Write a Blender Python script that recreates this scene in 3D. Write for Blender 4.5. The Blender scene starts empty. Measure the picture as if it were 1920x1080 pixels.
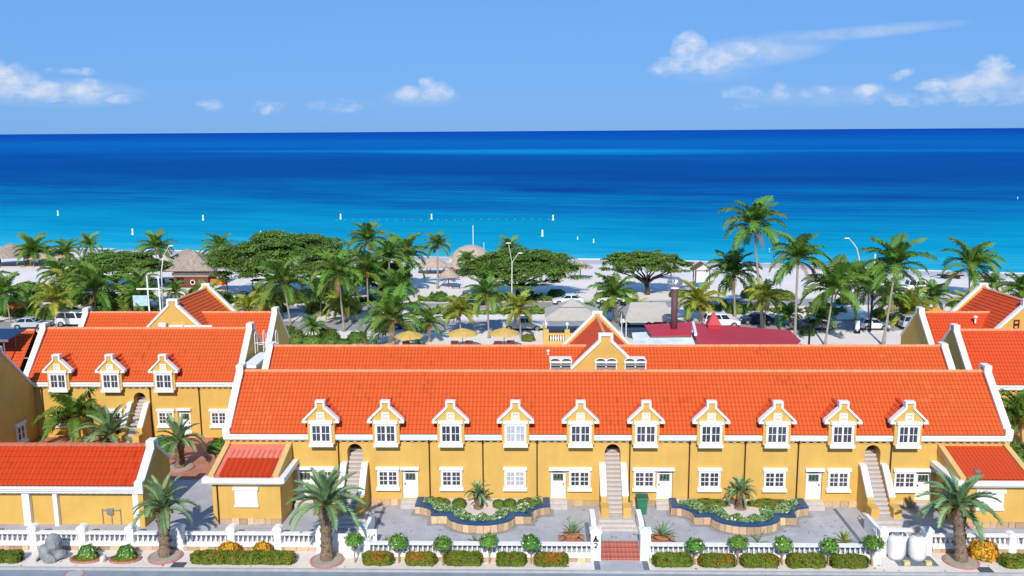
import bpy, math, random
import numpy as np
from math import sin, cos, pi, radians, sqrt, atan2, floor
from mathutils import Vector, Matrix

# ------------------------------------------------------------------ camera, sky, sun, exposure
SC = bpy.context.scene
COL = SC.collection
CAM_H = 25.5
PITCH, YAW, ROLL = radians(9.84), radians(1.5), radians(0.36)
cd = bpy.data.cameras.new('camera'); cam = bpy.data.objects.new('camera', cd); COL.objects.link(cam)
cd.sensor_width = 36.0; cd.lens = 36.0 * 1700 / 1920; cd.clip_start = 1.0; cd.clip_end = 90000
_f = Vector((-sin(YAW) * cos(PITCH), cos(YAW) * cos(PITCH), -sin(PITCH)))
_r0 = Vector((cos(YAW), sin(YAW), 0)); _u0 = _r0.cross(_f)
_r = _r0 * cos(ROLL) - _u0 * sin(ROLL); _u = _u0 * cos(ROLL) + _r0 * sin(ROLL)
cam.matrix_world = Matrix(((_r.x, _u.x, -_f.x, 0), (_r.y, _u.y, -_f.y, 0), (_r.z, _u.z, -_f.z, CAM_H), (0, 0, 0, 1)))
SC.camera = cam

SUN_EL, SUN_AZ = radians(37), radians(4)       # shadows run away from the camera, a little to the right
sl = bpy.data.lights.new('sun', 'SUN'); sl.energy = 4.75; sl.angle = radians(0.5); sl.color = (1.0, 0.93, 0.81)
sun = bpy.data.objects.new('sun', sl); COL.objects.link(sun)
_sd = Vector((sin(SUN_AZ) * cos(SUN_EL), cos(SUN_AZ) * cos(SUN_EL), -sin(SUN_EL)))
sun.rotation_euler = _sd.to_track_quat('-Z', 'Y').to_euler(); sun.location = (-20, -60, 80)

W = bpy.data.worlds.new('World'); SC.world = W; W.use_nodes = True
nt = W.node_tree; nt.nodes.clear()
def wn(t, **k):
    n = nt.nodes.new(t)
    for a, b in k.items(): setattr(n, a, b)
    return n
def wmath(op, a, b=None, c=None):
    n = wn('ShaderNodeMath', operation=op)
    for i, x in enumerate((a, b, c)):
        if x is None: continue
        if hasattr(x, 'is_output'): nt.links.new(x, n.inputs[i])
        else: n.inputs[i].default_value = x
    return n.outputs[0]
sky = wn('ShaderNodeTexSky', sky_type='NISHITA', sun_disc=False)
sky.sun_elevation = SUN_EL; sky.sun_rotation = pi + SUN_AZ
sky.altitude = 0; sky.air_density = 1.0; sky.dust_density = 0.2; sky.ozone_density = 3.0
tc = wn('ShaderNodeTexCoord'); sx = wn('ShaderNodeSeparateXYZ'); nt.links.new(tc.outputs['Generated'], sx.inputs[0])
AZ = wmath('ARCTAN2', sx.outputs[0], sx.outputs[1]); EL = wmath('ARCSINE', sx.outputs[2])
comb = wn('ShaderNodeCombineXYZ'); nt.links.new(AZ, comb.inputs[0]); nt.links.new(wmath('MULTIPLY', EL, 1.6), comb.inputs[1])
def wnoise(scale, detail, rough, dist=0.0):
    n = wn('ShaderNodeTexNoise'); n.inputs['Scale'].default_value = scale; n.inputs['Detail'].default_value = detail
    n.inputs['Roughness'].default_value = rough; n.inputs['Distortion'].default_value = dist
    nt.links.new(comb.outputs[0], n.inputs['Vector']); return n.outputs['Fac']
n1 = wnoise(52, 10, 0.64, 0.35); n2 = wnoise(11, 5, 0.5)
# clouds: azimuth, elevation (degrees), half sizes, strength, tilt
CLOUDS = [(9.3, 4.7, 1.1, 1.15, 1.0, 0), (8.0, 3.75, 1.3, .6, .85, 0), (10.5, 4.0, 2.2, .8, .75, .05), (12.3, 4.75, 1.7, .45, .6, .05),
          (26.0, 3.1, 1.0, .85, .95, 0), (25.0, 2.5, 1.9, .5, .8, .1), (28.7, 2.9, .8, .9, .85, 0), (28.6, 2.2, 1.3, .5, .75, 0), (23.2, 2.3, 1.3, .45, .7, 0), (19.6, 2.2, .9, .42, .85, 0), (21.3, 3.0, .8, .3, .55, .3), (14.8, 2.2, .7, .6, .55, 0),
          (17.0, 2.1, 1.4, .4, .5, 0), (-7.9, 2.35, .85, .5, .9, 0), (-6.1, 2.4, 1.1, .7, .8, 0), (-6.7, 3.0, .5, .4, .6, 0),
          (-30.2, 2.9, 1.9, 1.1, .95, 0), (-28.3, 2.3, 1.6, .6, .9, 0), (-26.2, 2.35, 1.5, .75, .8, 0), (-24.2, 1.9, 1.1, .3, .7, 0), (-26.8, 3.4, 1.5, .3, .6, 0),
          (-19.5, 1.6, .9, .5, .5, 0), (-16.3, 1.5, 1.3, .5, .5, 0), (-12.0, 1.6, 2.2, .5, .42, 0), (12.5, 1.9, 1.6, .8, .5, 0), (24, 1.6, 6, .5, .5, 0)]
msk = None
for (a, e, sa, se, st, tl) in CLOUDS:
    da = wmath('DIVIDE', wmath('SUBTRACT', AZ, radians(a)), radians(sa * 1.15))
    ee = wmath('SUBTRACT', EL, radians(e))
    if tl: ee = wmath('SUBTRACT', ee, wmath('MULTIPLY', wmath('SUBTRACT', AZ, radians(a)), tl))
    de = wmath('DIVIDE', ee, radians(se * 1.15))
    d2 = wmath('ADD', wmath('MULTIPLY', da, da), wmath('MULTIPLY', de, de))
    m = wmath('MULTIPLY', wmath('MAXIMUM', wmath('SUBTRACT', 1.0, d2), 0.0), st)
    msk = m if msk is None else wmath('MAXIMUM', msk, m)
dens = wmath('ADD', msk, wmath('MULTIPLY', wmath('SUBTRACT', n1, 0.50), 2.3))
dens = wmath('ADD', dens, wmath('MULTIPLY', wmath('SUBTRACT', n2, 0.5), 0.6))
dens = wmath('MULTIPLY', dens, wmath('MINIMUM', wmath('MULTIPLY', msk, 4.0), 1.0))
mr = wn('ShaderNodeMapRange', interpolation_type='SMOOTHSTEP'); nt.links.new(dens, mr.inputs['Value'])
mr.inputs['From Min'].default_value = 0.05; mr.inputs['From Max'].default_value = 1.55
mr.inputs['To Min'].default_value = 0; mr.inputs['To Max'].default_value = 0.88
tint = wn('ShaderNodeMix', data_type='RGBA', blend_type='MULTIPLY'); tint.inputs[0].default_value = 1.0
nt.links.new(sky.outputs[0], tint.inputs[6]); tint.inputs[7].default_value = (0.55, 0.80, 1.30, 1)
blue = wn('ShaderNodeMix', data_type='RGBA'); blm = wn('ShaderNodeMapRange', interpolation_type='SMOOTHSTEP'); nt.links.new(EL, blm.inputs['Value'])
for _i, _v in ((1, radians(6)), (2, radians(40)), (3, .80), (4, .6)): blm.inputs[_i].default_value = _v
nt.links.new(blm.outputs[0], blue.inputs[0]); nt.links.new(tint.outputs[2], blue.inputs[6]); blue.inputs[7].default_value = (1.72, 4.3, 9.0, 1)
cm = wn('ShaderNodeMix', data_type='RGBA'); nt.links.new(mr.outputs[0], cm.inputs[0]); nt.links.new(blue.outputs[2], cm.inputs[6])
cm.inputs[7].default_value = (8.6, 9.0, 9.8, 1)
# thin wisps trailing from the big cloud
wsp = None
for (a, e, sa, se, st, tl) in [(13.2, 4.55, 5.2, 1.05, .42, .10), (18.0, 5.35, 7.0, .42, .36, .055), (11.0, 3.6, 3.2, .9, .18, 0), (-27.5, 2.2, 5, .9, .3, 0), (26.5, 2.3, 4.5, .9, .30, 0), (17, 1.9, 5, .7, .16, 0), (-7, 2.1, 2.6, .7, .25, 0)]:
    da = wmath('DIVIDE', wmath('SUBTRACT', AZ, radians(a)), radians(sa)); ee = wmath('SUBTRACT', wmath('SUBTRACT', EL, radians(e)), wmath('MULTIPLY', wmath('SUBTRACT', AZ, radians(a)), tl))
    de = wmath('DIVIDE', ee, radians(se)); m = wmath('MULTIPLY', wmath('MAXIMUM', wmath('SUBTRACT', 1.0, wmath('ADD', wmath('MULTIPLY', da, da), wmath('MULTIPLY', de, de))), 0.0), st)
    wsp = m if wsp is None else wmath('MAXIMUM', wsp, m)
n3 = wnoise(24, 7, 0.6, 0.8); wf = wmath('MULTIPLY', wsp, wmath('MAXIMUM', wmath('MULTIPLY', wmath('SUBTRACT', n3, .22), 3.2), 0.0))
cm2 = wn('ShaderNodeMix', data_type='RGBA'); nt.links.new(wmath('MINIMUM', wf, .6), cm2.inputs[0]); nt.links.new(cm.outputs[2], cm2.inputs[6]); cm2.inputs[7].default_value = (7.4, 8.0, 9.3, 1)
bg = wn('ShaderNodeBackground'); bg.inputs[1].default_value = 0.095; nt.links.new(cm2.outputs[2], bg.inputs[0])
wo = wn('ShaderNodeOutputWorld'); nt.links.new(bg.outputs[0], wo.inputs[0])

SC.view_settings.view_transform = 'Standard'; SC.view_settings.look = 'None'
SC.view_settings.exposure = 0.0; SC.view_settings.gamma = 1.0; SC.view_settings.use_curve_mapping = False
SC.render.engine = 'CYCLES'
SC.cycles.max_bounces = 6; SC.cycles.diffuse_bounces = 3; SC.cycles.transparent_max_bounces = 8

# ------------------------------------------------------------------ mesh and object helpers
RNG = random.Random(7)
WPOS = {}
class MB:
    def __init__(s): s.v = []; s.f = []; s.m = []; s.cur = 0
    def add(s, vs, fs):
        n = len(s.v); s.v.extend(vs); s.f.extend([tuple(i + n for i in f) for f in fs]); s.m.extend([s.cur] * len(fs))
        return s
    def box(s, x0, x1, y0, y1, z0, z1):
        return s.add([(x0, y0, z0), (x1, y0, z0), (x1, y1, z0), (x0, y1, z0), (x0, y0, z1), (x1, y0, z1), (x1, y1, z1), (x0, y1, z1)],
                     [(3, 2, 1, 0), (4, 5, 6, 7), (0, 1, 5, 4), (1, 2, 6, 5), (2, 3, 7, 6), (3, 0, 4, 7)])
    def prism(s, poly, mp, d0, d1):
        n = len(poly)
        vs = [mp(a, b, d0) for a, b in poly] + [mp(a, b, d1) for a, b in poly]
        fs = [tuple(range(n))[::-1], tuple(range(n, 2 * n))] + [(i, (i + 1) % n, n + (i + 1) % n, n + i) for i in range(n)]
        return s.add(vs, fs)
    def band(s, line, th, mp, d0, d1):
        """a strip of thickness th under an open 2d polyline, extruded d0..d1"""
        inn = offset_line(line, -th)
        for i in range(len(line) - 1):
            s.prism([line[i], line[i + 1], inn[i + 1], inn[i]], mp, d0, d1)
        return s
    def tube(s, pts, rad, seg=8, cap=True):
        n0 = len(s.v); pts = [Vector(p) for p in pts]; vs = []; fs = []
        if not hasattr(rad, '__len__'): rad = [rad] * len(pts)
        for i, p in enumerate(pts):
            t = (pts[min(i + 1, len(pts) - 1)] - pts[max(i - 1, 0)]).normalized()
            a = Vector((1, 0, 0)) if abs(t.x) < 0.9 else Vector((0, 1, 0))
            e1 = t.cross(a).normalized(); e2 = t.cross(e1)
            for k in range(seg):
                w = 2 * pi * k / seg
                vs.append(tuple(p + (e1 * cos(w) + e2 * sin(w)) * rad[i]))
        for i in range(len(pts) - 1):
            for k in range(seg):
                a = i * seg + k; b = i * seg + (k + 1) % seg
                fs.append((a, b, b + seg, a + seg))
        if cap: fs.append(tuple(range(seg))[::-1]); fs.append(tuple(range(len(vs) - seg, len(vs))))
        return s.add(vs, fs)
    def lathe(s, prof, c=(0, 0, 0), seg=10, sx=1, sy=1):
        vs = []; fs = []
        for r, z in prof:
            for k in range(seg):
                w = 2 * pi * (k + .5) / seg; vs.append((c[0] + r * cos(w) * sx, c[1] + r * sin(w) * sy, c[2] + z))
        for i in range(len(prof) - 1):
            for k in range(seg):
                a = i * seg + k; b = i * seg + (k + 1) % seg; fs.append((a, b, b + seg, a + seg))
        fs.append(tuple(range(seg))[::-1]); fs.append(tuple(range(len(vs) - seg, len(vs))))
        return s.add(vs, fs)
    def ball(s, c, rx, ry, rz, seg=10, rings=6):
        prof = [(sin(pi * i / rings), -cos(pi * i / rings)) for i in range(rings + 1)]
        prof[0] = (.02, -1); prof[-1] = (.02, 1)
        vs = []; fs = []
        for r, z in prof:
            for k in range(seg):
                w = 2 * pi * k / seg; vs.append((c[0] + r * cos(w) * rx, c[1] + r * sin(w) * ry, c[2] + z * rz))
        for i in range(rings):
            for k in range(seg):
                a = i * seg + k; b = i * seg + (k + 1) % seg; fs.append((a, b, b + seg, a + seg))
        return s.add(vs, fs)
    def data(s, name, mats, smooth=False, at=(0, 0, 0)):
        me = bpy.data.meshes.new(name)
        vs = s.v if at == (0, 0, 0) else [(x - at[0], y - at[1], z - at[2]) for x, y, z in s.v]
        me.from_pydata(vs, [], s.f)
        if not isinstance(mats, (list, tuple)): mats = [mats]
        for m in mats: me.materials.append(m)
        if len(mats) > 1: me.polygons.foreach_set('material_index', s.m)
        if smooth: me.polygons.foreach_set('use_smooth', [True] * len(s.f))
        me.update(); return me
    def obj(s, name, mats, parent=None, at=None, smooth=False, **tags):
        if at is None: at = WPOS[parent] if parent else (0, 0, 0)
        return link(name, s.data(name, mats, smooth, tuple(at)), parent, at, **tags)
def link(name, data, parent=None, at=None, rot=None, scale=None, **tags):
    o = bpy.data.objects.new(name, data); COL.objects.link(o)
    if at is None: at = WPOS[parent] if parent else (0, 0, 0)
    at = tuple(at); WPOS[o] = at
    if parent:
        o.parent = parent; p = WPOS[parent]; o.location = (at[0] - p[0], at[1] - p[1], at[2] - p[2])
    else: o.location = at
    if rot: o.rotation_euler = rot
    if scale: o.scale = scale if hasattr(scale, '__len__') else (scale,) * 3
    for k, v in tags.items(): o[k] = v
    return o
def thing(name, label, category, at=(0, 0, 0), group=None):
    o = link(name, None, None, at); o['label'] = label; o['category'] = category
    o.empty_display_size = .2
    if group: o['group'] = group
    return o
def tag(o, label, category, group=None, kind=None):
    o['label'] = label; o['category'] = category
    if group: o['group'] = group
    if kind: o['kind'] = kind
    return o
def copy_tree(o, parent=None):
    c = o.copy(); COL.objects.link(c); WPOS[c] = WPOS.get(o, (0, 0, 0))
    c.parent = parent
    for ch in list(o.children): copy_tree(ch, c)
    return c
def offset_line(line, d):
    out = []
    n = len(line)
    for i in range(n):
        ns = []
        if i > 0: a, b = line[i - 1], line[i]; ns.append((b[0] - a[0], b[1] - a[1]))
        if i < n - 1: a, b = line[i], line[i + 1]; ns.append((b[0] - a[0], b[1] - a[1]))
        nn = []
        for (dx, dy) in ns:
            l = sqrt(dx * dx + dy * dy) or 1; nn.append((-dy / l, dx / l))
        if len(nn) == 1: nx, ny = nn[0]; k = 1
        else:
            nx, ny = nn[0][0] + nn[1][0], nn[0][1] + nn[1][1]; l = sqrt(nx * nx + ny * ny) or 1; nx /= l; ny /= l
            k = 1 / max(.35, nx * nn[0][0] + ny * nn[0][1])
        out.append((line[i][0] + nx * d * k, line[i][1] + ny * d * k))
    return out
UZ = lambda v: (lambda a, b, d: (a, v + d, b))          # polygon in (u,z), depth along v
def mp_uz(a, b, d): return (a, d, b)
def mp_vz(a, b, d): return (d, a, b)
def mp_uv(a, b, d): return (a, b, d)

# ------------------------------------------------------------------ materials
def mat(name, col, rough=.7, var=.0, scale=6, bump=0.0, bscale=40, spec=.3, metal=0, col2=None, objvar=0.0, coord='Object', detail=4, trans=0.0):
    m = bpy.data.materials.new(name); m.use_nodes = True; t = m.node_tree; p = t.nodes['Principled BSDF']
    p.inputs['Roughness'].default_value = rough; p.inputs['Metallic'].default_value = metal
    p.inputs['Specular IOR Level'].default_value = spec
    p.inputs['Base Color'].default_value = (*col, 1)
    out = None
    tcn = t.nodes.new('ShaderNodeTexCoord')
    if var or col2:
        nz = t.nodes.new('ShaderNodeTexNoise'); nz.inputs['Scale'].default_value = scale; nz.inputs['Detail'].default_value = detail
        nz.inputs['Roughness'].default_value = .6
        t.links.new(tcn.outputs[coord], nz.inputs['Vector'])
        mx = t.nodes.new('ShaderNodeMix'); mx.data_type = 'RGBA'
        mrr = t.nodes.new('ShaderNodeMapRange'); mrr.inputs[1].default_value = .32; mrr.inputs[2].default_value = .68
        t.links.new(nz.outputs['Fac'], mrr.inputs[0]); t.links.new(mrr.outputs[0], mx.inputs[0])
        c2 = col2 or tuple(min(1, c * (1 + var)) for c in col); c1 = col if col2 else tuple(c * (1 - var) for c in col)
        mx.inputs[6].default_value = (*c1, 1); mx.inputs[7].default_value = (*c2, 1); out = mx.outputs[2]
    if objvar:
        oi = t.nodes.new('ShaderNodeObjectInfo'); hs = t.nodes.new('ShaderNodeHueSaturation')
        a = t.nodes.new('ShaderNodeMapRange'); a.inputs[3].default_value = .5 - .035 * objvar; a.inputs[4].default_value = .5 + .035 * objvar
        b = t.nodes.new('ShaderNodeMapRange'); b.inputs[3].default_value = 1 - .4 * objvar; b.inputs[4].default_value = 1 + .4 * objvar
        fr = t.nodes.new('ShaderNodeMath'); fr.operation = 'FRACT'; ml = t.nodes.new('ShaderNodeMath'); ml.operation = 'MULTIPLY'; ml.inputs[1].default_value = 7.31
        t.links.new(oi.outputs['Random'], a.inputs[0]); t.links.new(oi.outputs['Random'], ml.inputs[0]); t.links.new(ml.outputs[0], fr.inputs[0]); t.links.new(fr.outputs[0], b.inputs[0])
        t.links.new(a.outputs[0], hs.inputs['Hue']); t.links.new(b.outputs[0], hs.inputs['Value'])
        if out: t.links.new(out, hs.inputs['Color'])
        else: hs.inputs['Color'].default_value = (*col, 1)
        out = hs.outputs[0]
    if out: t.links.new(out, p.inputs['Base Color'])
    if bump:
        nb = t.nodes.new('ShaderNodeTexNoise'); nb.inputs['Scale'].default_value = bscale; nb.inputs['Detail'].default_value = 3
        t.links.new(tcn.outputs[coord], nb.inputs['Vector'])
        bp = t.nodes.new('ShaderNodeBump'); bp.inputs['Strength'].default_value = bump; bp.inputs['Distance'].default_value = .02
        t.links.new(nb.outputs['Fac'], bp.inputs['Height']); t.links.new(bp.outputs[0], p.inputs['Normal'])
    if trans:
        tr = t.nodes.new('ShaderNodeBsdfTranslucent'); ms = t.nodes.new('ShaderNodeMixShader'); ms.inputs[0].default_value = trans
        if out: t.links.new(out, tr.inputs[0])
        else: tr.inputs[0].default_value = (*col, 1)
        o = t.nodes['Material Output']; t.links.new(p.outputs[0], ms.inputs[1]); t.links.new(tr.outputs[0], ms.inputs[2]); t.links.new(ms.outputs[0], o.inputs[0])
    return m
def streak_wall(name, col):
    """painted plaster with faint vertical weathering"""
    m = mat(name, col, .85, .07, .6, .15, 30, .2)
    t = m.node_tree; p = t.nodes['Principled BSDF']; src = p.inputs['Base Color'].links[0].from_socket
    tcn = t.nodes.new('ShaderNodeTexCoord'); mpn = t.nodes.new('ShaderNodeMapping'); mpn.inputs['Scale'].default_value = (2.2, 2.2, .5)
    nz = t.nodes.new('ShaderNodeTexNoise'); nz.inputs['Scale'].default_value = 1; nz.inputs['Detail'].default_value = 6
    t.links.new(tcn.outputs['Object'], mpn.inputs[0]); t.links.new(mpn.outputs[0], nz.inputs['Vector'])
    r = t.nodes.new('ShaderNodeMapRange'); r.inputs[1].default_value = .35; r.inputs[2].default_value = .75; r.inputs[3].default_value = 1.02; r.inputs[4].default_value = .95
    t.links.new(nz.outputs['Fac'], r.inputs[0])
    mx = t.nodes.new('ShaderNodeMix'); mx.data_type = 'RGBA'; mx.blend_type = 'MULTIPLY'; mx.inputs[0].default_value = 1
    t.links.new(src, mx.inputs[6]); t.links.new(r.outputs[0], mx.inputs[7])
    n2 = t.nodes.new('ShaderNodeTexNoise'); n2.inputs['Scale'].default_value = .35; n2.inputs['Detail'].default_value = 8; n2.inputs['Roughness'].default_value = .65; t.links.new(tcn.outputs['Object'], n2.inputs['Vector'])
    r2 = t.nodes.new('ShaderNodeMapRange'); r2.inputs[1].default_value = .5; r2.inputs[2].default_value = .75; r2.inputs[3].default_value = 0; r2.inputs[4].default_value = .35; t.links.new(n2.outputs['Fac'], r2.inputs[0])
    m3 = t.nodes.new('ShaderNodeMix'); m3.data_type = 'RGBA'; t.links.new(r2.outputs[0], m3.inputs[0]); t.links.new(mx.outputs[2], m3.inputs[6]); m3.inputs[7].default_value = (.66, .45, .16, 1)
    t.links.new(m3.outputs[2], p.inputs['Base Color'])
    return m
M = {}
M['wall'] = streak_wall('yellow_plaster', (.63, .39, .10))
M['white'] = mat('white_paint', (.80, .80, .78), .6, .04, 2, .05, 30, .3)
M['fabric_white'] = mat('white_board', (.82, .83, .84), .5)
M['frame'] = mat('white_joinery', (.82, .82, .82), .4)
M['glass'] = mat('window_glass', (.055, .055, .075), .1, .0, spec=.6, objvar=.6)
M['curtain'] = mat('curtained_glass', (.42, .43, .45), .2, .25, 3, spec=.6)
M['door'] = mat('white_door_paint', (.8, .8, .79), .4)
M['doorglass'] = mat('door_glass', (.10, .15, .12), .12, .6, 9, spec=.6)
M['pipe'] = mat('brown_downpipe', (.055, .03, .015), .5)
M['ridge'] = mat('ridge_mortar', (.72, .28, .13), .8, .15, 3)
M['pinkroof'] = mat('pink_mortar', (.66, .19, .13), .8, .1, 1.5)
M['stone'] = mat('coral_stone', (.46, .29, .17), .9, .0, 5, .4, 25, .2, col2=(.60, .45, .30), objvar=.7)
M['mortar'] = mat('stone_mortar', (.36, .27, .19), .9, .2, 5, .2)
M['step'] = mat('pale_step', (.52, .47, .44), .8, .1, 3, .1)
M['redtile'] = None
M['blue'] = mat('blue_coping', (.022, .075, .17), .4, .1, 4)
M['dark'] = mat('dark_iron', (.012, .012, .014), .4)
M['asphalt'] = mat('asphalt', (.26, .30, .34), .9, .10, .7, .2, 60)
M['road2'] = mat('sun_bleached_road', (.36, .35, .36), .9, .12, .25, .2, 60)
M['kerb'] = mat('kerb_concrete', (.40, .40, .40), .85, .1, 2)
M['paving'] = mat('grey_courtyard_paving', (.44, .445, .47), .8, .09, .55, .1, 50)
M['pavedark'] = mat('slate_border', (.13, .16, .20), .7, .1, 3)
M['pavement'] = mat('pale_pavement', (.78, .71, .65), .85, .06, .9, .15, 40)
M['terracotta'] = mat('terracotta_paving', (.50, .22, .15), .8, .12, 1.2, .1, 20)
M['soil'] = mat('planter_soil', (.10, .065, .045), .95, .3, 4, .5)
M['bedsand'] = mat('white_gravel', (.68, .60, .55), .9, .1, 8, .4, 50)
M['trunk'] = mat('coconut_bark', (.33, .285, .24), .9, .25, 9, .5, 30)
M['datebark'] = mat('date_palm_bark', (.22, .155, .105), .95, .45, 10, 1.0, 16)
M['treebark'] = mat('divi_bark', (.10, .07, .05), .9, .3, 5, .6, 15)
M['frond'] = mat('palm_frond', (.125, .24, .03), .5, .25, 1.5, spec=.35, objvar=.8, trans=.3)
M['frondyel'] = mat('palm_frond_yellowed', (.29, .33, .035), .55, .25, 1.5, spec=.35, objvar=.8, trans=.25)
M['frondate'] = mat('date_frond', (.20, .325, .145), .5, .2, 1.5, spec=.35, objvar=.7, trans=.2)
M['fronddry'] = mat('dry_frond', (.30, .19, .08), .8, .2, 2, objvar=.6, trans=.2)
M['rachis'] = mat('frond_rib', (.26, .26, .07), .6)
M['fruit'] = mat('orange_fruit', (.55, .24, .03), .6, .3, 8)
M['leaf'] = mat('divi_leaf', (.13, .25, .045), .6, .4, .35, spec=.3, trans=.2)
M['leafshrub'] = mat('shrub_leaf', (.10, .205, .035), .6, .4, 1.0, spec=.3, objvar=.5, trans=.2)
M['leafhedge'] = mat('hedge_leaf', (.125, .20, .018), .6, .4, 3, spec=.3, objvar=.3, trans=.15)
M['leafbright'] = mat('standard_leaf', (.11, .29, .03), .5, .3, 4, spec=.35, objvar=.3, trans=.2)
M['leafpale'] = mat('variegated_leaf', (.24, .36, .16), .6, .4, 6, trans=.15)
M['leafwhite'] = mat('white_blossom', (.75, .75, .65), .7)
M['leafred'] = mat('red_new_leaf', (.44, .15, .015), .6, .3, 5, trans=.2)
M['leaforange'] = mat('orange_blossom', (.80, .40, .025), .6, .3, 6, trans=.2)
M['leafolive'] = mat('olive_leaf', (.17, .18, .02), .6, .3, 3, trans=.2)
M['hedgecore'] = mat('hedge_twigs', (.03, .035, .008), .95)
M['twig'] = mat('pale_stem', (.36, .28, .20), .9, .2, 8)
M['terracottapot'] = mat('terracotta_pot', (.50, .19, .10), .8, .1, 5)
M['thatch'] = mat('thatch', (.33, .27, .22), .95, .3, 3, .8, 14)
M['thatchpale'] = mat('pale_thatch', (.46, .37, .30), .95, .25, 3, .8, 14)
M['wood'] = mat('brown_wood', (.16, .08, .04), .8, .2, 4)
M['canvas'] = mat('beige_canvas', (.45, .42, .37), .85, .06, 1.2)
M['yellowcanvas'] = mat('yellow_canvas', (.60, .40, .10), .8, .06, 2)
M['redmetal'] = mat('red_roof_sheet', (.47, .04, .055), .55, .06, .5)
M['brick'] = mat('dark_red_brick', (.16, .055, .04), .9, .2, 5)
M['steel'] = mat('galvanised_steel', (.45, .47, .50), .35, .0, metal=.7)
M['chimney'] = mat('brown_flue_paint', (.12, .055, .06), .6)
M['lamp'] = mat('lamp_post_paint', (.62, .62, .56), .5)
M['tyre'] = mat('tyre_rubber', (.02, .02, .022), .8)
M['rim'] = mat('wheel_rim', (.42, .43, .45), .3, metal=.6)
M['carglass'] = mat('car_glass', (.012, .02, .03), .06, spec=.6)
M['headlight'] = mat('headlight', (.75, .76, .78), .1, spec=.6)
M['taillight'] = mat('taillight', (.35, .01, .01), .2)
M['bin'] = mat('green_bin_plastic', (.035, .20, .10), .45)
M['bindark'] = mat('bin_lid_plastic', (.02, .11, .06), .45)
M['orange'] = mat('orange_panel', (.62, .17, .02), .6)
M['rock'] = mat('grey_rock', (.24, .25, .25), .9, .35, 2.5, .9, 8)
M['buoy'] = mat('white_buoy', (.82, .82, .80), .4)
M['tank'] = mat('white_tank_paint', (.78, .78, .77), .35)
M['skin'] = mat('skin', (.35, .19, .12), .6)
M['cloth_pink'] = mat('pink_cloth', (.62, .10, .14), .8)
M['hair'] = mat('dark_hair', (.02, .013, .01), .7)
M['teal'] = mat('teal_panel', (.04, .28, .32), .6)
M['solar'] = mat('solar_panel_blue', (.01, .035, .09), .15, spec=.6)
M['pvc'] = mat('white_pvc', (.80, .80, .80), .4)
M['maroon'] = mat('maroon_furniture', (.14, .03, .025), .7)
M['cream'] = mat('cream_wall', (.60, .54, .44), .8, .08, 1)
def carpaint(name, c): return mat(name, c, .25, spec=.5)
M['car_white'] = carpaint('white_car_paint', (.78, .78, .78)); M['car_silver'] = carpaint('silver_car_paint', (.42, .45, .49))
M['car_dark'] = carpaint('dark_blue_car_paint', (.012, .022, .055)); M['car_black'] = carpaint('black_car_paint', (.015, .015, .018))
M['car_grey'] = carpaint('grey_car_paint', (.20, .22, .25))

def tile_material(name, base, dark, pale):
    m = bpy.data.materials.new(name); m.use_nodes = True; t = m.node_tree; p = t.nodes['Principled BSDF']
    p.inputs['Roughness'].default_value = .75; p.inputs['Specular IOR Level'].default_value = .25
    at = t.nodes.new('ShaderNodeAttribute'); at.attribute_name = 'tile'
    cr = t.nodes.new('ShaderNodeValToRGB'); e = cr.color_ramp.elements
    e[0].position = 0; e[0].color = (*dark, 1); e[1].position = 1; e[1].color = (*pale, 1)
    x = cr.color_ramp.elements.new(.22); x.color = (*base, 1); x = cr.color_ramp.elements.new(.8); x.color = (*base, 1)
    tcn = t.nodes.new('ShaderNodeTexCoord'); nz = t.nodes.new('ShaderNodeTexNoise'); nz.inputs['Scale'].default_value = .22; nz.inputs['Detail'].default_value = 7; nz.inputs['Roughness'].default_value = .62
    t.links.new(tcn.outputs['Object'], nz.inputs['Vector'])
    ad = t.nodes.new('ShaderNodeMath'); ad.operation = 'MULTIPLY_ADD'; ad.inputs[1].default_value = .62
    ml = t.nodes.new('ShaderNodeMath'); ml.operation = 'MULTIPLY_ADD'; ml.inputs[1].default_value = 1.1; ml.inputs[2].default_value = -.36
    t.links.new(nz.outputs['Fac'], ml.inputs[0]); t.links.new(at.outputs['Fac'], ad.inputs[0]); t.links.new(ml.outputs[0], ad.inputs[2])
    t.links.new(ad.outputs[0], cr.inputs[0])
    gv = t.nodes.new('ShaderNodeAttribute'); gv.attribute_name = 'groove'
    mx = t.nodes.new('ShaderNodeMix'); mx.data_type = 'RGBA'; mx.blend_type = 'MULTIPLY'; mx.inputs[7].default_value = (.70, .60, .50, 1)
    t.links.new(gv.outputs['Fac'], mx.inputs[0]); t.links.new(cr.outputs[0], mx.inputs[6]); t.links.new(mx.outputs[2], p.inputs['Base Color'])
    return m
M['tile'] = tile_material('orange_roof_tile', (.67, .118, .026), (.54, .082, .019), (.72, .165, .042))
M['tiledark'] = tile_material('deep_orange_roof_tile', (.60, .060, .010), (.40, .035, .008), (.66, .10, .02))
M['tilered'] = tile_material('red_roof_tile', (.66, .086, .022), (.48, .055, .016), (.70, .125, .038))

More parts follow.
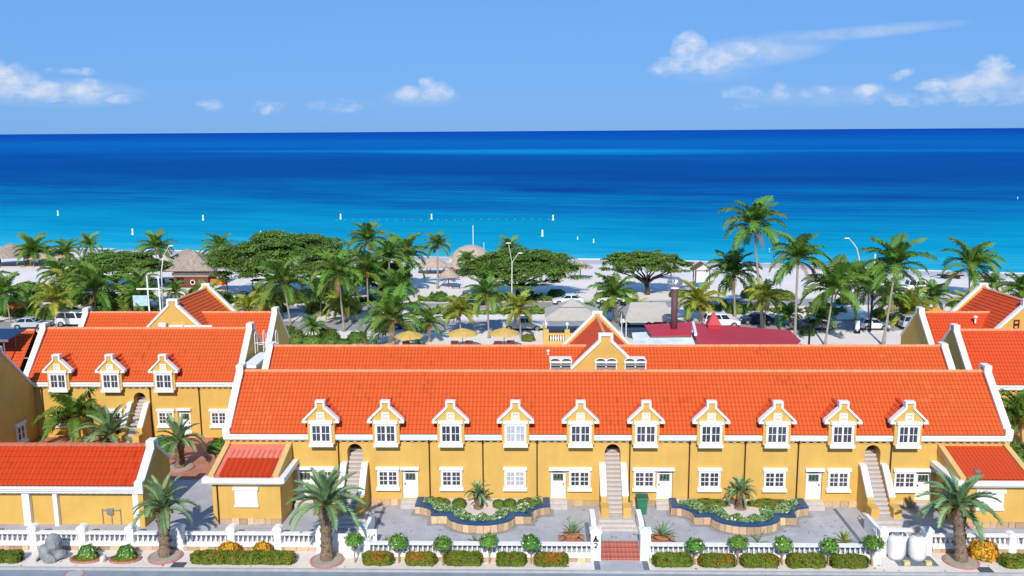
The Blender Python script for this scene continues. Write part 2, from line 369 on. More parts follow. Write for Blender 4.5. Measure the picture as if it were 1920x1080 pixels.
def grid_tile(name, a, b, s):
    m = bpy.data.materials.new(name); m.use_nodes = True; t = m.node_tree; p = t.nodes['Principled BSDF']; p.inputs['Roughness'].default_value = .6
    tcn = t.nodes.new('ShaderNodeTexCoord'); br = t.nodes.new('ShaderNodeTexBrick'); br.offset = 0; br.inputs['Scale'].default_value = 1 / s
    br.inputs['Brick Width'].default_value = 1; br.inputs['Row Height'].default_value = 1; br.inputs['Mortar Size'].default_value = .035
    br.inputs['Color1'].default_value = (*a, 1); br.inputs['Color2'].default_value = (*[c * .8 for c in a], 1); br.inputs['Mortar'].default_value = (*b, 1)
    mpn = t.nodes.new('ShaderNodeMapping'); mpn.inputs['Rotation'].default_value = (radians(45), 0, 0)
    t.links.new(tcn.outputs['Object'], mpn.inputs[0]); t.links.new(mpn.outputs[0], br.inputs[0]); t.links.new(br.outputs[0], p.inputs['Base Color'])
    return m
M['redtile'] = grid_tile('red_step_tile', (.42, .10, .07), (.55, .36, .30), .24)

def jointed(m, w, h, k=.86, mort=.012):
    t = m.node_tree; p = t.nodes['Principled BSDF']; src = p.inputs['Base Color'].links[0].from_socket
    geo = t.nodes.new('ShaderNodeNewGeometry'); br = t.nodes.new('ShaderNodeTexBrick'); br.inputs['Scale'].default_value = 1
    br.inputs['Brick Width'].default_value = w; br.inputs['Row Height'].default_value = h; br.inputs['Mortar Size'].default_value = mort; br.offset = .5
    br.inputs['Color1'].default_value = (1, 1, 1, 1); br.inputs['Color2'].default_value = (.93, .93, .93, 1); br.inputs['Mortar'].default_value = (k, k, k, 1)
    t.links.new(geo.outputs['Position'], br.inputs[0])
    nz = t.nodes.new('ShaderNodeTexNoise'); nz.inputs['Scale'].default_value = .9; nz.inputs['Detail'].default_value = 9; nz.inputs['Roughness'].default_value = .7; t.links.new(geo.outputs['Position'], nz.inputs['Vector'])
    r = t.nodes.new('ShaderNodeMapRange'); r.inputs[1].default_value = .36; r.inputs[2].default_value = .72; r.inputs[3].default_value = 1.05; r.inputs[4].default_value = .82; t.links.new(nz.outputs['Fac'], r.inputs[0])
    a = t.nodes.new('ShaderNodeMix'); a.data_type = 'RGBA'; a.blend_type = 'MULTIPLY'; a.inputs[0].default_value = 1; t.links.new(src, a.inputs[6]); t.links.new(br.outputs[0], a.inputs[7])
    c = t.nodes.new('ShaderNodeMix'); c.data_type = 'RGBA'; c.blend_type = 'MULTIPLY'; c.inputs[0].default_value = 1; t.links.new(a.outputs[2], c.inputs[6]); t.links.new(r.outputs[0], c.inputs[7]); t.links.new(c.outputs[2], p.inputs['Base Color'])
jointed(M['paving'], 1.2, 1.2, .85, .02); jointed(M['pavement'], .8, .8, .88, .02); jointed(M['terracotta'], .4, .4, .75, .03); jointed(M['asphalt'], 14, 9, .8, .02); jointed(M['road2'], 30, 12, .85, .03)
def sea_material():
    m = bpy.data.materials.new('sea_water'); m.use_nodes = True; t = m.node_tree; p = t.nodes['Principled BSDF']
    L = t.links.new
    def math(op, a, b=None, c=None):
        n = t.nodes.new('ShaderNodeMath'); n.operation = op
        for i, x in enumerate((a, b, c)):
            if x is None: continue
            if hasattr(x, 'is_output'): L(x, n.inputs[i])
            else: n.inputs[i].default_value = x
        return n.outputs[0]
    geo = t.nodes.new('ShaderNodeNewGeometry'); s = t.nodes.new('ShaderNodeSeparateXYZ'); L(geo.outputs['Position'], s.inputs[0])
    # offshore distance from the slanting shoreline, on a logarithmic scale
    off = math('ADD', math('SUBTRACT', s.outputs[1], 190), math('MULTIPLY', s.outputs[0], .22))
    lg = math('LOGARITHM', math('ADD', math('MAXIMUM', off, 0), 40), 10)
    def noise(sc, detail, rough, logx, ym=9.):
        # streaks lie across the view: stretch along x, and use the log distance so far bands stay broad
        cb = t.nodes.new('ShaderNodeCombineXYZ')
        L(math('MULTIPLY', math('DIVIDE', s.outputs[0], math('ADD', math('MAXIMUM', off, 0), 220)), logx), cb.inputs[0]); L(math('MULTIPLY', lg, ym), cb.inputs[1])
        n = t.nodes.new('ShaderNodeTexNoise'); n.inputs['Scale'].default_value = sc; n.inputs['Detail'].default_value = detail; n.inputs['Roughness'].default_value = rough
        L(cb.outputs[0], n.inputs['Vector']); return n.outputs['Fac']
    nA = noise(1.0, 6, .62, 3.2, 7.); nB = noise(3.4, 8, .72, 1.6, 26.); nC = noise(9, 7, .75, 2.2, 34.)
    def patch(u0, o0, su, so, amp):
        # one bank of pale sand or dark weed on the sea floor
        a = math('DIVIDE', math('SUBTRACT', s.outputs[0], u0), su); c = math('DIVIDE', math('SUBTRACT', lg, math_log(o0 + 40)), so)
        r = math('ADD', math('MULTIPLY', a, a), math('MULTIPLY', c, c))
        r = math('ADD', r, math('MULTIPLY', math('SUBTRACT', nB, .5), 2.2))
        return math('MULTIPLY', math('MAXIMUM', math('SUBTRACT', 1.0, r), 0.0), amp)
    import math as pm
    math_log = lambda x: pm.log10(x)
    banks = None
    for q in ((40, 1020, 300, .09, .55), (-260, 1050, 360, .045, .3), (420, 1050, 460, .035, .25), (330, 560, 150, .05, -.22)): 
        z_ = patch(*q); banks = z_ if banks is None else math('ADD', banks, z_)
    weed = None
    for q in ((12, 232, 34, .035, .8), (75, 215, 40, .02, .5), (120, 330, 110, .06, .5), (160, 205, 60, .025, .5), (-30, 270, 40, .015, .35), (10, 400, 120, .04, .35)):
        z_ = patch(*q); weed = z_ if weed is None else math('MAXIMUM', weed, z_)
    pos = math('ADD', lg, math('ADD', math('MULTIPLY', math('SUBTRACT', nA, .5), .70), math('ADD', math('MULTIPLY', math('SUBTRACT', nB, .5), .80), math('MULTIPLY', math('SUBTRACT', nC, .5), .85))))
    mr_ = t.nodes.new('ShaderNodeMapRange'); mr_.inputs[1].default_value = 1.6; mr_.inputs[2].default_value = 4.1; L(pos, mr_.inputs[0])
    cr = t.nodes.new('ShaderNodeValToRGB'); cr.color_ramp.interpolation = 'B_SPLINE'
    stops = [(0, (.05, .45, .56)), (.05, (.006, .36, .56)), (.14, (.001, .295, .47)), (.22, (.001, .225, .42)), (.29, (.001, .130, .37)), (.375, (.001, .080, .29)), (.44, (.001, .066, .27)),
             (.52, (.001, .082, .32)), (.60, (.001, .105, .37)), (.67, (.002, .135, .41)), (.72, (.001, .10, .37)), (.79, (.001, .085, .37)), (.9, (.001, .072, .36)), (1, (.001, .066, .35))]
    e = cr.color_ramp.elements; e[0].position = 0; e[0].color = (*stops[0][1], 1); e[1].position = 1; e[1].color = (*stops[-1][1], 1)
    for q, c in stops[1:-1]: x = e.new(q); x.color = (*c, 1)
    L(mr_.outputs[0], cr.inputs[0])
    df = t.nodes.new('ShaderNodeBsdfDiffuse'); gl = t.nodes.new('ShaderNodeBsdfGlossy'); gl.inputs['Roughness'].default_value = .35; ms = t.nodes.new('ShaderNodeMixShader'); ms.inputs[0].default_value = .015
    m1 = t.nodes.new('ShaderNodeMix'); m1.data_type = 'RGBA'; L(banks, m1.inputs[0]); m1.clamp_factor = True; L(cr.outputs[0], m1.inputs[6]); m1.inputs[7].default_value = (.004, .30, .58, 1)
    m2 = t.nodes.new('ShaderNodeMix'); m2.data_type = 'RGBA'; L(weed, m2.inputs[0]); m2.clamp_factor = True; L(m1.outputs[2], m2.inputs[6]); m2.inputs[7].default_value = (.002, .045, .22, 1)
    L(m2.outputs[2], df.inputs['Color']); L(df.outputs[0], ms.inputs[1]); L(gl.outputs[0], ms.inputs[2]); L(ms.outputs[0], t.nodes['Material Output'].inputs[0])
    mpn = t.nodes.new('ShaderNodeMapping'); mpn.inputs['Scale'].default_value = (.12, .5, 1); L(geo.outputs['Position'], mpn.inputs[0])
    nw = t.nodes.new('ShaderNodeTexNoise'); nw.inputs['Scale'].default_value = 1; nw.inputs['Detail'].default_value = 7; nw.inputs['Roughness'].default_value = .65; L(mpn.outputs[0], nw.inputs['Vector'])
    bp = t.nodes.new('ShaderNodeBump'); bp.inputs['Strength'].default_value = .55; bp.inputs['Distance'].default_value = .35; L(nw.outputs['Fac'], bp.inputs['Height']); L(bp.outputs[0], df.inputs['Normal']); L(bp.outputs[0], gl.inputs['Normal'])
    return m
M['sea'] = sea_material()
def sand_material():
    m = mat('beach_sand', (.78, .71, .66), .95, .07, .12, .3, 3, coord='Object', detail=8)
    t = m.node_tree; p = t.nodes['Principled BSDF']; src = p.inputs['Base Color'].links[0].from_socket
    geo = t.nodes.new('ShaderNodeNewGeometry'); s = t.nodes.new('ShaderNodeSeparateXYZ'); t.links.new(geo.outputs['Position'], s.inputs[0])
    r = t.nodes.new('ShaderNodeMapRange'); r.inputs[1].default_value = -1.12; r.inputs[2].default_value = -1.3; t.links.new(s.outputs[2], r.inputs[0])
    mx = t.nodes.new('ShaderNodeMix'); mx.data_type = 'RGBA'; t.links.new(r.outputs[0], mx.inputs[0]); t.links.new(src, mx.inputs[6]); mx.inputs[7].default_value = (.50, .48, .50, 1)
    t.links.new(mx.outputs[2], p.inputs['Base Color']); return m
M['sand'] = sand_material()
M['foam'] = mat('sea_foam', (.80, .84, .86), .7)

# ------------------------------------------------------------------ the setting: ground, roads, water
SHU = [-3000, -600, -130, -60, 0, 31, 58, 68, 90, 600, 3000]; SHV = [830, 310, 216, 203, 192, 189, 182.6, 176, 171, 90, -300]
def shore(u): return float(np.interp(u, SHU, SHV))
def gz(u, v): return float(min(-.05, max(-6, -.05 - (v - (shore(u) - 36)) / 36 * 1.55)))
def struct(o): o['kind'] = 'structure'; return o
b = MB()
us = [-3000, -1200, -600, -300] + [x for x in range(-200, 201, 10)] + [300, 600, 1200, 3000]
vs_ = [54.0, 70, 90, 110, 130] + [x for x in range(140, 236, 4)] + [260, 300, 400, 900]
for v in vs_:
    for u in us: b.v.append((u, v, gz(u, v)))
nu = len(us)
for j in range(len(vs_) - 1):
    for i in range(nu - 1): b.f.append((j * nu + i, j * nu + i + 1, (j + 1) * nu + i + 1, (j + 1) * nu + i)); b.m.append(0)
struct(b.obj('ground', M['sand'], smooth=True))
b = MB(); b.add([(-60000, 120, -1.6), (60000, 120, -1.6), (60000, 60000, -1.6), (-60000, 60000, -1.6)], [(0, 1, 2, 3)])
struct(b.obj('sea', M['sea']))
b = MB(); pts = []; r_ = random.Random(3)
for i in range(-100, 101):
    u = i * 2.0; s_ = shore(u); pts.append((u, s_ + .3 + .5 * sin(u * .11) + r_.uniform(-.15, .15), .75 + .5 * sin(u * .07 + 1) + r_.uniform(0, .4)))
for (u, s_, w) in pts: b.v.append((u, s_ - w, -1.59)); b.v.append((u, s_ + w, -1.585))
for i in range(len(pts) - 1):
    if sin(pts[i][0] * .21) > -.75: b.f.append((2 * i, 2 * i + 2, 2 * i + 3, 2 * i + 1)); b.m.append(0)
struct(b.obj('shore_foam', M['foam']))
def sheet(name, u0, u1, v0, v1, z, m, skew=0):
    bb = MB(); n = max(1, int(abs(u1 - u0) / 20))
    for i in range(n + 1):
        u = u0 + (u1 - u0) * i / n; bb.v += [(u, v0 + skew * u, z), (u, v1 + skew * u, z)]
    for i in range(n): bb.f.append((2 * i, 2 * i + 2, 2 * i + 3, 2 * i + 1)); bb.m.append(0)
    return struct(bb.obj(name, m))
sheet('near_road', -400, 400, 114.6, 120.9, -.03, M['road2'])
sheet('far_road', -400, 400, 129.2, 134.6, -.03, M['road2'], .055)
for nm, v, sk in (('road_kerb', 114.35, 0), ('road_kerb', 121.0, 0), ('road_kerb', 128.9, .055), ('road_kerb', 134.75, .055)):
    bb = MB()
    for i in range(20):
        u0 = -400 + 40 * i; bb.add([(u0, v + sk * u0, -.06), (u0 + 40, v + sk * (u0 + 40), -.06), (u0 + 40, v + .22 + sk * (u0 + 40), -.06), (u0, v + .22 + sk * u0, -.06),
                (u0, v + sk * u0, .08), (u0 + 40, v + sk * (u0 + 40), .08), (u0 + 40, v + .22 + sk * (u0 + 40), .08), (u0, v + .22 + sk * u0, .08)],
               [(4, 5, 6, 7), (0, 1, 5, 4), (2, 3, 7, 6)])
    struct(bb.obj(nm, M['kerb']))
struct(MB().add([(-900, -80, -.75), (900, -80, -.75), (900, 51.0, -.75), (-900, 51.0, -.75)], [(0, 1, 2, 3)]).obj('street', M['asphalt']))
struct(MB().box(-300, 300, 50.86, 51.02, -.78, -.595).obj('street_kerb', M['kerb']))
struct(MB().box(-300, 300, 51.02, 54.3, -.9, -.6).obj('pavement', M['pavement']))
bb = MB(); bb.box(-300, -10.9, 53.62, 63.9, -.62, 0); bb.box(-10.9, 3.985, 52.45, 63.9, -.62, 0); bb.box(6.415, 21.0, 52.45, 63.9, -.62, 0); bb.box(3.985, 6.415, 54.42, 63.9, -.62, 0); bb.box(21.0, 300, 53.9, 63.9, -.62, 0)
struct(bb.obj('courtyard', M['paving']))
sheet('terracotta_yard', -45, -21.6, 63.6, 73, .008, M['terracotta'])
sheet('terracotta_yard', 32.2, 60, 63.6, 73, .008, M['terracotta'])
bb = MB()
for (u0, u1, v0, v1) in [(-10.7, 3.55, 52.75, 52.95), (6.75, 20.8, 52.75, 52.95), (3.2, 3.5, 53.2, 56.4), (6.9, 7.2, 53.2, 58.6), (-10.55, -10.3, 53.2, 58.8), (20.2, 20.45, 53.2, 58.8)]:
    bb.add([(u0, v0, .004), (u1, v0, .004), (u1, v1, .004), (u0, v1, .004)], [(0, 1, 2, 3)])
struct(bb.obj('paving_border', M['pavedark']))
sheet('entrance_path', 3.9, 6.5, 51.03, 52.2, -.594, M['paving'])
sheet('entrance_path_border', 3.55, 3.9, 51.03, 52.2, -.594, M['pavedark'])
sheet('entrance_path_border', 6.5, 6.85, 51.03, 52.2, -.594, M['pavedark'])
# ------------------------------------------------------------------ roof tiles
def tile_roof(parent, org, ea, es, L, S, m, name='roof_tiles', period=.27, row=.36, amp=.045, seed=1, clip=None):
    """pan tiles as real geometry: org corner at the eave, ea unit vector along the eave, es unit vector up the slope"""
    org, ea, es = np.array(org, float), np.array(ea, float), np.array(es, float)
    nrm = np.cross(ea, es); nrm = nrm if nrm[2] > 0 else -nrm
    nc = max(1, round(L / period)); per = L / nc; nr = max(1, round(S / row)); rl = S / nr
    t = np.array([0, .2, .4, .6, .8]); hp = amp * (.5 + .5 * np.cos(2 * pi * t)) ** 1.3
    A = np.concatenate([(np.arange(nc)[:, None] + t[None]).ravel() * per, [L]]); Hh = np.concatenate([np.tile(hp, nc), [hp[0]]])
    rs = np.random.RandomState(seed); na = len(A)
    Sv = []; So = []
    for r in range(nr): Sv += [r * rl, (r + 1) * rl]; So += [.05, 0.0]
    Sv = np.array(Sv); So = np.array(So)
    P = org + A[None, :, None] * ea + Sv[:, None, None] * es + (Hh[None, :, None] + So[:, None, None]) * nrm
    P += (rs.uniform(-.006, .006, (len(Sv), na, 1))) * nrm
    if parent: P = P - np.array(WPOS[parent])
    idx = np.arange(len(Sv) * na).reshape(len(Sv), na)
    q = np.stack([idx[:-1, :-1], idx[:-1, 1:], idx[1:, 1:], idx[1:, :-1]], -1)
    tl = rs.uniform(0, 1, (nr, nc)); tv = np.zeros((len(Sv) - 1, na - 1))
    for j in range(len(Sv) - 1): tv[j] = np.repeat(tl[min(nr - 1, j // 2)], 5)
    q = q.reshape(-1, 4); tv = tv.ravel()
    if clip is not None:
        C = (org + A[None, :, None] * ea + Sv[:, None, None] * es)
        cen = (C[:-1, :-1] + C[1:, 1:]).reshape(-1, 3) / 2; k = clip(cen); q = q[k]; tv = tv[k]
    me = bpy.data.meshes.new(name); vv = P.reshape(-1, 3)
    me.vertices.add(len(vv)); me.vertices.foreach_set('co', vv.ravel())
    me.loops.add(q.size); me.loops.foreach_set('vertex_index', q.ravel().astype(np.int32))
    me.polygons.add(len(q)); me.polygons.foreach_set('loop_start', np.arange(0, q.size, 4, dtype=np.int32))
    me.polygons.foreach_set('use_smooth', np.zeros(len(q), dtype=bool)); me.update(calc_edges=True)
    at = me.attributes.new('tile', 'FLOAT', 'FACE'); at.data.foreach_set('value', tv.astype(np.float32))
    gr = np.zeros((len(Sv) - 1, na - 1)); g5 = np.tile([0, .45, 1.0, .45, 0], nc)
    for j in range(len(Sv) - 1): gr[j] = g5 if j % 2 == 0 else np.maximum(g5, .55)  # troughs and row risers darkened in colour, as dirt and as groove shade
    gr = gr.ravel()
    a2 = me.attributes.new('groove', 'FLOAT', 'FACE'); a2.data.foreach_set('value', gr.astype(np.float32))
    me.materials.append(m)
    return link(name, me, parent, kind='stuff')
def ridge_cap(parent, p0, p1, r=.13, m=None):
    p0, p1 = Vector(p0), Vector(p1); n = max(2, int((p1 - p0).length / .4)); pts = []; rad = []
    for i in range(n):
        a = p0.lerp(p1, i / n); c = p0.lerp(p1, (i + .92) / n); pts += [a, c]; rad += [r * .9, r * 1.08]
    pts.append(p1); rad.append(r)
    return MB().tube(pts, rad, 7).obj('ridge_cap', m or M['ridge'], parent)

# ------------------------------------------------------------------ windows, doors
_WIN = {}
def window_data(w, h, cols, rows, sash=2, lintel=True, sill=True):
    key = (round(w, 2), round(h, 2), cols, rows, sash, lintel, sill)
    if key in _WIN: return _WIN[key]
    f = MB(); g = MB(); fw = .09; D = -.13
    def bx(a0, a1, z0, z1, d=D): f.box(a0, a1, d, .0, z0, z1)
    bx(-w / 2, -w / 2 + fw, 0, h); bx(w / 2 - fw, w / 2, 0, h); bx(-w / 2 + fw, w / 2 - fw, 0, .12); bx(-w / 2 + fw, w / 2 - fw, h - .12, h)
    if lintel: f.box(-w / 2 - .09, w / 2 + .09, -.2, 0, h, h + .2)
    if sill: f.box(-w / 2 - .1, w / 2 + .1, -.24, 0, -.2, 0)
    sw = (w - 2 * fw) / sash
    for k in range(sash):
        a0 = -w / 2 + fw + k * sw; a1 = a0 + sw
        st = .06
        bx(a0, a0 + st, .12, h - .12, -.10); bx(a1 - st, a1, .12, h - .12, -.10)
        bx(a0 + st, a1 - st, .12, .12 + st, -.10); bx(a0 + st, a1 - st, h - .12 - st, h - .12, -.10)
        for c in range(1, cols): x = a0 + st + (sw - 2 * st) * c / cols; bx(x - .018, x + .018, .12 + st, h - .12 - st, -.088)
        for r in range(1, rows): z = .12 + st + (h - .24 - 2 * st) * r / rows; bx(a0 + st, a1 - st, z - .018, z + .018, -.086)
        g.add([(a0 + st, -.045, .12 + st), (a1 - st, -.045, .12 + st), (a1 - st, -.045, h - .12 - st), (a0 + st, -.045, h - .12 - st)], [(0, 1, 2, 3)])
    _WIN[key] = (f.data('window', M['frame']), g.data('window_panes', M['glass']), g.data('window_panes', M['curtain'])); return _WIN[key]
def add_window(parent, u, v, z, w, h, cols=2, rows=2, curtain=False, rot=0, name='window', **k):
    f, g, c = window_data(w, h, cols, rows, **k)
    o = link(name, f, parent, (u, v, z), rot=(0, 0, rot)); link('window_panes', c if curtain else g, o, (u, v, z)); return o
def add_door(parent, u, v, z, w, h, side=1):
    f = MB(); f.box(-w / 2 - .12, w / 2 + .12, -.42, -.222, h, h + .2)
    f.box(-w / 2, -w / 2 + .07, -.1, 0, 0, h); f.box(w / 2 - .07, w / 2, -.1, 0, 0, h); f.box(-w / 2 + .07, w / 2 - .07, -.1, 0, h - .07, h)
    f.box(-w / 2 + .07, w / 2 - .07, -.06, 0, 0, h * .60)
    f.box(-w / 2 + .07, -w / 2 + .17, -.06, 0, h * .60, h - .07); f.box(w / 2 - .17, w / 2 - .07, -.06, 0, h * .60, h - .07)
    f.box(-w / 2 + .17, w / 2 - .17, -.06, 0, h * .84, h * .88)
    o = f.obj('door', M['door'], None); o.parent = parent; p = WPOS[parent]; o.location = (u - p[0], v - p[1], z - p[2]); WPOS[o] = (u, v, z)
    g = MB(); g.add([(-w / 2 + .17, -.03, h * .6), (w / 2 - .17, -.03, h * .6), (w / 2 - .17, -.03, h - .07), (-w / 2 + .17, -.03, h - .07)], [(0, 1, 2, 3)])
    link('door_glass', g.data('door_glass', M['doorglass']), o, (u, v, z))
    bb = MB()
    for k in range(3): x = -w / 2 + .3 + k * (w - .6) / 2; bb.tube([(x - .03, -.05, h * .66), (x + .03, -.05, h * .74), (x, -.05, h * .83)], .035, 5)
    link('door_grille', bb.data('door_grille', M['dark']), o, (u, v, z))
    hd = MB().box(-.03, .03, -.14, -.06, .98, 1.10); link('door_handle', hd.data('door_handle', M['dark']), o, (u + side * (w / 2 - .15), v, z))
    return o
def gable_line(vf, ze, vr, zr, vb, off=.32, cap=.55, hw=.42, kneel=True):
    k = (zr - ze) / (vr - vf); zs = zr + off - hw * k * .55
    ln = []
    if kneel: ln += [(vf - .06, ze - .12), (vf - .06, ze + .42), (vf + .34, ze + .42 + .0)]
    ln += [(vf + .34 if kneel else vf, (ze + .42 + .12) if kneel else ze + off), (vr - hw, zs), (vr - hw, zr + cap), (vr + hw, zr + cap), (vr + hw, zs)]
    ln += [(vb, zr + off - (vb - vr) * k)]
    out = [ln[0]]
    for p in ln[1:]:
        if abs(p[0] - out[-1][0]) + abs(p[1] - out[-1][1]) > .02: out.append(p)
    return out
def dentil_row(parent, u0, u1, v, z0, z1, m, pitch=.44, depth=.2):
    f = MB(); n = max(1, int((u1 - u0) / pitch)); p = (u1 - u0) / n
    for i in range(n): f.box(u0 + p * i + p * .2, u0 + p * (i + 1) - p * .2, v - depth, v - .002, z0, z1)
    return f.obj('dentils', m, parent, kind='stuff')
def parapet_gable(root, u0, u1, line, ze_base, wallmat=None):
    """white coping over a yellow gable wall between u0 and u1; line is the (v,z) outline front to back"""
    c = MB(); c.band(line, .17, mp_vz, u0 - .09, u1 + .09); c.obj('gable_coping', M['white'], root)
    inn = offset_line(line, -.172)
    poly = inn + [(inn[-1][0], ze_base), (inn[0][0] + .02, ze_base)]
    # the lifted strip next to the roof is white like the coping
    g = MB(); g.prism(poly, mp_vz, u0, u1); g.obj('gable_wall', wallmat or M['wall'], root)
def dormer_proto(root, u, vf, ze, zw0, k, curtain=False):
    """ze: eave height of main roof at v=vf; zw0: sill height; k slope of the main roof"""
    v0 = vf - .16
    d = MB(); W_ = .92; er = 1.10
    poly = [(-W_, zw0 - .05), (W_, zw0 - .05), (W_, ze + er), (.30, ze + 1.95), (.30, ze + 2.28), (-.30, ze + 2.28), (-.30, ze + 1.95), (-W_, ze + er)]
    d.prism(poly, lambda a, b_, dd: (u + a, dd, b_), v0, v0 + .28)
    vb = vf + (er + .15) / k
    d.prism([(-W_ + .02, zw0 - .05), (W_ - .02, zw0 - .05), (W_ - .02, ze + er), (-W_ + .02, ze + er)], lambda a, b_, dd: (u + a, dd, b_), v0 + .28, vb)
    o = d.obj('dormer', M['wall'], root, (u, v0, zw0))
    cp = MB(); ln = [(-1.24, ze + .92), (-1.24, ze + 1.08), (-.33, ze + 1.98), (-.33, ze + 2.42), (.33, ze + 2.42), (.33, ze + 1.98), (1.24, ze + 1.08), (1.24, ze + .92)]
    cp.band(ln[1:-1], .13, lambda a, b_, dd: (u + a, dd, b_), v0 - .10, v0 + .34)
    for s in (-1, 1): cp.box(u + s * 1.09 - .17, u + s * 1.09 + .17, v0 - .13, v0 + .37, ze + .88, ze + 1.02)
    cp.obj('dormer_coping', M['white'], o)
    # little tiled roof behind the gable
    zr = ze + 1.86; rr = MB(); vend = vf + 1.95 / k
    for s in (-1, 1):
        tile_roof(o, (u + s * 1.14, v0 + .34, ze + .93), (0, 1, 0), (-s * .775, 0, .632), (vend - v0 - .3), 1.44, M['tilered'], 'dormer_tiles', .27, .36, seed=5)
    ridge_cap(o, (u, v0 + .34, zr + .03), (u, vend - .1, zr + .03), .12, M['tilered'])
    vt = MB()
    for (a0, a1, z0, z1) in ((-.27, -.17, .0, .62), (.17, .27, .0, .62), (-.17, .17, .52, .62), (-.17, .17, .0, .14)): vt.box(u + a0, u + a1, v0 - .06, v0, ze + .98 + z0, ze + .98 + z1)
    vt.box(u - .13, u + .13, v0 - .03, v0, ze + 1.2, ze + 1.44)
    vt.obj('dormer_vent', M['white'], o)
    f, g, c = window_data(1.46, 1.42, 2, 2)
    w_ = link('dormer_window', f, o, (u, v0, zw0)); link('window_panes', c if curtain else g, w_, (u, v0, zw0))
    return o
def house(name, label, u0, u1, vw, vf, ze, vr, zr, vb, m=None, arches=(), dormers=(), curtains=(), wins=(), doors=(), pipes=(), base=0.0, front=True, gl=True, gr=True, over=.0, zw=None, tile=True, seed=1, cap=.55, gable_v0=None):
    """long range: wall face vw, eave edge vf/ze, ridge vr/zr, back eave vb"""
    root = thing(name, label, 'building', ((u0 + u1) / 2, vw, base)); m = m or M['tile']
    k = (zr - ze) / (vr - vf); S = sqrt((vr - vf) ** 2 + (zr - ze) ** 2); zt = ze - .1
    w = MB(); ops = [(ua, wd, 'a', zs, zt_) for ua, wd, zs, zt_ in arches] + [(d[0], d[2] + .04, 'd', d[1], d[1] + d[3]) for d in doors]; x = u0 + .32
    for (ua, wd, kind, zs, ztp) in sorted(ops):
        w.box(x, ua - wd / 2, vw, vw + .3, base, zt)
        if kind == 'd':
            w.box(ua - wd / 2, ua + wd / 2, vw, vw + .3, base, zs); w.box(ua - wd / 2, ua + wd / 2, vw, vw + .3, ztp, zt); x = ua + wd / 2; continue
        arc = [(ua + wd / 2 * cos(pi * i / 10), zs + (ztp - zs) * sin(pi * i / 10)) for i in range(11)]
        w.prism([(ua + wd / 2, zt)] + arc + [(ua - wd / 2, zt)], mp_uz, vw, vw + .3)
        x = ua + wd / 2
    w.box(x, u1 - .32, vw, vw + .3, base, zt)
    zb = zr - (vb - vr) * k; w.box(u0 + .32, u1 - .32, vb - .5, vb - .2, base, zb)
    w.obj('wall', M['wall'], root)
    for (ua, wd, zs, ztp) in arches:
        r = MB(); r.box(ua - wd / 2 - .1, ua - wd / 2, vw + .3, vw + 2.6, base, zt); r.box(ua + wd / 2, ua + wd / 2 + .1, vw + .3, vw + 2.6, base, zt)
        r.box(ua - wd / 2 - .1, ua + wd / 2 + .1, vw + 2.6, vw + 2.7, base, zt); r.box(ua - wd / 2, ua + wd / 2, vw + .3, vw + 2.6, ztp + .02, ztp + .1)
        r.obj('stair_passage', M['wall'], root)
    # roof
    es = (0, (vr - vf) / S, (zr - ze) / S)
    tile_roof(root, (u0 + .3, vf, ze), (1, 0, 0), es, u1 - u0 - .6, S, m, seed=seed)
    bs = MB(); bs.add([(u0 + .3, vr, zr + .02), (u1 - .3, vr, zr + .02), (u1 - .3, vb, zb), (u0 + .3, vb, zb)], [(0, 1, 2, 3)]); bs.obj('back_roof', m, root)
    ridge_cap(root, (u0 + .34, vr, zr + .05), (u1 - .34, vr, zr + .05))
    if front:
        xs = sorted(dormers); segs = []; x = u0 - .05
        for d in xs: segs.append((x, d - .93)); x = d + .93
        segs.append((x, u1 + .05))
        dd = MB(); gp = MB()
        for a, c in segs:
            if c - a < .1: continue
            f = MB(); f.box(a, c, vf - .06, vw + .0, ze - .36, ze - .02); f.box(a, c, vf + .05, vw + .0, ze - .46, ze - .36); f.box(a - .0, c + .0, vf - .12, vf - .06, ze - .14, ze - .04); f.obj('cornice', M['white'], root)
            n = max(1, int((c - a) / .44)); p = (c - a) / n
            for i in range(n): dd.box(a + p * i + p * .28, a + p * (i + 1) - p * .28, vw - .06, vw - .002, ze - .63, ze - .461)
            for i in range(n + 1): gp.box(max(a, a + p * i - p * .27), min(c, a + p * i + p * .27), vw - .012, vw - .003, ze - .63, ze - .47)  # near-black boxes put the cornice's shade into the gaps between dentils
        dd.obj('dentils', M['wall'], root, kind='stuff'); gp.obj('dentil_gap_shade', M['dark'], root, kind='stuff')
    for (flag, a, c) in ((gl, u0, u0 + .32), (gr, u1 - .32, u1)):
        if not flag: continue
        ln = gable_line(vf, ze, vr, zr, vb, cap=cap, kneel=front)
        parapet_gable(root, a, c, ln, base)
    proto = None
    zw = zw or ze - .58
    for i, d in enumerate(dormers):
        if proto is None or (i in curtains):
            o = dormer_proto(root, d, vf, ze, zw, k, i in curtains); o_u = d
            if i not in curtains: proto = (o, d)
        else:
            c = copy_tree(proto[0], root); c.location.x += d - proto[1]; WPOS[c] = (d, WPOS[proto[0]][1], WPOS[proto[0]][2])
    for i, (u, z, w_, h, cu) in enumerate(wins): add_window(root, u, vw, z, w_, h, 2, 3, cu)
    for (u, z, w_, h, sd) in doors: add_door(root, u, vw + .22, z, w_, h, sd)
    for u in pipes:
        pp = MB(); pp.tube([(u, vf + .02, ze - .3), (u, vw - .09, ze - .75), (u, vw - .09, base + .1)], .05, 6); pp.box(u - .09, u + .09, vw - .16, vw - .02, ze - .62, ze - .5); pp.obj('downpipe', M['pipe'], root)
    return root
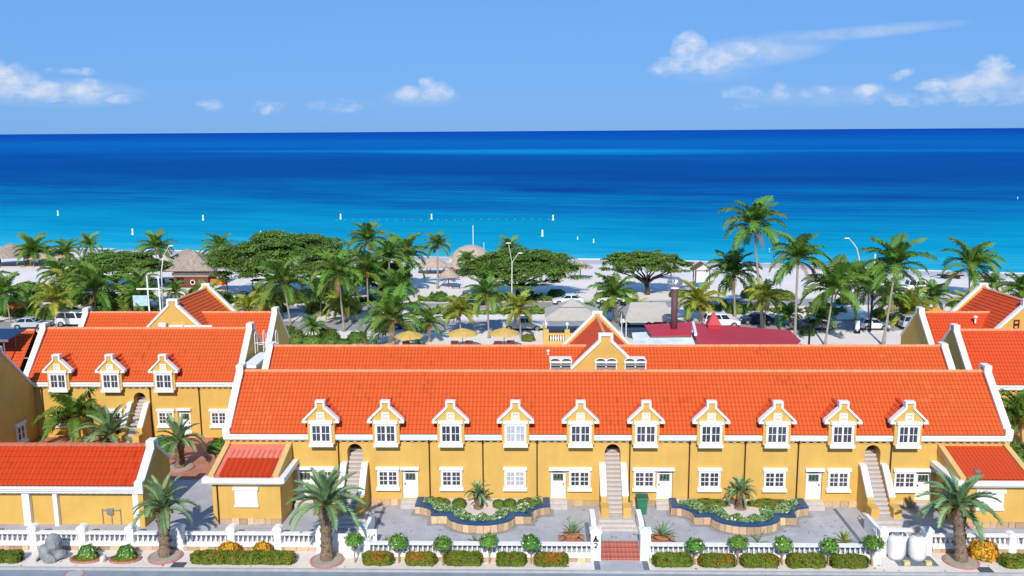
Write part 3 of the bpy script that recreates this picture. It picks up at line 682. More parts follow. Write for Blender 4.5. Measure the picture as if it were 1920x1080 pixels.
def stairs(root, uc, vw, wd, z0, z1, vb, n, wall_left=True, wall_right=True, spread=.0):
    st = MB(); run = (vw + 1.25 - vb) / n; rise = (z1 - z0) / n
    proto = MB().box(-wd / 2, wd / 2, 0, run + .06, -.16, 0).data('stair_step', M['step'])
    sw = MB()
    for i in range(n): sw.box(uc - wd / 2, uc + wd / 2, vb + run * i + .05, vb + run * (i + 1) + .05, z0 - .2, z0 + rise * i + .03)
    flight = sw.obj('stair_flight', mat_riser(), root)
    for i in range(n): link('stair_step', proto, flight, (uc, vb + run * i, z0 + rise * (i + 1)))
    for s, on in ((-1, wall_left), (1, wall_right)):
        if not on: continue
        x0 = uc + s * (wd / 2 + .002); x1 = uc + s * (wd / 2 + .34); a, c = min(x0, x1), max(x0, x1)
        top = [(vb + .35, 1.55), (vw - .45, 3.18), (vw - .01, 3.18)]
        pr = MB(); pr.prism([(vb + .35, 0), (vb + .35, 1.38), (vw - .45, 3.01), (vw - .003, 3.01), (vw - .003, 0)], mp_vz, a, c)
        pr.box(a - .06, c + .12, vb - .55, vb + .348, 0, 1.12)
        o = pr.obj('stair_side_wall', M['wall'], root)
        MB().band(top, .17, mp_vz, a - .04, c + .04).obj('side_wall_coping', M['white'], o)
_riser = []
def mat_riser():
    if not _riser: _riser.append(mat('stair_riser', (.40, .34, .30), .85, .1, 3))
    return _riser[0]
def stone_row(parent, pts, z0, h, outward, mortar=True, w=.5, gap=.03, th=.10, seed=1, namep='stone'):
    """individual stones along a ground polyline"""
    rs = random.Random(seed); n = 0
    for i in range(len(pts) - 1):
        a = Vector((*pts[i], 0)); c = Vector((*pts[i + 1], 0)); L = (c - a).length; t = (c - a).normalized(); x = 0.0
        ang = atan2(t.y, t.x)
        while x < L - .08:
            ww = min(L - x, w * rs.choice((.7, .9, 1.0, 1.25)))
            if L - x - ww < .15: ww = L - x
            p = a + t * (x + ww / 2)
            o = link(namep, stone_mesh(rs.randrange(4)), parent, (p.x, p.y, z0 + h / 2), rot=(0, 0, ang), scale=(max(.05, ww - gap), th * rs.uniform(.85, 1.2), h - gap))
            x += ww; n += 1
    return n
_ST = {}
def stone_mesh(i):
    if i not in _ST:
        rs = random.Random(40 + i); f = MB(); e = .12
        vs = [(-.5, -.5, -.5), (.5, -.5, -.5), (.5, .5, -.5), (-.5, .5, -.5), (-.5, -.5, .5), (.5, -.5, .5), (.5, .5, .5), (-.5, .5, .5)]
        f.add([(x + rs.uniform(-.03, .03), y + rs.uniform(-.12, .12), z + rs.uniform(-.04, .04)) for x, y, z in vs], [(3, 2, 1, 0), (4, 5, 6, 7), (0, 1, 5, 4), (1, 2, 6, 5), (2, 3, 7, 6), (3, 0, 4, 7)])
        _ST[i] = f.data('stone', M['stone'])
    return _ST[i]

# ------------------------------------------------------------------ the buildings
DORM = [-14.57, -10.15, -5.74, -1.36, 3.02, 7.41, 11.77, 16.18, 20.53, 24.89]
WINZ, WINH, WINW = 1.33, 1.28, 1.46
main = house('apartment_building', 'long front apartment building with ten dormers on its orange roof and three outside stairs', -21.3, 31.8, 59.1, 58.85, 5.2, 62.7, 8.56, 66.42,
    arches=[(-12.4, 1.06, 3.85, 4.44), (5.24, 1.06, 3.88, 4.46), (22.78, 1.06, 3.85, 4.44)],
    dormers=DORM, curtains=(3,),
    wins=[(u, WINZ, WINW, WINH, u == -1.41) for u in (-14.67, -10.16, -5.78, -1.41, 3.01, 7.42, 11.85, 16.26, 20.58, 25.03)],
    doors=[(-15.97, .48, 1.04, 2.12, -1), (-8.65, .48, 1.04, 2.12, -1), (1.54, .48, 1.04, 2.12, 1), (8.82, .48, 1.04, 2.12, -1), (18.96, .48, 1.04, 2.12, 1), (26.35, .48, 1.04, 2.12, -1)],
    pipes=[-13.52, -7.28, -3.61, .09, 6.40, 10.44, 14.2, 17.77, 23.99], seed=1)
for uc in (-12.4, 5.24, 22.78): stairs(main, uc, 59.1, 1.10, .45, 3.75, 56.75, 15)
segs = [(-15.3, -13.05), (-11.75, -9.25), (.0, .9), (2.15, 4.55), (5.95, 8.2), (9.4, 9.8), (17.5, 18.35), (19.6, 22.1), (23.5, 25.75)]
for i, (a, c) in enumerate(segs): stone_row(main, [(a, 59.07), (c, 59.07)], 0.0, .46, -1, w=.55, th=.1, seed=20 + i)
for u in (-15.97, -8.65, 1.54, 8.82, 18.96, 26.35):
    MB().box(u - .62, u + .62, 58.45, 59.1, 0, .30).box(u - .62, u + .62, 58.75, 59.1, .30, .46).obj('door_step', M['step'], main)
back = house('apartment_building', 'long rear apartment building whose roof ridge shows behind the ten dormers, with central yellow gable', -21.3, 32.1, 66.9, 66.45, 5.25, 70.15, 8.6, 73.9, front=False, cap=.3, seed=2)

def cross_gable(root, uf, ur, vf, vrr, zr, half, zb, m, hw=.56, wins=(), parap=.0):
    """cross roof with ridge along v: yellow gable in front, coped gable behind"""
    k = .98; ln = [(uf - half, zr - .45 - (half - hw) * k), (uf - hw, zr - .45), (uf - hw, zr + .12), (uf + hw, zr + .12), (uf + hw, zr - .45), (uf + half, zr - .45 - (half - hw) * k)]
    MB().band(ln, .2, mp_uz, vf - .1, vf + .34).obj('gable_coping', M['white'], root)
    inn = offset_line(ln, -.202); MB().prism(inn + [(inn[-1][0], zb), (inn[0][0], zb)], mp_uz, vf, vf + .26).obj('gable_wall', M['wall'], root)
    zt = zr - .22
    S = (half + .5) * sqrt(1 + k * k); c = 1 / sqrt(1 + k * k); sk = (ur - uf) / (vrr - vf); ln_v = sqrt(1 + sk * sk)
    for s in (-1, 1):
        tile_roof(root, (uf + s * (half + .5), vf + .34, zt - (half + .5) * k), (sk / ln_v, 1 / ln_v, 0), (-s * c, 0, k * c), (vrr - vf - .34) * ln_v, S, m, 'cross_roof_tiles', .27, .36, amp=.010, seed=9)
    ridge_cap(root, (uf + sk * .34, vf + .34, zt + .05), (ur, vrr, zt + .05))
    ln2 = [(ur - half - .6, zr - .1 - (half + .2) * k), (ur - .42, zr + .02), (ur - .42, zr + .32), (ur + .42, zr + .32), (ur + .42, zr + .02), (ur + half + .6, zr - .1 - (half + .2) * k)]
    MB().band(ln2, .2, mp_uz, vrr, vrr + .4).obj('gable_coping', M['white'], root)
    i2 = offset_line(ln2, -.202); MB().prism(i2 + [(i2[-1][0], zb), (i2[0][0], zb)], mp_uz, vrr + .05, vrr + .35).obj('gable_wall', M['wall'], root)
cross_gable(back, 5.35, 5.2, 67.5, 75.0, 10.15, 2.75, 6.2, M['tilered'])
for u in (1.93, 5.38, 7.6):
    f = MB(); f.box(u - .82, u - .74, 67.2, 68.6, 6.4, 8.1); f.box(u + .74, u + .82, 67.2, 68.6, 6.4, 8.1); f.box(u - .05, u + .05, 67.24, 67.4, 6.4, 8.3); f.box(u - .86, u + .86, 67.15, 68.8, 8.02, 8.16)
    for s in (-.42, .42):
        arc = [(u + s + .37 * cos(pi * i / 8), 8.16 + .19 * sin(pi * i / 8)) for i in range(9)]
        f.prism([(u + s + .43 * cos(pi * i / 8), 8.16 + .24 * sin(pi * i / 8)) for i in range(9)] + arc[::-1], mp_uz, 67.22, 67.36)
    w_ = f.obj('rooflight_window', M['white'], back, (u, 67.2, 6.4))
    g = MB(); g.box(u - .74, u + .74, 67.32, 67.36, 6.4, 8.02)
    for s in (-.42, .42): g.prism([(u + s + .37 * cos(pi * i / 8), 8.16 + .19 * sin(pi * i / 8)) for i in range(9)], mp_uz, 67.3, 67.33)
    g.obj('window_panes', M['glass'], w_)
    lv = MB()
    for i in range(6): z = 6.6 + i * .24; lv.box(u - .72, u + .72, 67.24, 67.31, z, z + .10)
    lv.obj('louvres', mat('grey_louvre', (.30, .32, .34), .5) if 'grey_louvre' not in bpy.data.materials else bpy.data.materials['grey_louvre'], w_)
left_mid = house('apartment_building', 'left set-back apartment building with three dormers and an arched stair behind the palms', -43.2, -24.7, 73.0, 72.75, 4.92, 76.75, 8.6, 80.4,
    arches=[(-33.4, 1.06, 3.4, 3.95)], dormers=[-40.0, -35.53, -31.04],
    wins=[(-40.0, 1.1, 1.4, 1.25, False), (-35.7, 1.1, 1.4, 1.25, False), (-31.25, 1.1, 1.4, 1.25, False), (-26.75, 1.1, 1.4, 1.25, False)], doors=[(-29.7, .2, 1.0, 2.2, 1)], pipes=[-41.7, -37.6, -32.45, -28.3], seed=3)
stairs(left_mid, -33.4, 73.0, 1.10, .2, 3.3, 70.6, 14)
left_rear = house('apartment_building', 'left rearmost apartment building with a tall yellow cross gable above its roof', -42.9, -24.5, 80.7, 80.35, 5.3, 83.8, 8.6, 87.4, front=False, seed=4)
cross_gable(left_rear, -33.35, -32.9, 81.0, 88.3, 10.35, 2.75, 6.5, M['tile'], hw=.52)
f = MB(); f.box(-34.6, -33.9, 80.5, 80.9, 7.75, 8.3); f.obj('air_conditioner', M['pvc'], left_rear)
MB().box(-33.6, -32.3, 80.45, 80.9, 7.85, 8.1).box(-32.2, -29.6, 80.45, 80.6, 7.95, 8.12).obj('service_pipe', M['pvc'], left_rear)
right_mid = house('apartment_building', 'right set-back apartment building behind the end of the front roof', 35.3, 62, 72.2, 71.95, 4.95, 75.9, 8.6, 79.6, wins=[(38.5, 1.1, 1.4, 1.25, False)], pipes=[37.4], m=M['tilered'], seed=6)
right_rear = house('apartment_building', 'right rearmost apartment building with cross roof and number eight on its gable', 35.5, 62, 80.0, 79.7, 5.3, 83.4, 8.6, 87, front=False, m=M['tilered'], seed=7)
cross_gable(right_rear, 43.7, 43.3, 80.0, 87.4, 10.4, 2.75, 6.5, M['tilered'])
n8 = MB()
for zc in (8.02, 8.44):
    for (a0, a1, z0, z1) in ((-.26, .26, -.24, -.12), (-.26, .26, .12, .24), (-.26, -.14, -.12, .12), (.14, .26, -.12, .12)): n8.box(42.75 + a0, 42.75 + a1, 79.95, 79.998, zc + z0, zc + z1)
n8.obj('number_eight', mat('maroon_paint', (.16, .02, .02), .6), right_rear)

# far-left range, gable turned to the yard
fl = house('apartment_building', 'leftmost apartment building showing its shaded gable wall with small windows', -70, -42.3, 64.9, 64.7, 4.9, 68.5, 8.4, 73.0, front=True, seed=8)
add_window(fl, -42.3, 66.5, 3.35, 1.3, 1.5, 1, 2, rot=radians(90), sash=2)
add_window(fl, -42.3, 70.3, .6, 1.2, 1.4, 1, 2, rot=radians(90), sash=2)
MB().band([(73.0 + .02, 4.45), (75.2, 6.45)], .2, mp_vz, -42.75, -42.15).obj('gable_coping', M['white'], fl)
MB().prism([(72.4, 0), (73.02, 4.2), (75.2, 6.2), (75.2, 0)], mp_vz, -42.6, -42.32).obj('gable_wall', M['wall'], fl)
fl2 = house('apartment_building', 'leftmost rear apartment building with a blue panel over its orange roof', -70, -43.6, 73.9, 72.9, 4.9, 76.75, 8.45, 80.4, front=False, seed=9, gr=False)
# low building front left
lb = thing('low_building', 'low front-left building with glossy orange roof and white columns', 'building', (-32, 55.8, 0))
kz = (4.75 - 2.88) / (57.6 - 55.2); S = sqrt(2.4 ** 2 + 1.87 ** 2)
tile_roof(lb, (-46, 55.2, 2.88), (1, 0, 0), (0, 2.4 / S, 1.87 / S), 46 - 25.96, S, M['tiledark'], period=.30, row=.45, amp=.08, seed=11)
MB().add([(-46, 57.6, 4.77), (-25.9, 57.6, 4.77), (-25.9, 60.0, 2.9), (-46, 60.0, 2.9)], [(0, 1, 2, 3)]).obj('back_roof', M['tiledark'], lb)
ridge_cap(lb, (-46, 57.6, 4.83), (-26, 57.6, 4.83), .17, mat('terracotta_ridge', (.45, .13, .07), .8, .15, 3))
MB().box(-46, -26.0, 55.78, 56.3, 0, 2.36).box(-46, -26.0, 59.4, 59.6, 0, 2.8).obj('wall', M['wall'], lb)
MB().box(-46, -25.8, 55.14, 56.3, 2.55, 2.84).box(-46, -25.9, 55.28, 56.3, 2.36, 2.55).obj('cornice', M['white'], lb)
MB().box(-46, -25.8, 55.02, 55.14, 2.72, 2.86).obj('gutter', M['white'], lb)
dentil_row(lb, -46, -26.2, 55.78, 2.18, 2.36, M['white'], .46, .2)
for u in (-45.2, -41.3, -37.4, -33.5, -31.55, -26.15):
    MB().box(u - (.24 if u != -31.55 else .14), u + (.24 if u != -31.55 else .14), 55.46, 55.778, 0, 2.355).obj('column', M['white'], lb)
parapet_gable(lb, -25.95, -25.6, [(55.1, 2.4), (55.1, 3.2), (55.5, 3.25), (57.25, 4.75), (57.25, 5.25), (57.95, 5.25), (57.95, 4.75), (59.9, 3.2)], 0)
pl_ = MB()
for i in range(3): pl_.tube([(-28.6 + i * .6, 55.72, 0), (-28.6 + i * .6, 55.72, 1.1)], .03, 5)
pl_.tube([(-28.6, 55.72, 1.0), (-27.4, 55.72, 1.0)], .03, 5); pl_.box(-28.25, -27.85, 55.6, 55.77, .75, 1.15); pl_.obj('meter_pipes', M['steel'], lb)

def annex(name, label, u0, u1, mroof, win_u, win_w, shutter, pink=False, side=1, fasc_side=True):
    root = thing(name, label, 'annex', ((u0 + u1) / 2, 55.9, 0))
    prof = [(55.9, .0), (55.9, 3.2), (59.09, 4.42), (59.09, 0)]
    w = MB(); w.box(u0, u1, 55.9, 56.15, 0, 3.1)
    for a, c in ((u0, u0 + .25), (u1 - .25, u1)):
        w.prism([(56.15, 0), (56.15, 3.3), (59.09, 4.35), (59.09, 0)], mp_vz, a, c)
    w.obj('wall', M['wall'], root)
    # raking yellow upstands either side of the roof
    kk = (4.42 - 3.42) / (59.09 - 55.55); S = sqrt((59.09 - 55.55) ** 2 + 1.0)
    up = MB()
    for a, c in ((u0 - .05, u0 + .30), (u1 - .30, u1 + .05)): up.band([(55.5, 3.56), (59.09, 4.58)], .36, mp_vz, a, c)
    up.obj('upstand', mat('pale_yellow_plaster', (.66, .43, .16), .85, .06, 1) if 'pale_yellow_plaster' not in bpy.data.materials else bpy.data.materials['pale_yellow_plaster'], root)
    base = MB().add([(u0 + .3, 55.5, 3.38), (u1 - .3, 55.5, 3.38), (u1 - .3, 59.09, 4.38), (u0 + .3, 59.09, 4.38)], [(0, 1, 2, 3)]); base.obj('roof', M['pinkroof'] if pink else mroof, root)
    es = (0, 3.54 / S, 1.0 / S)
    if pink:
        tile_roof(root, (u0 + .62, 55.5, 3.39), (1, 0, 0), es, u1 - u0 - 1.1, 2.1, M['tiledark'], period=.36, row=.36, amp=.08, seed=12)
        jl = MB()
        for i in range(10): x = u0 + .75 + i * (u1 - u0 - 1.3) / 9; jl.tube([(x, 55.5 + 2.1 * es[1], 3.40 + 2.1 * es[2]), (x, 55.5 + 3.1 * es[1], 3.40 + 3.1 * es[2])], .018, 4)
        jl.obj('roof_joint', M['tilered'], root)
    else: tile_roof(root, (u0 + .34, 55.5, 3.39), (1, 0, 0), es, u1 - u0 - .68, S, mroof, seed=13)
    f = MB(); f.box(u0 - .45, u1 + .45, 55.36, 55.9, 3.04, 3.36); f.box(u0 - .25, u1 + .25, 55.52, 55.9, 2.9, 3.04)
    if side > 0: f.box(u1 + .002, u1 + .45, 55.9, 59.05, 3.04, 3.36); f.box(u1 + .002, u1 + .25, 55.9, 59.05, 2.9, 3.04)
    else: f.box(u0 - .45, u0 - .002, 55.9, 59.05, 3.04, 3.36); f.box(u0 - .25, u0 - .002, 55.9, 59.05, 2.9, 3.04)
    f.obj('cornice', M['white'], root)
    s = MB(); s.box(win_u - win_w / 2, win_u + win_w / 2, 55.84, 55.9, 1.36, 2.42)
    o = MB().box(win_u - win_w / 2 - .1, win_u + win_w / 2 + .1, 55.72, 55.9, 2.42, 2.62).box(win_u - win_w / 2 - .06, win_u + win_w / 2 + .06, 55.74, 55.9, 1.24, 1.36).obj('window', M['white'], root, (win_u, 55.9, 1.3))
    for i in range(9): z = 1.38 + i * .115; MB().box(win_u - win_w / 2, win_u + win_w / 2, 55.80 + .012 * (i % 2), 55.9, z, z + .108).obj('shutter_slat', M['fabric_white'], o)
    stone_row(root, [(u0, 55.87), (u1, 55.87)], 0, .42, -1, w=.6, seed=31)
    MB().tube([(u0 + .35 if side > 0 else u1 - .02, 55.84, 2.9), (u0 + .35 if side > 0 else u1 - .02, 55.84, .05)], .05, 6).obj('downpipe', M['pipe'], root)
    return root
la = annex('annex', 'small yellow annex on the left end with pink-edged lean-to roof and shuttered window', -21.25, -16.75, M['tiledark'], -19.0, 1.5, True, True, 1)
ra = annex('annex', 'small yellow annex on the right end with plain orange lean-to roof behind the date palm', 27.1, 31.7, M['tilered'], 29.2, 1.7, True, False, -1)
MB().box(-.0 + 27.05, 27.098, 57.0, 57.9, .1, 2.3).box(27.03, 27.05, 57.05, 57.85, .15, 2.25).obj('side_door', M['dark'], ra)
MB().lathe([(.02, 0), (.22, .02), (.22, .12), (.14, .2), (.02, .22)], (28.4, 56.2, 3.62), 10).obj('roof_vent', mat('grey_vent', (.16, .17, .19), .5), ra)
# ------------------------------------------------------------------ foliage helpers
def leaf_mesh(name, pts, nrm, size, mats, seed=0, mi=None, aspect=1.7, up=.0):
    """many small leaf faces; pts, nrm (n,3)"""
    rs = np.random.RandomState(seed); n = len(pts); nrm = nrm + rs.normal(0, .55, (n, 3)); nrm[:, 2] += up
    nrm /= np.linalg.norm(nrm, axis=1)[:, None] + 1e-9
    a = rs.normal(0, 1, (n, 3)); t = np.cross(nrm, a); t /= np.linalg.norm(t, axis=1)[:, None] + 1e-9; bt = np.cross(nrm, t)
    s = (size * rs.uniform(.6, 1.35, n))[:, None]
    P = np.stack([pts - t * s * aspect / 2, pts + bt * s / 2, pts + t * s * aspect / 2, pts - bt * s / 2], 1).reshape(-1, 3)
    me = bpy.data.meshes.new(name); me.vertices.add(4 * n); me.vertices.foreach_set('co', P.ravel())
    me.loops.add(4 * n); me.loops.foreach_set('vertex_index', np.arange(4 * n, dtype=np.int32))
    me.polygons.add(n); me.polygons.foreach_set('loop_start', np.arange(0, 4 * n, 4, dtype=np.int32))
    if not isinstance(mats, (list, tuple)): mats = [mats]
    for m in mats: me.materials.append(m)
    me.polygons.foreach_set('use_smooth', np.zeros(n, dtype=bool))
    if mi is not None: me.polygons.foreach_set('material_index', mi.astype(np.int32))
    me.update(calc_edges=True); return me
def ell_pts(rs, n, c, r, shell=.55):
    d = rs.normal(0, 1, (n, 3)); d /= np.linalg.norm(d, axis=1)[:, None]
    k = rs.uniform(shell, 1.0, n)[:, None]; return np.array(c) + d * k * np.array(r), d / np.array(r) * min(r)

# palm fronds --------------------------------------------------------
def frond_mesh(name, m, elev, bend, nleaf, ll, droop, lw, seed, vee=.35, tip_tri=False, rib=.012, twist=0.0, start=.13):
    rs = random.Random(seed); N = 9; p = Vector((0, 0, 0)); a = elev; pts = [p.copy()]; ang = [a]
    for i in range(N):
        a = elev - bend * ((i + .5) / N) ** 1.25; p = p + Vector((cos(a), sin(twist) * .3 * (i / N) * cos(a), sin(a))) / N; pts.append(p.copy()); ang.append(a)
    f = MB(); f.cur = 1; f.tube(pts, [rib * (1 - .85 * i / N) for i in range(N + 1)], 4, cap=False); f.cur = 0
    def at(t):
        x = t * N; i = min(N - 1, int(x)); return pts[i].lerp(pts[i + 1], x - i), ang[min(N, i + 1)]
    for k in range(nleaf):
        t = start + (1 - start) * (k + .5) / nleaf
        q, an = at(t); fw = Vector((cos(an), 0, sin(an))); up = Vector((-sin(an), 0, cos(an)))
        prof = (sin(pi * min(1, (t - start * .6) / (1.12 - start * .6)) ** .8)) ** .6
        for s in (-1, 1):
            L = ll * max(.25, prof) * rs.uniform(.85, 1.12)
            d = (Vector((0, s, 0)) * (1 - .35 * t) + fw * (.45 + .7 * t) + up * vee * rs.uniform(.6, 1.3)).normalized()
            d2 = (d + Vector((0, 0, -droop * rs.uniform(.7, 1.4)))).normalized()
            w = fw * lw * .5
            m1 = q + d * L * .5; e = m1 + d2 * L * .5
            f.add([tuple(q - w * .7), tuple(q + w * .7), tuple(m1 + w), tuple(m1 - w), tuple(e)], [(0, 1, 2, 3), (3, 2, 4)])
    return f.data(name, [m, M['rachis']])
def frond_set(prefix, m, nleaf, ll, lw, droop, seed, vee=.35, rib=.012):
    S = []
    for i, (e, bd) in enumerate(((80, 55), (62, 85), (42, 95), (20, 95), (0, 80), (-22, 62))):
        S.append([frond_mesh('palm_frond', m, radians(e), radians(bd), nleaf, ll, droop, lw, seed + 10 * i + j, vee, rib=rib, twist=(-.6, .6)[j]) for j in range(2)])
    return S
FR = {'n': frond_set('n', M['frond'], 22, .36, .052, .85, 1), 'y': frond_set('y', M['frondyel'], 22, .36, .052, .85, 200)}
FR['w'] = FR['n']; FR['d'] = frond_set('d', M['frond'], 24, .22, .03, .25, 300)
FR['dry'] = frond_set('dry', M['fronddry'], 14, .22, .05, .9, 500)
FRDATE = []
for i, (e, bd) in enumerate(((82, 40), (66, 62), (50, 85), (32, 98), (12, 95), (-15, 62))):
    FRDATE.append([frond_mesh('palm_frond', M['frondate'], radians(e), radians(bd), 64, .18, .14, .027, 700 + 10 * i + j, .5, rib=.014, twist=(-.5, .5)[j], start=.10) for j in range(2)])
def put_crown(root, c, r, sets, n, rs, classes, wind=0, sc=(1.08, 1.38)):
    for i in range(n):
        f = (i + .5) / n; k = classes[min(len(classes) - 1, int(f * len(classes)))]
        az = i * 2.39996 + rs.uniform(-.25, .25)
        if wind: az = az + wind * .55 * sin(az - 0)  # bunch fronds to leeward
        o = link('palm_frond', sets[k][rs.randrange(2)], root, c, rot=(rs.uniform(-.12, .12), rs.uniform(-.10, .10), az), scale=r * rs.uniform(*sc))
def coconut_palm(label, bx, by, bz, cx, cz, r, kind, seed, tall=False):
    rs = random.Random(seed); root = thing('coconut_palm', label, 'palm tree', (bx, by, bz), 'palm trees between the buildings and the beach')
    cz = max(bz + .9, cz - .38 * r); h = cz - bz; tr = max(.13, min(.22, .085 + .012 * h)); n = 9; P = []; R = []
    cy = by + rs.uniform(-.3, .3)
    for i in range(n + 1):
        t = i / n; bow = .10 * (cx - bx) * sin(pi * t)
        P.append((bx + (cx - bx) * (t ** 1.25) + bow, by + (cy - by) * t, bz - .15 + (h + .1) * t)); R.append(tr * (1.45 - .6 * min(1, t * 5) if t < .2 else .85 - .25 * t) * rs.uniform(.96, 1.04))
    MB().tube(P, R, 8).obj('trunk', M['trunk'], root, smooth=True)
    c = (cx, cy, cz - .05)
    nf = 23 if kind != 'd' else 18; r = r * 1.07
    put_crown(root, c, r, FR[kind], nf, rs, [0, 0, 0, 1, 1, 1, 2, 2, 2, 3, 3, 4, 5], wind=(-1.2 if kind == 'w' else 0.35))
    if rs.random() < .65:
        put_crown(root, c, r * .8, FR['dry'], rs.choice((2, 3, 4)), rs, [5], 0)
    hb = MB()
    for k in range(6):
        a = rs.uniform(0, 6.28); hb.ball((c[0] + .2 * cos(a), c[1] + .2 * sin(a), c[2] - .12 - rs.uniform(0, .25)), .12, .12, .15, 6, 4)
    hb.tube([(c[0], c[1], c[2] - .45), (c[0], c[1], c[2] + .2)], [.16, .2], 7)
    hb.obj('coconut_cluster', M['fruit'] if rs.random() < .5 else M['fronddry'], root, smooth=True)
    return root
def date_palm(label, b_, c, r, seed, trunk_r=.36, ring=True, n=30, fruit=True, classes=None, group='date palms in the front garden'):
    rs = random.Random(seed); root = thing('date_palm', label, 'palm tree', b_, group)
    h = c[2] - b_[2]; P = []; R = []
    for i in range(15):
        t = i / 14; P.append((b_[0] + (c[0] - b_[0]) * t, b_[1], b_[2] - .05 + h * t)); R.append(trunk_r * (1.25 - .35 * min(1, t * 3) + (.25 if t > .72 else 0)) * (1 + .05 * (-1) ** i))
    MB().tube(P, R, 12).obj('trunk', M['datebark'], root)
    # cut leaf bases on the trunk
    bs = MB()
    for i in range(90):
        t = rs.uniform(.08, .98); a = i * 2.4; rr = trunk_r * (1.22 - .35 * min(1, t * 3) + (.25 if t > .72 else 0)); z = b_[2] + h * t
        x = b_[0] + (c[0] - b_[0]) * t
        d = Vector((cos(a), sin(a), 0)); e = Vector((-sin(a), cos(a), 0)) * .07; q = Vector((x, b_[1], z)) + d * rr * .95
        tip = q + d * .10 + Vector((0, 0, .14)); bs.add([tuple(q - e), tuple(q + e), tuple(tip + e * .6), tuple(tip - e * .6)], [(0, 1, 2, 3)])
        bs.add([tuple(q - e + Vector((0, 0, -.05))), tuple(q + e + Vector((0, 0, -.05))), tuple(tip + e * .6), tuple(tip - e * .6)], [(3, 2, 1, 0)])
    bs.obj('leaf_base', M['datebark'], root, kind='stuff')
    put_crown(root, c, r, FRDATE, n, rs, classes or [0, 0, 1, 1, 2, 2, 3, 3, 4], sc=(.98, 1.15))
    if fruit:
        fm = MB()
        for k in range(9):
            a = rs.uniform(0, 6.28); q = Vector((c[0], c[1], c[2] - .15)); d = Vector((cos(a) * .8, sin(a) * .8, .5)); pts = [q, q + d * .35, q + d * .6 + Vector((0, 0, -.12)), q + d * .7 + Vector((0, 0, -.45))]
            fm.tube(pts, [.03, .035, .05, .09], 5)
        fm.obj('fruit_stalk', M['fruit'], root)
    if ring:
        rg = MB(); rg.lathe([(1.02, -.02), (1.05, .10), (.93, .13), (.90, .10), (.02, .10)], (b_[0], b_[1], b_[2]), 28)
        o = rg.obj('bed_ring', mat('pink_kerb', (.46, .22, .20), .8, .1, 3) if 'pink_kerb' not in bpy.data.materials else bpy.data.materials['pink_kerb'], root)
        MB().lathe([(.9, 0), (.88, .03), (.02, .04)], (b_[0], b_[1], b_[2] + .102), 24).obj('bed_gravel', mat('bed_concrete', (.36, .33, .27), .9, .15, 4) if 'bed_concrete' not in bpy.data.materials else bpy.data.materials['bed_concrete'], o)
    return root
date_palm('date palm with blue-green fronds before the lane left of the shuttered annex', (-23.12, 52.32, -.6), (-23.04, 52.3, 2.55), 2.1, 1, n=24)
date_palm('large date palm with hanging orange fruit stalks before the left gate', (-12.89, 51.95, -.6), (-12.84, 51.95, 2.95), 2.55, 2, trunk_r=.37, n=28)
date_palm('date palm with rough brown trunk before the right annex, near the white tanks', (25.93, 52.31, -.6), (25.5, 52.31, 2.85), 2.4, 3, trunk_r=.37, n=25, classes=[0, 1, 1, 2, 2, 3, 3, 4])
date_palm('short date palm with thick trunk in the lane beside the red paving', (-27.42, 65.88, 0), (-27.37, 65.88, 2.1), 2.1, 4, trunk_r=.34, fruit=False, n=22, group='date palms in the lane yard')
date_palm('low trunkless date palm in front of the arched stair of the left building', (-35.2, 70.6, 0), (-35.1, 70.6, .9), 2.6, 5, ring=False, fruit=False, n=24, group='date palms in the lane yard')
date_palm('small cycad on a bulbous trunk in the left curved planter', (-3.84, 57.25, .68), (-3.84, 57.25, 1.55), .95, 6, trunk_r=.26, ring=False, fruit=False, n=24, group='cycads in the curved planters')
date_palm('small cycad with reddish lower leaves in the right curved planter', (13.63, 57.4, .68), (13.6, 57.4, 1.7), 1.15, 7, trunk_r=.32, ring=False, fruit=True, n=26, group='cycads in the curved planters')

# ------------------------------------------------------------------ balustrades
BAL = MB().lathe([(.075, 0), (.075, .04), (.035, .07), (.075, .19), (.068, .25), (.03, .38), (.045, .42), (.07, .44), (.07, .47)], (0, 0, 0), 7).data('baluster', M['white'], True)
def pillar(parent, u, v, z0, z1, w=.46, dome=True, name='pillar'):
    p = MB(); p.box(u - w / 2, u + w / 2, v - w / 2, v + w / 2, z0, z1 - .16); p.box(u - w / 2 - .06, u + w / 2 + .06, v - w / 2 - .06, v + w / 2 + .06, z1 - .16, z1 - .04)
    if dome: p.prism([(u - w / 2 - .03, z1 - .04)] + [(u - (w / 2 + .03) * cos(pi * i / 6), z1 - .04 + .14 * sin(pi * i / 6)) for i in range(1, 6)] + [(u + w / 2 + .03, z1 - .04)], mp_uz, v - w / 2 - .03, v + w / 2 + .03)
    else: p.lathe([(w * .6, 0), (w * .42, .09), (.02, .15)], (u, v, z1 - .04), 4)
    return p.obj(name, M['white'], parent)
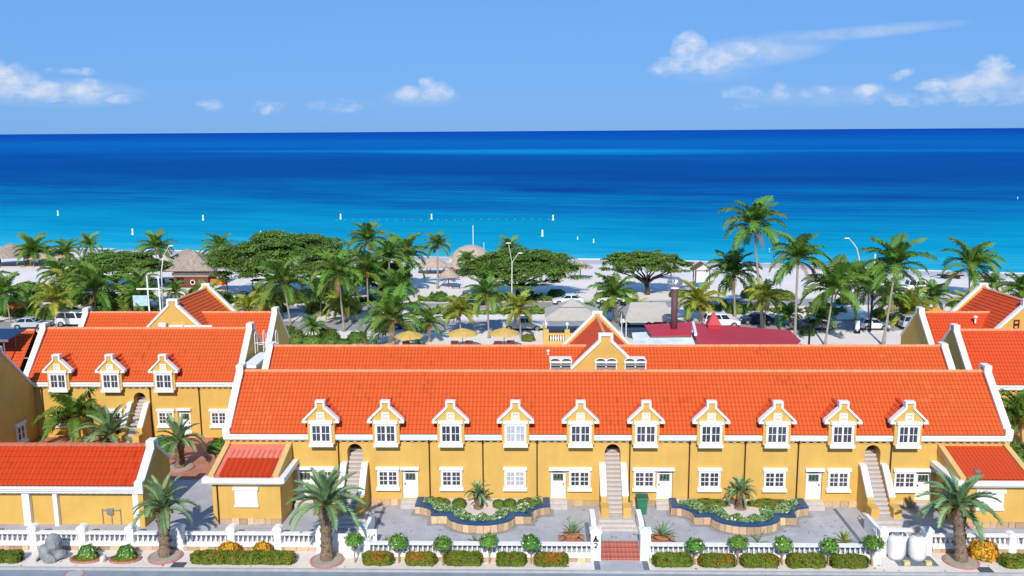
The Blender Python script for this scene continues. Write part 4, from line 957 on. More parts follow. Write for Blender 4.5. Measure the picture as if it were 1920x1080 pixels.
def balustrade(label, u0, u1, v, posts, zb=-.6, ps=.46, ztop=.5, seed=1, post_top=.92, wstone=.62):
    root = thing('balustrade', label, 'balustrade', ((u0 + u1) / 2, v, zb), 'white balustrades along the front')
    MB().box(u0, u1, v - .12, v + .22, zb, -.31).obj('plinth', M['mortar'], root)
    stone_row(root, [(u0, v - .14), (u1, v - .14)], zb, .28, -1, w=wstone, th=.08, seed=seed)
    MB().box(u0, u1, v - .22, v + .24, -.31, -.16).box(u0, u1, v - .14, v + .14, -.16, -.10).obj('base_rail', M['white'], root)
    MB().box(u0, u1, v - .15, v + .15, ztop - .07, ztop - .01).box(u0, u1, v - .18, v + .18, ztop - .01, ztop + .06).obj('top_rail', M['white'], root)
    hs = (ztop - .07 + .10) / .47
    ps_ = sorted(posts); edges = [u0] + ps_ + [u1]
    for u in ps_: pillar(root, u, v, zb, post_top, ps)
    for i in range(len(edges) - 1):
        a = edges[i] + ((ps / 2 + .03) if i > 0 else .08); c = edges[i + 1] - ((ps / 2 + .03) if i < len(edges) - 2 else .08)
        n = int((c - a) / .30)
        if n < 1: continue
        for j in range(n): link('baluster', BAL, root, (a + (c - a) * (j + .5) / n, v, -.10), scale=(1, 1, hs))
    return root
balustrade('white balustrade with domed pillars before the low orange-roofed building', -46, -13.4, 53.45, [-44.5, -41.45, -38.3, -35.1, -31.95, -28.8, -25.7, -22.55, -19.25, -16.3, -13.65], seed=51, post_top=.95)
balustrade('white balustrade left of the red steps, behind four standard trees', -10.6, 3.35, 52.2, [-10.4], seed=52, ps=.4, post_top=.62)
balustrade('white balustrade right of the red steps, behind five standard trees', 6.95, 20.9, 52.2, [20.75], seed=53, ps=.4, post_top=.62)
balustrade('white balustrade at the right end behind the orange flowering bush', 24.7, 46, 53.7, [29.6, 33, 36.2], seed=54, post_top=.62)
balustrade('short white balustrade behind the white tanks', 21.15, 23.5, 53.9, [], seed=55, ztop=.75)
# main entrance: piers, red tiled steps, upper steps
ent = thing('entrance_steps', 'entrance steps with red tiled treads between two white piers', 'steps', (5.2, 53, -.6))
pl1 = pillar(ent, 3.68, 52.55, -.6, 1.35, .62, False, 'pier'); pl2 = pillar(ent, 6.72, 52.55, -.6, 1.35, .62, False, 'pier')
for u in (3.68, 6.72):
    w = MB(); w.prism([(52.87, -.6), (52.87, .55), (55.0, .95), (56.4, .95), (56.4, -.5)], mp_vz, u - .16, u + .16); w.obj('cheek_wall', M['white'], ent)
em = MB()   # black ironwork ornament on the left pier: a bird over a scrolled figure two
def arc2(cx, cz, r, a0, a1, n=8): return [(cx + r * cos(radians(a0 + (a1 - a0) * i / n)), 52.205, cz + r * sin(radians(a0 + (a1 - a0) * i / n))) for i in range(n + 1)]
em.tube([(3.68, 52.205, 1.02), (3.66, 52.205, .86), (3.56, 52.205, .70)], [.05, .07, .045], 6); em.tube([(3.66, 52.205, .86), (3.80, 52.205, .70)], [.06, .04], 6); em.tube([(3.50, 52.205, .68), (3.86, 52.205, .68)], .03, 6)
em.tube(arc2(3.68, .46, .09, 150, -40) + [(3.60, 52.205, .26)], .03, 6); em.tube([(3.60, 52.205, .26), (3.78, 52.205, .24)], .03, 6)
em.obj('ironwork_emblem', M['dark'], ent)
for i in range(4):
    z = -.6 + .15 * (i + 1); v0 = 52.25 + .34 * i
    s = MB(); s.box(3.99, 6.41, v0, 54.4 if i == 3 else v0 + .36, z - .15, z + .003 * (i == 3)); s.obj('red_step', M['redtile'], ent, (5.2, v0, z))
MB().box(4.0, 6.4, 53.72, 55.05, .004, .012).obj('landing', M['paving'], ent)
def wide_steps(label, uc, w):
    root = thing('landing_steps', label, 'steps', (uc, 55.5, 0), 'pale landing steps before the stairs')
    for i in range(3):
        MB().box(uc - w / 2 + .12 * i, uc + w / 2 - .12 * i, 55.1 + .36 * i, 57.2, .15 * i, .15 * (i + 1)).obj('landing_step', M['step'], root)
    return root
wide_steps('three pale steps before the middle outside stair, above the red steps', 5.24, 2.7)
wide_steps('three pale steps before the left outside stair, behind the large date palm', -12.4, 2.9)
wide_steps('three pale steps before the right outside stair, behind the white tanks', 22.78, 2.9)
def side_gate(label, uc, sgn):
    root = thing('gate_wall', label, 'garden wall', (uc, 53.3, -.6), 'white gate walls before the side stairs')
    pillar(root, uc - 1.35, 53.3, -.6, 1.15, .5, False, 'pier'); pillar(root, uc + 1.35, 53.3, -.6, 1.15, .5, False, 'pier')
    MB().box(uc - 1.08, uc + 1.08, 53.2, 53.4, -.6, .55).obj('wall_panel', M['white'], root)
    u = uc + sgn * 1.55
    w = MB(); w.prism([(53.56, -.6), (53.56, 1.05), (55.6, 1.05), (55.6, -.5)], mp_vz, u - .12, u + .12); w.obj('cheek_wall', M['white'], root)
    return root
g1 = side_gate('white gate wall with ironwork scroll behind the large date palm', -12.2, 1)
em = MB(); em.tube([(-10.55, 53.0, .30), (-10.42, 53.0, .62), (-10.35, 53.0, .35), (-10.22, 53.0, .6), (-10.30, 53.0, .15), (-10.45, 53.0, .05)], .03, 6); em.tube([(-10.12, 53.0, .62), (-10.08, 53.0, .66)], .05, 6)
em.obj('ironwork_scroll', M['dark'], g1)
MB().box(-10.75, -9.95, 53.02, 53.2, -.6, .95).obj('wall_panel', M['white'], g1)
side_gate('white gate wall beside the white tanks, leading to the right stair', 22.85, -1)
wl = thing('garden_wall', 'low white wall panel between the large date palm and the first standard tree', 'garden wall', (-11.4, 52.6, -.6)); MB().box(-12.0, -10.75, 52.5, 52.75, -.6, .55).box(-12.06, -10.7, 52.44, 52.81, .55, .65).obj('wall_panel', M['white'], wl)

# ------------------------------------------------------------------ curved planters
def planter(label, uc, seed):
    root = thing('planter', label, 'planter', (uc, 57, 0), 'curved planters before the facade')
    half = [(4.5, 58.95), (4.5, 57.6)] + [(4.5 - 1.25 * sin(radians(a)), 56.35 + 1.25 * cos(radians(a))) for a in (15, 30, 45, 60, 75, 90)] + [(3.25, 56.1), (2.2, 56.1)] + [(2.2 * cos(radians(a)), 56.1 - 1.45 * sin(radians(a))) for a in (12, 24, 36, 48, 60, 72, 84)]
    line = [(uc + a, b_) for a, b_ in half] + [(uc - a, b_) for a, b_ in half[::-1]]
    inn = offset_line(line, -.42); c = MB()
    for i in range(len(line) - 1): c.prism([line[i], line[i + 1], inn[i + 1], inn[i]], mp_uv, 0, .56)
    c.obj('planter_wall', M['mortar'], root)
    cp = MB(); o2 = offset_line(line, .05)
    for i in range(len(line) - 1): cp.prism([o2[i], o2[i + 1], inn[i + 1], inn[i]], mp_uv, .562, .68)
    cp.obj('coping', M['blue'], root)
    so = MB(); so.prism(inn, mp_uv, .3, .60); so.obj('soil', M['bedsand'], root)
    stone_row(root, offset_line(line, .03), .02, .53, -1, w=.52, th=.09, seed=seed)
    # ground border strip round the planter foot
    bd = MB(); o3 = offset_line(line, .32)
    for i in range(len(line) - 1): bd.add([(*o3[i], .006), (*o3[i + 1], .006), (*line[i + 1], .006), (*line[i], .006)], [(0, 1, 2, 3)])
    bd.obj('foot_strip', mat('foot_strip', (.30, .30, .31), .8, .1, 2) if 'foot_strip' not in bpy.data.materials else bpy.data.materials['foot_strip'], root)
    return root, inn
def ground_cover(label, uc, inn, seed):
    rs = np.random.RandomState(seed); n = 3600; pts = []
    L = inn[2:-2]; seglen = [sqrt((L[i + 1][0] - L[i][0]) ** 2 + (L[i + 1][1] - L[i][1]) ** 2) for i in range(len(L) - 1)]
    inner = offset_line(L, -.85); pr = np.array(seglen) / sum(seglen)
    for i in rs.choice(len(seglen), n, p=pr):
        t = rs.rand(); w = rs.rand() * .85; a = np.array(L[i]) * (1 - t) + np.array(L[i + 1]) * t; c = np.array(inner[i]) * (1 - t) + np.array(inner[i + 1]) * t
        q = a + (c - a) * w; hgt = .42 * sin(pi * min(.98, .12 + w)) * (.8 + .4 * sin(a[0] * 5)); pts.append((q[0], q[1], .62 + rs.rand() * max(.05, hgt)))
    pts = np.array(pts); nr = np.tile([0, -.3, 1.0], (n, 1)); mi = rs.choice(3, n, p=[.66, .31, .03])
    o = link('ground_cover', leaf_mesh('ground_cover', pts, nr, .12, [M['leafpale'], M['leafshrub'], M['leafwhite']], seed, mi))
    tag(o, label, 'ground cover', 'flowering ground cover in the planters', 'stuff')
BUSHM = {}
def bush_data(kind, seed, n=1100, r=(1, 1, 1), size=.09, mats=None, probs=None, shell=.75):
    rs = np.random.RandomState(seed); d = rs.normal(0, 1, (n, 3)); d[:, 2] = np.abs(d[:, 2]) * 1.0 - .15; d /= np.linalg.norm(d, axis=1)[:, None]
    ph = rs.uniform(0, 6.28, 3); lump = 1 + .10 * np.sin(d[:, 0] * 7 + ph[0]) * np.cos(d[:, 1] * 6 + ph[1]) + .06 * np.sin(d[:, 2] * 9 + ph[2])
    pts = d * (rs.uniform(shell, 1.0, n) * lump)[:, None] * np.array(r)
    mi = rs.choice(len(mats), n, p=probs) if probs else None
    return leaf_mesh('leaves', pts, d, size, mats, seed, mi)
def bush(name, label, cat, at, r, data, group=None, core=M['hedgecore'], stem=True):
    root = thing(name, label, cat, at, group)
    cb = MB(); cb.ball((0, 0, .25 * r[2]), r[0] * .62, r[1] * .62, r[2] * .55, 8, 5)
    link('branches', cb.data('branches', core, True), root, at)
    link('leaves', data, root, at, scale=r); return root
SPH = {}
SPH['green'] = bush_data('g', 1, 1100, size=.16, mats=[M['leafshrub']])
SPH['green2'] = bush_data('g', 2, 1100, size=.16, mats=[M['leafshrub'], M['leafolive']], probs=[.75, .25])
SPH['ball'] = bush_data('b', 3, 1300, size=.13, mats=[M['leafhedge'], M['leafshrub']], probs=[.6, .4], shell=.9)
SPH['orange'] = bush_data('o', 4, 1000, size=.19, mats=[M['leaforange'], M['leafolive'], M['leafred']], probs=[.62, .22, .16])
SPH['yellow'] = bush_data('y', 5, 800, size=.22, mats=[M['leaforange'], M['leafolive']], probs=[.6, .4])
SPH['whiteflower'] = bush_data('w', 6, 1300, size=.13, mats=[M['leafshrub'], M['leafbright'], M['leafwhite']], probs=[.5, .44, .06])
SPH['olive'] = bush_data('v', 7, 1100, size=.12, mats=[M['leafolive'], M['leafhedge']], probs=[.55, .45], shell=.88)
for uc, lb_, sd in ((-3.6, 'left curved planter of tan stones with blue coping, before two barred windows', 71), (13.65, 'right curved planter of tan stones with blue coping, beside the green bin', 72)):
    pr_, inn_ = planter(lb_, uc, sd)
    ground_cover('pale variegated ground cover with white flowers edging the ' + ('left' if uc < 0 else 'right') + ' curved planter', uc, inn_, sd)
for (u, v, r, lab) in ((-5.15, 57.5, .50, 'round clipped green bush left of the cycad in the left planter'), (-2.5, 57.5, .42, 'small round clipped bush just right of the cycad in the left planter'),
                       (-1.75, 57.55, .46, 'round clipped bush farthest right of the cycad in the left planter')):
    bush('ball_bush', lab, 'bush', (u, v, .72), (r, r, r * .95), SPH['ball'], 'clipped bushes in the left planter')
for (u, v, rx, ry, lab) in ((-6.5, 58.0, .75, .5, 'low olive mound at the left end of the left planter'), (-.4, 58.0, .95, .5, 'low olive mound at the right end of the left planter'),
                            (11.6, 58.0, 1.5, .55, 'wide low olive mound left of the cycad in the right planter'), (15.7, 58.0, 1.7, .55, 'wide low olive mound right of the cycad in the right planter')):
    bush('low_shrub', lab, 'shrub', (u, v, .62), (rx, ry, .36), SPH['olive'], 'low olive mounds in the planters')

# ------------------------------------------------------------------ hedges, standards, pots
def hedge_data(seed, red):
    rs = np.random.RandomState(seed); n = 2600; P = []; Nn = []
    f = rs.choice(5, n, p=[.40, .26, .10, .12, .12])
    for k in f:
        a, c = rs.uniform(-1, 1, 2)
        if k == 0: q = (a, c, 1); nn = (0, 0, 1)
        elif k == 1: q = (a, -1, c); nn = (0, -1, 0)
        elif k == 2: q = (a, 1, c); nn = (0, 1, 0)
        elif k == 3: q = (-1, a, c); nn = (-1, 0, 0)
        else: q = (1, a, c); nn = (1, 0, 0)
        P.append(q); Nn.append(nn)
    P = np.array(P, float); Nn = np.array(Nn, float)
    l = (np.abs(P) ** 5).sum(1) ** .2; P = P / l[:, None]
    ph = rs.uniform(0, 6, 4); P *= (1 + .05 * np.sin(P[:, 0] * 6 + ph[0]) + .04 * np.sin(P[:, 1] * 5 + P[:, 0] * 11 + ph[1]))[:, None]
    P *= rs.uniform(.90, 1.05, n)[:, None]
    redp = np.clip(red * (.35 + .9 * (np.sin(P[:, 0] * 3.1 + ph[2]) > .1)) * (P[:, 2] > -.2), 0, .9)
    mi = np.where(rs.rand(n) < redp, 1, np.where(rs.rand(n) < .3, 2, 0))
    return P, Nn, mi, seed
def hedge(label, u0, u1, v0, v1, z1, red, seed, group='clipped box hedges along the pavement'):
    at = ((u0 + u1) / 2, (v0 + v1) / 2, -.6); root = thing('box_hedge', label, 'hedge', at, group)
    hx, hy, hz = (u1 - u0) / 2, (v1 - v0) / 2, (z1 + .6) / 2
    P, Nn, mi, sd = hedge_data(seed, red); nrep = max(1, int(round(hx / 1.2)))
    if nrep > 1:
        Ps = [];Ns = [];Ms = []
        for i in range(nrep):
            P2, N2, m2, _ = hedge_data(seed + i, red); Ps.append(P2 * [1.08 / nrep, 1, 1] + [-1 + (2 * i + 1) / nrep, 0, 0]); Ns.append(N2); Ms.append(m2)
        P = np.concatenate(Ps); Nn = np.concatenate(Ns); mi = np.concatenate(Ms)
    P = P * [hx, hy, hz] + [0, 0, hz + .03]
    link('leaves', leaf_mesh('leaves', P, Nn, .085, [M['leafhedge'], M['leafred'], M['leafolive']], seed, mi), root)
    c = MB(); ch = [(-hx + .12, .05), (hx - .12, .05), (hx - .06, hz), (hx - .16, 2 * hz - .08), (-hx + .16, 2 * hz - .08), (-hx + .06, hz)]
    c.prism(ch, lambda a, b_, d: (a, d, b_), -hy + .08, hy - .08); link('branches', c.data('branches', M['hedgecore']), root)
    return root
HG = [(-10.55, -8.75, .34, 'box hedge with orange tips under the balustrade, between the first two standard trees'), (-7.95, -6.1, .42, 'box hedge strongly flecked with orange, between the second and third standard trees'),
      (-5.55, -3.35, .06, 'plain green box hedge with a raised top, between the third and fourth standard trees'), (-2.35, -.6, .04, 'plain green box hedge between the fourth and fifth standard trees'),
      (-.1, 1.9, .42, 'box hedge with orange-red top beside the left entrance pier'), (7.1, 9.4, .08, 'green box hedge beside the right entrance pier'),
      (9.95, 12.0, .25, 'box hedge with brownish-red patches, second from the right entrance pier'), (12.45, 14.7, .18, 'green box hedge with a few red leaves, third from the right entrance pier'),
      (15.2, 17.5, .05, 'dark green box hedge, fourth from the right entrance pier'), (17.85, 20.0, .04, 'dark green box hedge nearest the white tanks')]
for i, (a, c, rd, lab) in enumerate(HG): hedge(lab, a, c, 51.28, 52.0, .06 + .05 * (i % 3 == 2), rd, 100 + 7 * i)
hedge('long low box hedge below two orange flowering bushes', -21.1, -14.95, 51.3, 52.2, -.02, .12, 300)
hedge('box hedge at the right edge beside the orange flowering bush', 28.15, 33.0, 51.4, 52.3, .02, .10, 330)
hedge('box hedge at the left edge beside the carved grey rock', -36.0, -31.9, 51.3, 52.1, -.02, .06, 360)
STD = {k: bush_data('s', 60 + k, 900, size=.17, mats=[M['leafbright'], M['leafshrub'], M['leafwhite']], probs=[.70, .27, .03], shell=.3) for k in range(3)}
def standard(label, u, top, seed, v=51.75):
    rs = random.Random(seed); root = thing('standard_tree', label, 'small tree', (u, v, -.6), 'small standard trees along the balustrade')
    zc = top - .42; t = MB(); t.tube([(u, v, -.6), (u + rs.uniform(-.04, .04), v, -.1), (u, v, zc - .25)], [.06, .045, .04], 6)
    for k in range(7):
        a = k * .9 + rs.uniform(0, .4); t.tube([(u, v, zc - .62 - rs.uniform(0, .2)), (u + .2 * cos(a), v + .2 * sin(a), zc - .3), (u + .34 * cos(a), v + .34 * sin(a), zc)], [.03, .022, .012], 4)
    t.obj('trunk', M['twig'], root)
    link('leaves', STD[seed % 3], root, (u, v, zc - .05), rot=(0, 0, rs.uniform(0, 6)), scale=(.70 * rs.uniform(.88, 1.12), .64, .58 * rs.uniform(.85, 1.15))); return root
STL = [(-11.1, 'leftmost standard tree in front of the white gate panel'), (-8.4, 'standard tree between the first two hedges flecked with orange'), (-5.7, 'standard tree between the orange-flecked hedge and the raised green hedge'),
       (-2.85, 'standard tree between two plain green hedges, before the left curved planter'), (-.3, 'standard tree nearest the left entrance pier'), (9.65, 'standard tree nearest the right entrance pier'),
       (12.25, 'standard tree second from the right entrance pier, before the right planter'), (14.95, 'standard tree third from the right entrance pier'), (17.72, 'standard tree between the two dark green hedges'), (20.35, 'standard tree nearest the white tanks')]
for i, (u, lab) in enumerate(STL): standard(lab, u, 1.24 - .09 * (i % 3), 80 + i)
AG = [frond_mesh('agave_leaf', M['frondate'], radians(e), radians(bd), 1, .01, 0, .01, 900 + i, rib=.055) for i, (e, bd) in enumerate(((75, 30), (48, 45), (22, 35)))]
def blade_mesh(m, elev, bend, w):
    f = MB(); p = Vector((0, 0, 0)); N = 6; L = []; R_ = []
    for i in range(N + 1):
        t = i / N; a = elev - bend * t; wd = w * (sin(pi * (.18 + .82 * t)) ** .8) * (1 if t < 1 else .02); L.append((p.x, -wd, p.z + wd * .35)); R_.append((p.x, wd, p.z + wd * .35)); f.v.append(L[-1]); f.v.append((p.x, 0, p.z)); f.v.append(R_[-1]); p = p + Vector((cos(a), 0, sin(a))) / N
    for i in range(N):
        b0 = 3 * i; f.f += [(b0, b0 + 1, b0 + 4, b0 + 3), (b0 + 1, b0 + 2, b0 + 5, b0 + 4)]; f.m += [0, 0]
    return f.data('leaf_blade', m)
BLADE = [blade_mesh(M['frondate'], radians(e), radians(bd), w) for e, bd, w in ((78, 25, .05), (55, 45, .05), (30, 50, .05), (8, 30, .045))]
BLADEY = [blade_mesh(M['frondyel'], radians(e), radians(bd), w) for e, bd, w in ((78, 25, .06), (55, 45, .06), (30, 50, .06), (8, 30, .05))]
def spiky(label, u, v, r, n, pot=True, blades=BLADE, z=0.0, seed=1, h=.45, name='agave', mat_=True):
    rs = random.Random(seed); root = thing(name, label, 'potted plant' if pot else 'plant', (u, v, z), 'spiky plants in the courtyard')
    if pot:
        MB().lathe([(.38, 0), (.50, h * .75), (.55, h * .78), (.55, h), (.47, h), (.45, h - .06), (.02, h - .06)], (u, v, z), 16).obj('pot', M['terracottapot'], root, smooth=False)
    else: h = .05
    for i in range(n):
        k = min(3, int(4 * i / n)); link('leaf_blade', blades[k], root, (u, v, z + h - .05), rot=(rs.uniform(-.1, .1), 0, i * 2.4), scale=r * rs.uniform(.85, 1.15))
    return root
spiky('grey-green agave in a terracotta pot left of the entrance steps', 2.26, 53.9, 1.15, 22, seed=1)
spiky('grey-green agave on red tiles right of the entrance steps', 7.98, 53.9, 1.25, 20, seed=2, h=.3)
spiky('small yellowish bromeliad before the left curved planter', -3.9, 53.4, .6, 14, False, BLADEY, seed=3, name='bromeliad')
spiky('thin upright agave before the right curved planter', 13.9, 53.5, 1.0, 10, False, seed=4)
spiky('yellow-edged agave in the corner by the right gate wall', 19.3, 53.6, .95, 18, False, BLADEY, seed=5)
spiky('tiny yellow plant in the corner by the left gate wall', -9.5, 53.5, .42, 12, False, BLADEY, seed=6, name='bromeliad')
struct(MB().box(1.4, 3.1, 53.3, 54.5, -.3, .012).obj('red_tile_pad', M['terracotta'])); struct(MB().box(7.3, 8.8, 53.3, 54.5, -.3, .012).obj('red_tile_pad', M['terracotta']))
for (u, v, r, lab, d, zz) in ((-19.2, 52.7, (.78, .55, .78), 'left of two orange flowering bushes behind the long low hedge', 'orange', -.5), (-17.1, 52.7, (.66, .5, .82), 'right of two orange flowering bushes behind the long low hedge', 'orange', -.5),
                          (27.55, 52.9, (.95, .7, .9), 'orange and red croton bush right of the right date palm', 'orange', -.35)):
    bush('flowering_bush', lab, 'bush', (u, v, zz), r, SPH[d], 'orange flowering bushes')
tb = MB()
for k in range(6): tb.tube([(27.5 + .1 * cos(k), 52.7 + .1 * sin(k), -.6), (27.5 + .4 * cos(k), 52.8 + .3 * sin(k), -.1)], .035, 5)
tag(tb.obj('cut_stems', M['twig']), 'pale cut stems under the croton bush', 'stems')
for i, (u, lab) in enumerate(((-27.95, 'round brick-edged bed with white-flowered bush beside the grey rock'), (-25.5, 'round brick-edged bed with white-flowered bush nearest the left date palm'))):
    root = thing('flower_bed', lab, 'flower bed', (u, 51.95, -.6), 'round flower beds on the pavement')
    MB().lathe([(.98, 0), (1.0, .14), (.86, .14), (.84, .1), (.02, .1)], (u, 51.95, -.6), 20, sy=.62).obj('brick_rim', M['terracotta'], root)
    link('border_leaves', bush_data('e', 90 + i, 1100, size=.12, mats=[M['leafolive'], M['leafred'], M['leafhedge']], probs=[.45, .15, .4], shell=.8), root, (u, 51.95, -.55), scale=(.88, .55, .28))
    link('leaves', SPH['whiteflower'], root, (u + .05, 52.1, -.42), scale=(.66, .5, .72))
# carved rock, white stone, bin, tanks
rk = thing('carved_rock', 'carved grey rock sculpture with a hollow at its foot, by the left balustrade', 'sculpture', (-30.2, 52.0, -.6))
def rock_mesh(mb, c, r, seed, seg=14, rings=9):
    rs = random.Random(seed); ph = [rs.uniform(0, 6) for _ in range(6)]; n0 = len(mb.v); mb.ball(c, *r, seg, rings)
    for i in range(n0, len(mb.v)):
        x, y, z = mb.v[i]; dx, dy, dz = x - c[0], y - c[1], z - c[2]; k = 1 + .14 * sin(dx * 5 / r[0] * .6 + ph[0]) * cos(dz * 4 / r[2] * .6 + ph[1]) + .10 * sin(dy * 6 / r[1] * .5 + dz * 3 + ph[2]); mb.v[i] = (c[0] + dx * k, c[1] + dy * k, c[2] + dz * k)
    return mb
b_ = MB(); rock_mesh(b_, (-30.15, 52.2, .1), (.62, .5, .78), 1); rock_mesh(b_, (-29.75, 51.95, -.3), (.55, .42, .35), 2); rock_mesh(b_, (-30.0, 51.6, -.4), (.36, .34, .34), 3); rock_mesh(b_, (-30.35, 51.7, .0), (.4, .3, .5), 5)
b_.obj('boulder', M['rock'], rk)
a_ = MB(); a_.band([(-30.95 + .32 * (1 - cos(pi * i / 8)) , -.6 + (.42 * sin(pi * i / 8))) for i in range(9)], .1, mp_uz, 51.6, 51.95); a_.obj('stone_arch', M['rock'], rk)
tag(rock_mesh(MB(), (-26.75, 51.75, -.45), (.2, .25, .32), 7).obj('white_stone', mat('pale_rock', (.62, .58, .54), .9, .15, 5)), 'pale upright stone between the two round flower beds', 'stone')
wb = thing('wheelie_bin', 'green wheelie bin beside the middle outside stair', 'bin', (7.15, 57.9, 0))
q = MB(); q.add([(-.27, -.3, .08), (.27, -.3, .08), (.27, .28, .08), (-.27, .28, .08), (-.36, -.4, 1.12), (.36, -.4, 1.12), (.36, .34, 1.12), (-.36, .34, 1.12)], [(3, 2, 1, 0), (4, 5, 6, 7), (0, 1, 5, 4), (1, 2, 6, 5), (2, 3, 7, 6), (3, 0, 4, 7)])
q.box(-.2, .2, -.385, -.36, .5, .9); link('body', q.data('body', M['bin']), wb)
q = MB(); q.prism([(-.46, 1.125), (-.42, 1.22), (.1, 1.32), (.42, 1.26), (.42, 1.125)], mp_vz, -.4, .4); q.tube([(-.35, .48, 1.2), (.35, .48, 1.2)], .03, 6); link('lid', q.data('lid', M['bindark']), wb)
for s in (-1, 1):
    q = MB(); q.tube([(s * .28, .3, .12), (s * .36, .3, .12)], .12, 10); link('wheel', q.data('wheel', M['dark']), wb)
def gas_tank(label, u, v, r, h, tag_=True):
    root = thing('gas_tank', label, 'tank', (u, v, -.56), 'white tanks on the pavement')
    MB().lathe([(r * .8, 0), (r * .84, .06), (r * .92, .14), (r, .24), (r, h * .55), (r, h - .28), (r * .93, h - .15), (r * .74, h - .05), (r * .4, h), (.02, h + .01)], (u, v, -.56), 24).obj('cylinder', M['tank'], root, smooth=True)
    MB().lathe([(r * .86, .0), (r * .86, .1), (r * .80, .1), (r * .8, 0)], (u, v, -.57), 20).obj('foot_ring', M['steel'], root)
    MB().lathe([(.13, 0), (.15, .08), (.15, .17), (.06, .2), (.02, .2)], (u, v, -.56 + h), 10).obj('valve_cap', M['steel'], root)
    MB().tube([(u - .06, v, -.4 + h), (u - .2, v + .1, -.4 + h), (u - .25, v + .3, -.55 + h), (u - .2, v + .6, -.8 + h)], .018, 5).obj('gas_hose', mat('brass_pipe', (.35, .22, .07), .4, metal=.6) if 'brass_pipe' not in bpy.data.materials else bpy.data.materials['brass_pipe'], root)
struct(MB().box(21.95, 24.35, 51.75, 53.1, -.7, -.56).obj('tank_slab', mat('tank_slab', (.15, .18, .21), .8, .15, 3)))
gas_tank('fat white tank on the dark slab, right one of the pair', 23.4, 52.65, .52, 1.45); gas_tank('white tank on the dark slab, half hidden by a standard tree', 22.15, 52.75, .5, 1.45)
for u, lab in ((22.45, 'yellow concrete block at the left end of the tank slab'), (23.75, 'yellow concrete block at the right end of the tank slab')):
    q = MB().box(u - .17, u + .17, 51.72, 51.98, -.555, -.32); tag(q.obj('concrete_block', mat('yellow_block', (.58, .50, .24), .85, .1, 6) if 'yellow_block' not in bpy.data.materials else bpy.data.materials['yellow_block']), lab, 'block', 'yellow blocks on the tank slab')
for u, v, lab in ((-21.9, 51.35, 'dark square drain grate on the pavement near the left date palm'), (26.9, 51.35, 'dark square drain grate on the pavement near the right date palm')):
    root = thing('drain_grate', lab, 'drain', (u, v, -.6), 'dark drain grates in the pavement')
    MB().box(u - .42, u + .42, v - .33, v + .33, -.62, -.592).obj('frame', M['dark'], root)
    for i in range(7): MB().box(u - .36 + i * .11, u - .30 + i * .11, v - .28, v + .28, -.592, -.578).obj('grate_bar', M['pavedark'], root)
bush('round_shrub', 'round yellowish shrub in the lane right of the short date palm', 'shrub', (-25.6, 69.5, .25), (.95, .8, .85), SPH['green2'])
bush('yard_shrub', 'dense dark shrub at the foot of the left building wall', 'shrub', (-30.3, 70.2, .1), (1.3, 1.0, 1.0), SPH['green'])
bush('yard_shrub', 'leafy shrub at the right edge behind the annex', 'shrub', (36.2, 66.2, .3), (1.6, 1.5, 1.8), SPH['green2'])

# litter and a manhole
rs_ = np.random.RandomState(5); n_ = 420; P_ = np.stack([rs_.uniform(-36, 34, n_), rs_.uniform(51.1, 58.8, n_), np.zeros(n_)], 1)
P_[:, 2] = np.where(P_[:, 1] < 52.3, -.585, .02); P_ = P_[(P_[:, 1] < 52.2) | ((P_[:, 1] > 54.1) & (P_[:, 0] > -10) & (P_[:, 0] < 20))]
o = link('fallen_leaves', leaf_mesh('fallen_leaves', P_, np.tile([0, 0, 6.0], (len(P_), 1)), .10, [M['fronddry'], M['leafolive']], 8, rs_.randint(0, 2, len(P_)), 2.0)); tag(o, 'dry fallen leaves scattered over the paving', 'leaf litter', None, 'stuff')
mh = thing('manhole', 'round rusty manhole cover at the edge of the street, bottom left', 'manhole', (-27.9, 50.35, -.75)); MB().lathe([(.62, -.05), (.62, .008), (.52, .008), (.52, -.05)], (-27.9, 50.35, -.75), 24).obj('rim', M['terracotta'], mh); MB().lathe([(.51, -.05), (.51, .006), (.02, .006)], (-27.9, 50.35, -.75), 24).obj('lid', M['kerb'], mh)
# ------------------------------------------------------------------ rooftop fittings
def on_front_slope(v, vf=66.45, ze=5.25, k=3.35 / 3.7): return ze + (v - vf) * k
sh = thing('solar_heater', 'white solar water heater lying on the rear roof slope', 'water heater', (-13.6, 67.4, 6.3))
MB().box(-14.35, -12.85, 67.1, 67.9, 6.95, 7.12).obj('tank_cover', M['pvc'], sh); q = MB()
for x in (-14.2, -13.6, -13.0): q.box(x - .04, x + .04, 67.2, 67.26, 5.9, 6.95); q.box(x - .04, x + .04, 67.7, 67.76, 6.3, 6.95)
q.obj('support', M['steel'], sh); MB().box(-14.2, -13.0, 67.05, 67.1, 6.62, 6.8).obj('front_panel', M['pvc'], sh)
for u, v, lab in ((-15.5, 67.35, 'round white roof vent left of the solar heater'), (-5.3, 67.3, 'round white roof vent far right of the solar heater'), (1.0, 69.6, 'round white vent just under the rear ridge left of the yellow gable'), (2.3 - 3.5, 67.35, 'round white roof vent just left of the first rooflight'), (25.8, 67.3, 'round white roof vent near the right end of the rear roof')):
    root = thing('roof_vent', lab, 'vent', (u, v, on_front_slope(v)), 'round vents on the rear roof')
    MB().tube([(u, v, on_front_slope(v) - .1), (u, v, on_front_slope(v) + .22)], .07, 6).obj('stem', M['pvc'], root); MB().ball((u, v, on_front_slope(v) + .28), .15, .15, .12, 8, 5).obj('cap', M['pvc'], root, smooth=True)
u = 40.2; z = 8.2; root = thing('roof_vent', 'round vent on the right rear roof behind the ridge', 'vent', (u, 82.2, z), 'round vents on the rear roof'); MB().ball((u, 82.2, z + .25), .2, .2, .16, 8, 5).obj('cap', M['pvc'], root, smooth=True); MB().tube([(u, 82.2, z - .3), (u, 82.2, z + .2)], .08, 6).obj('stem', M['pvc'], root)
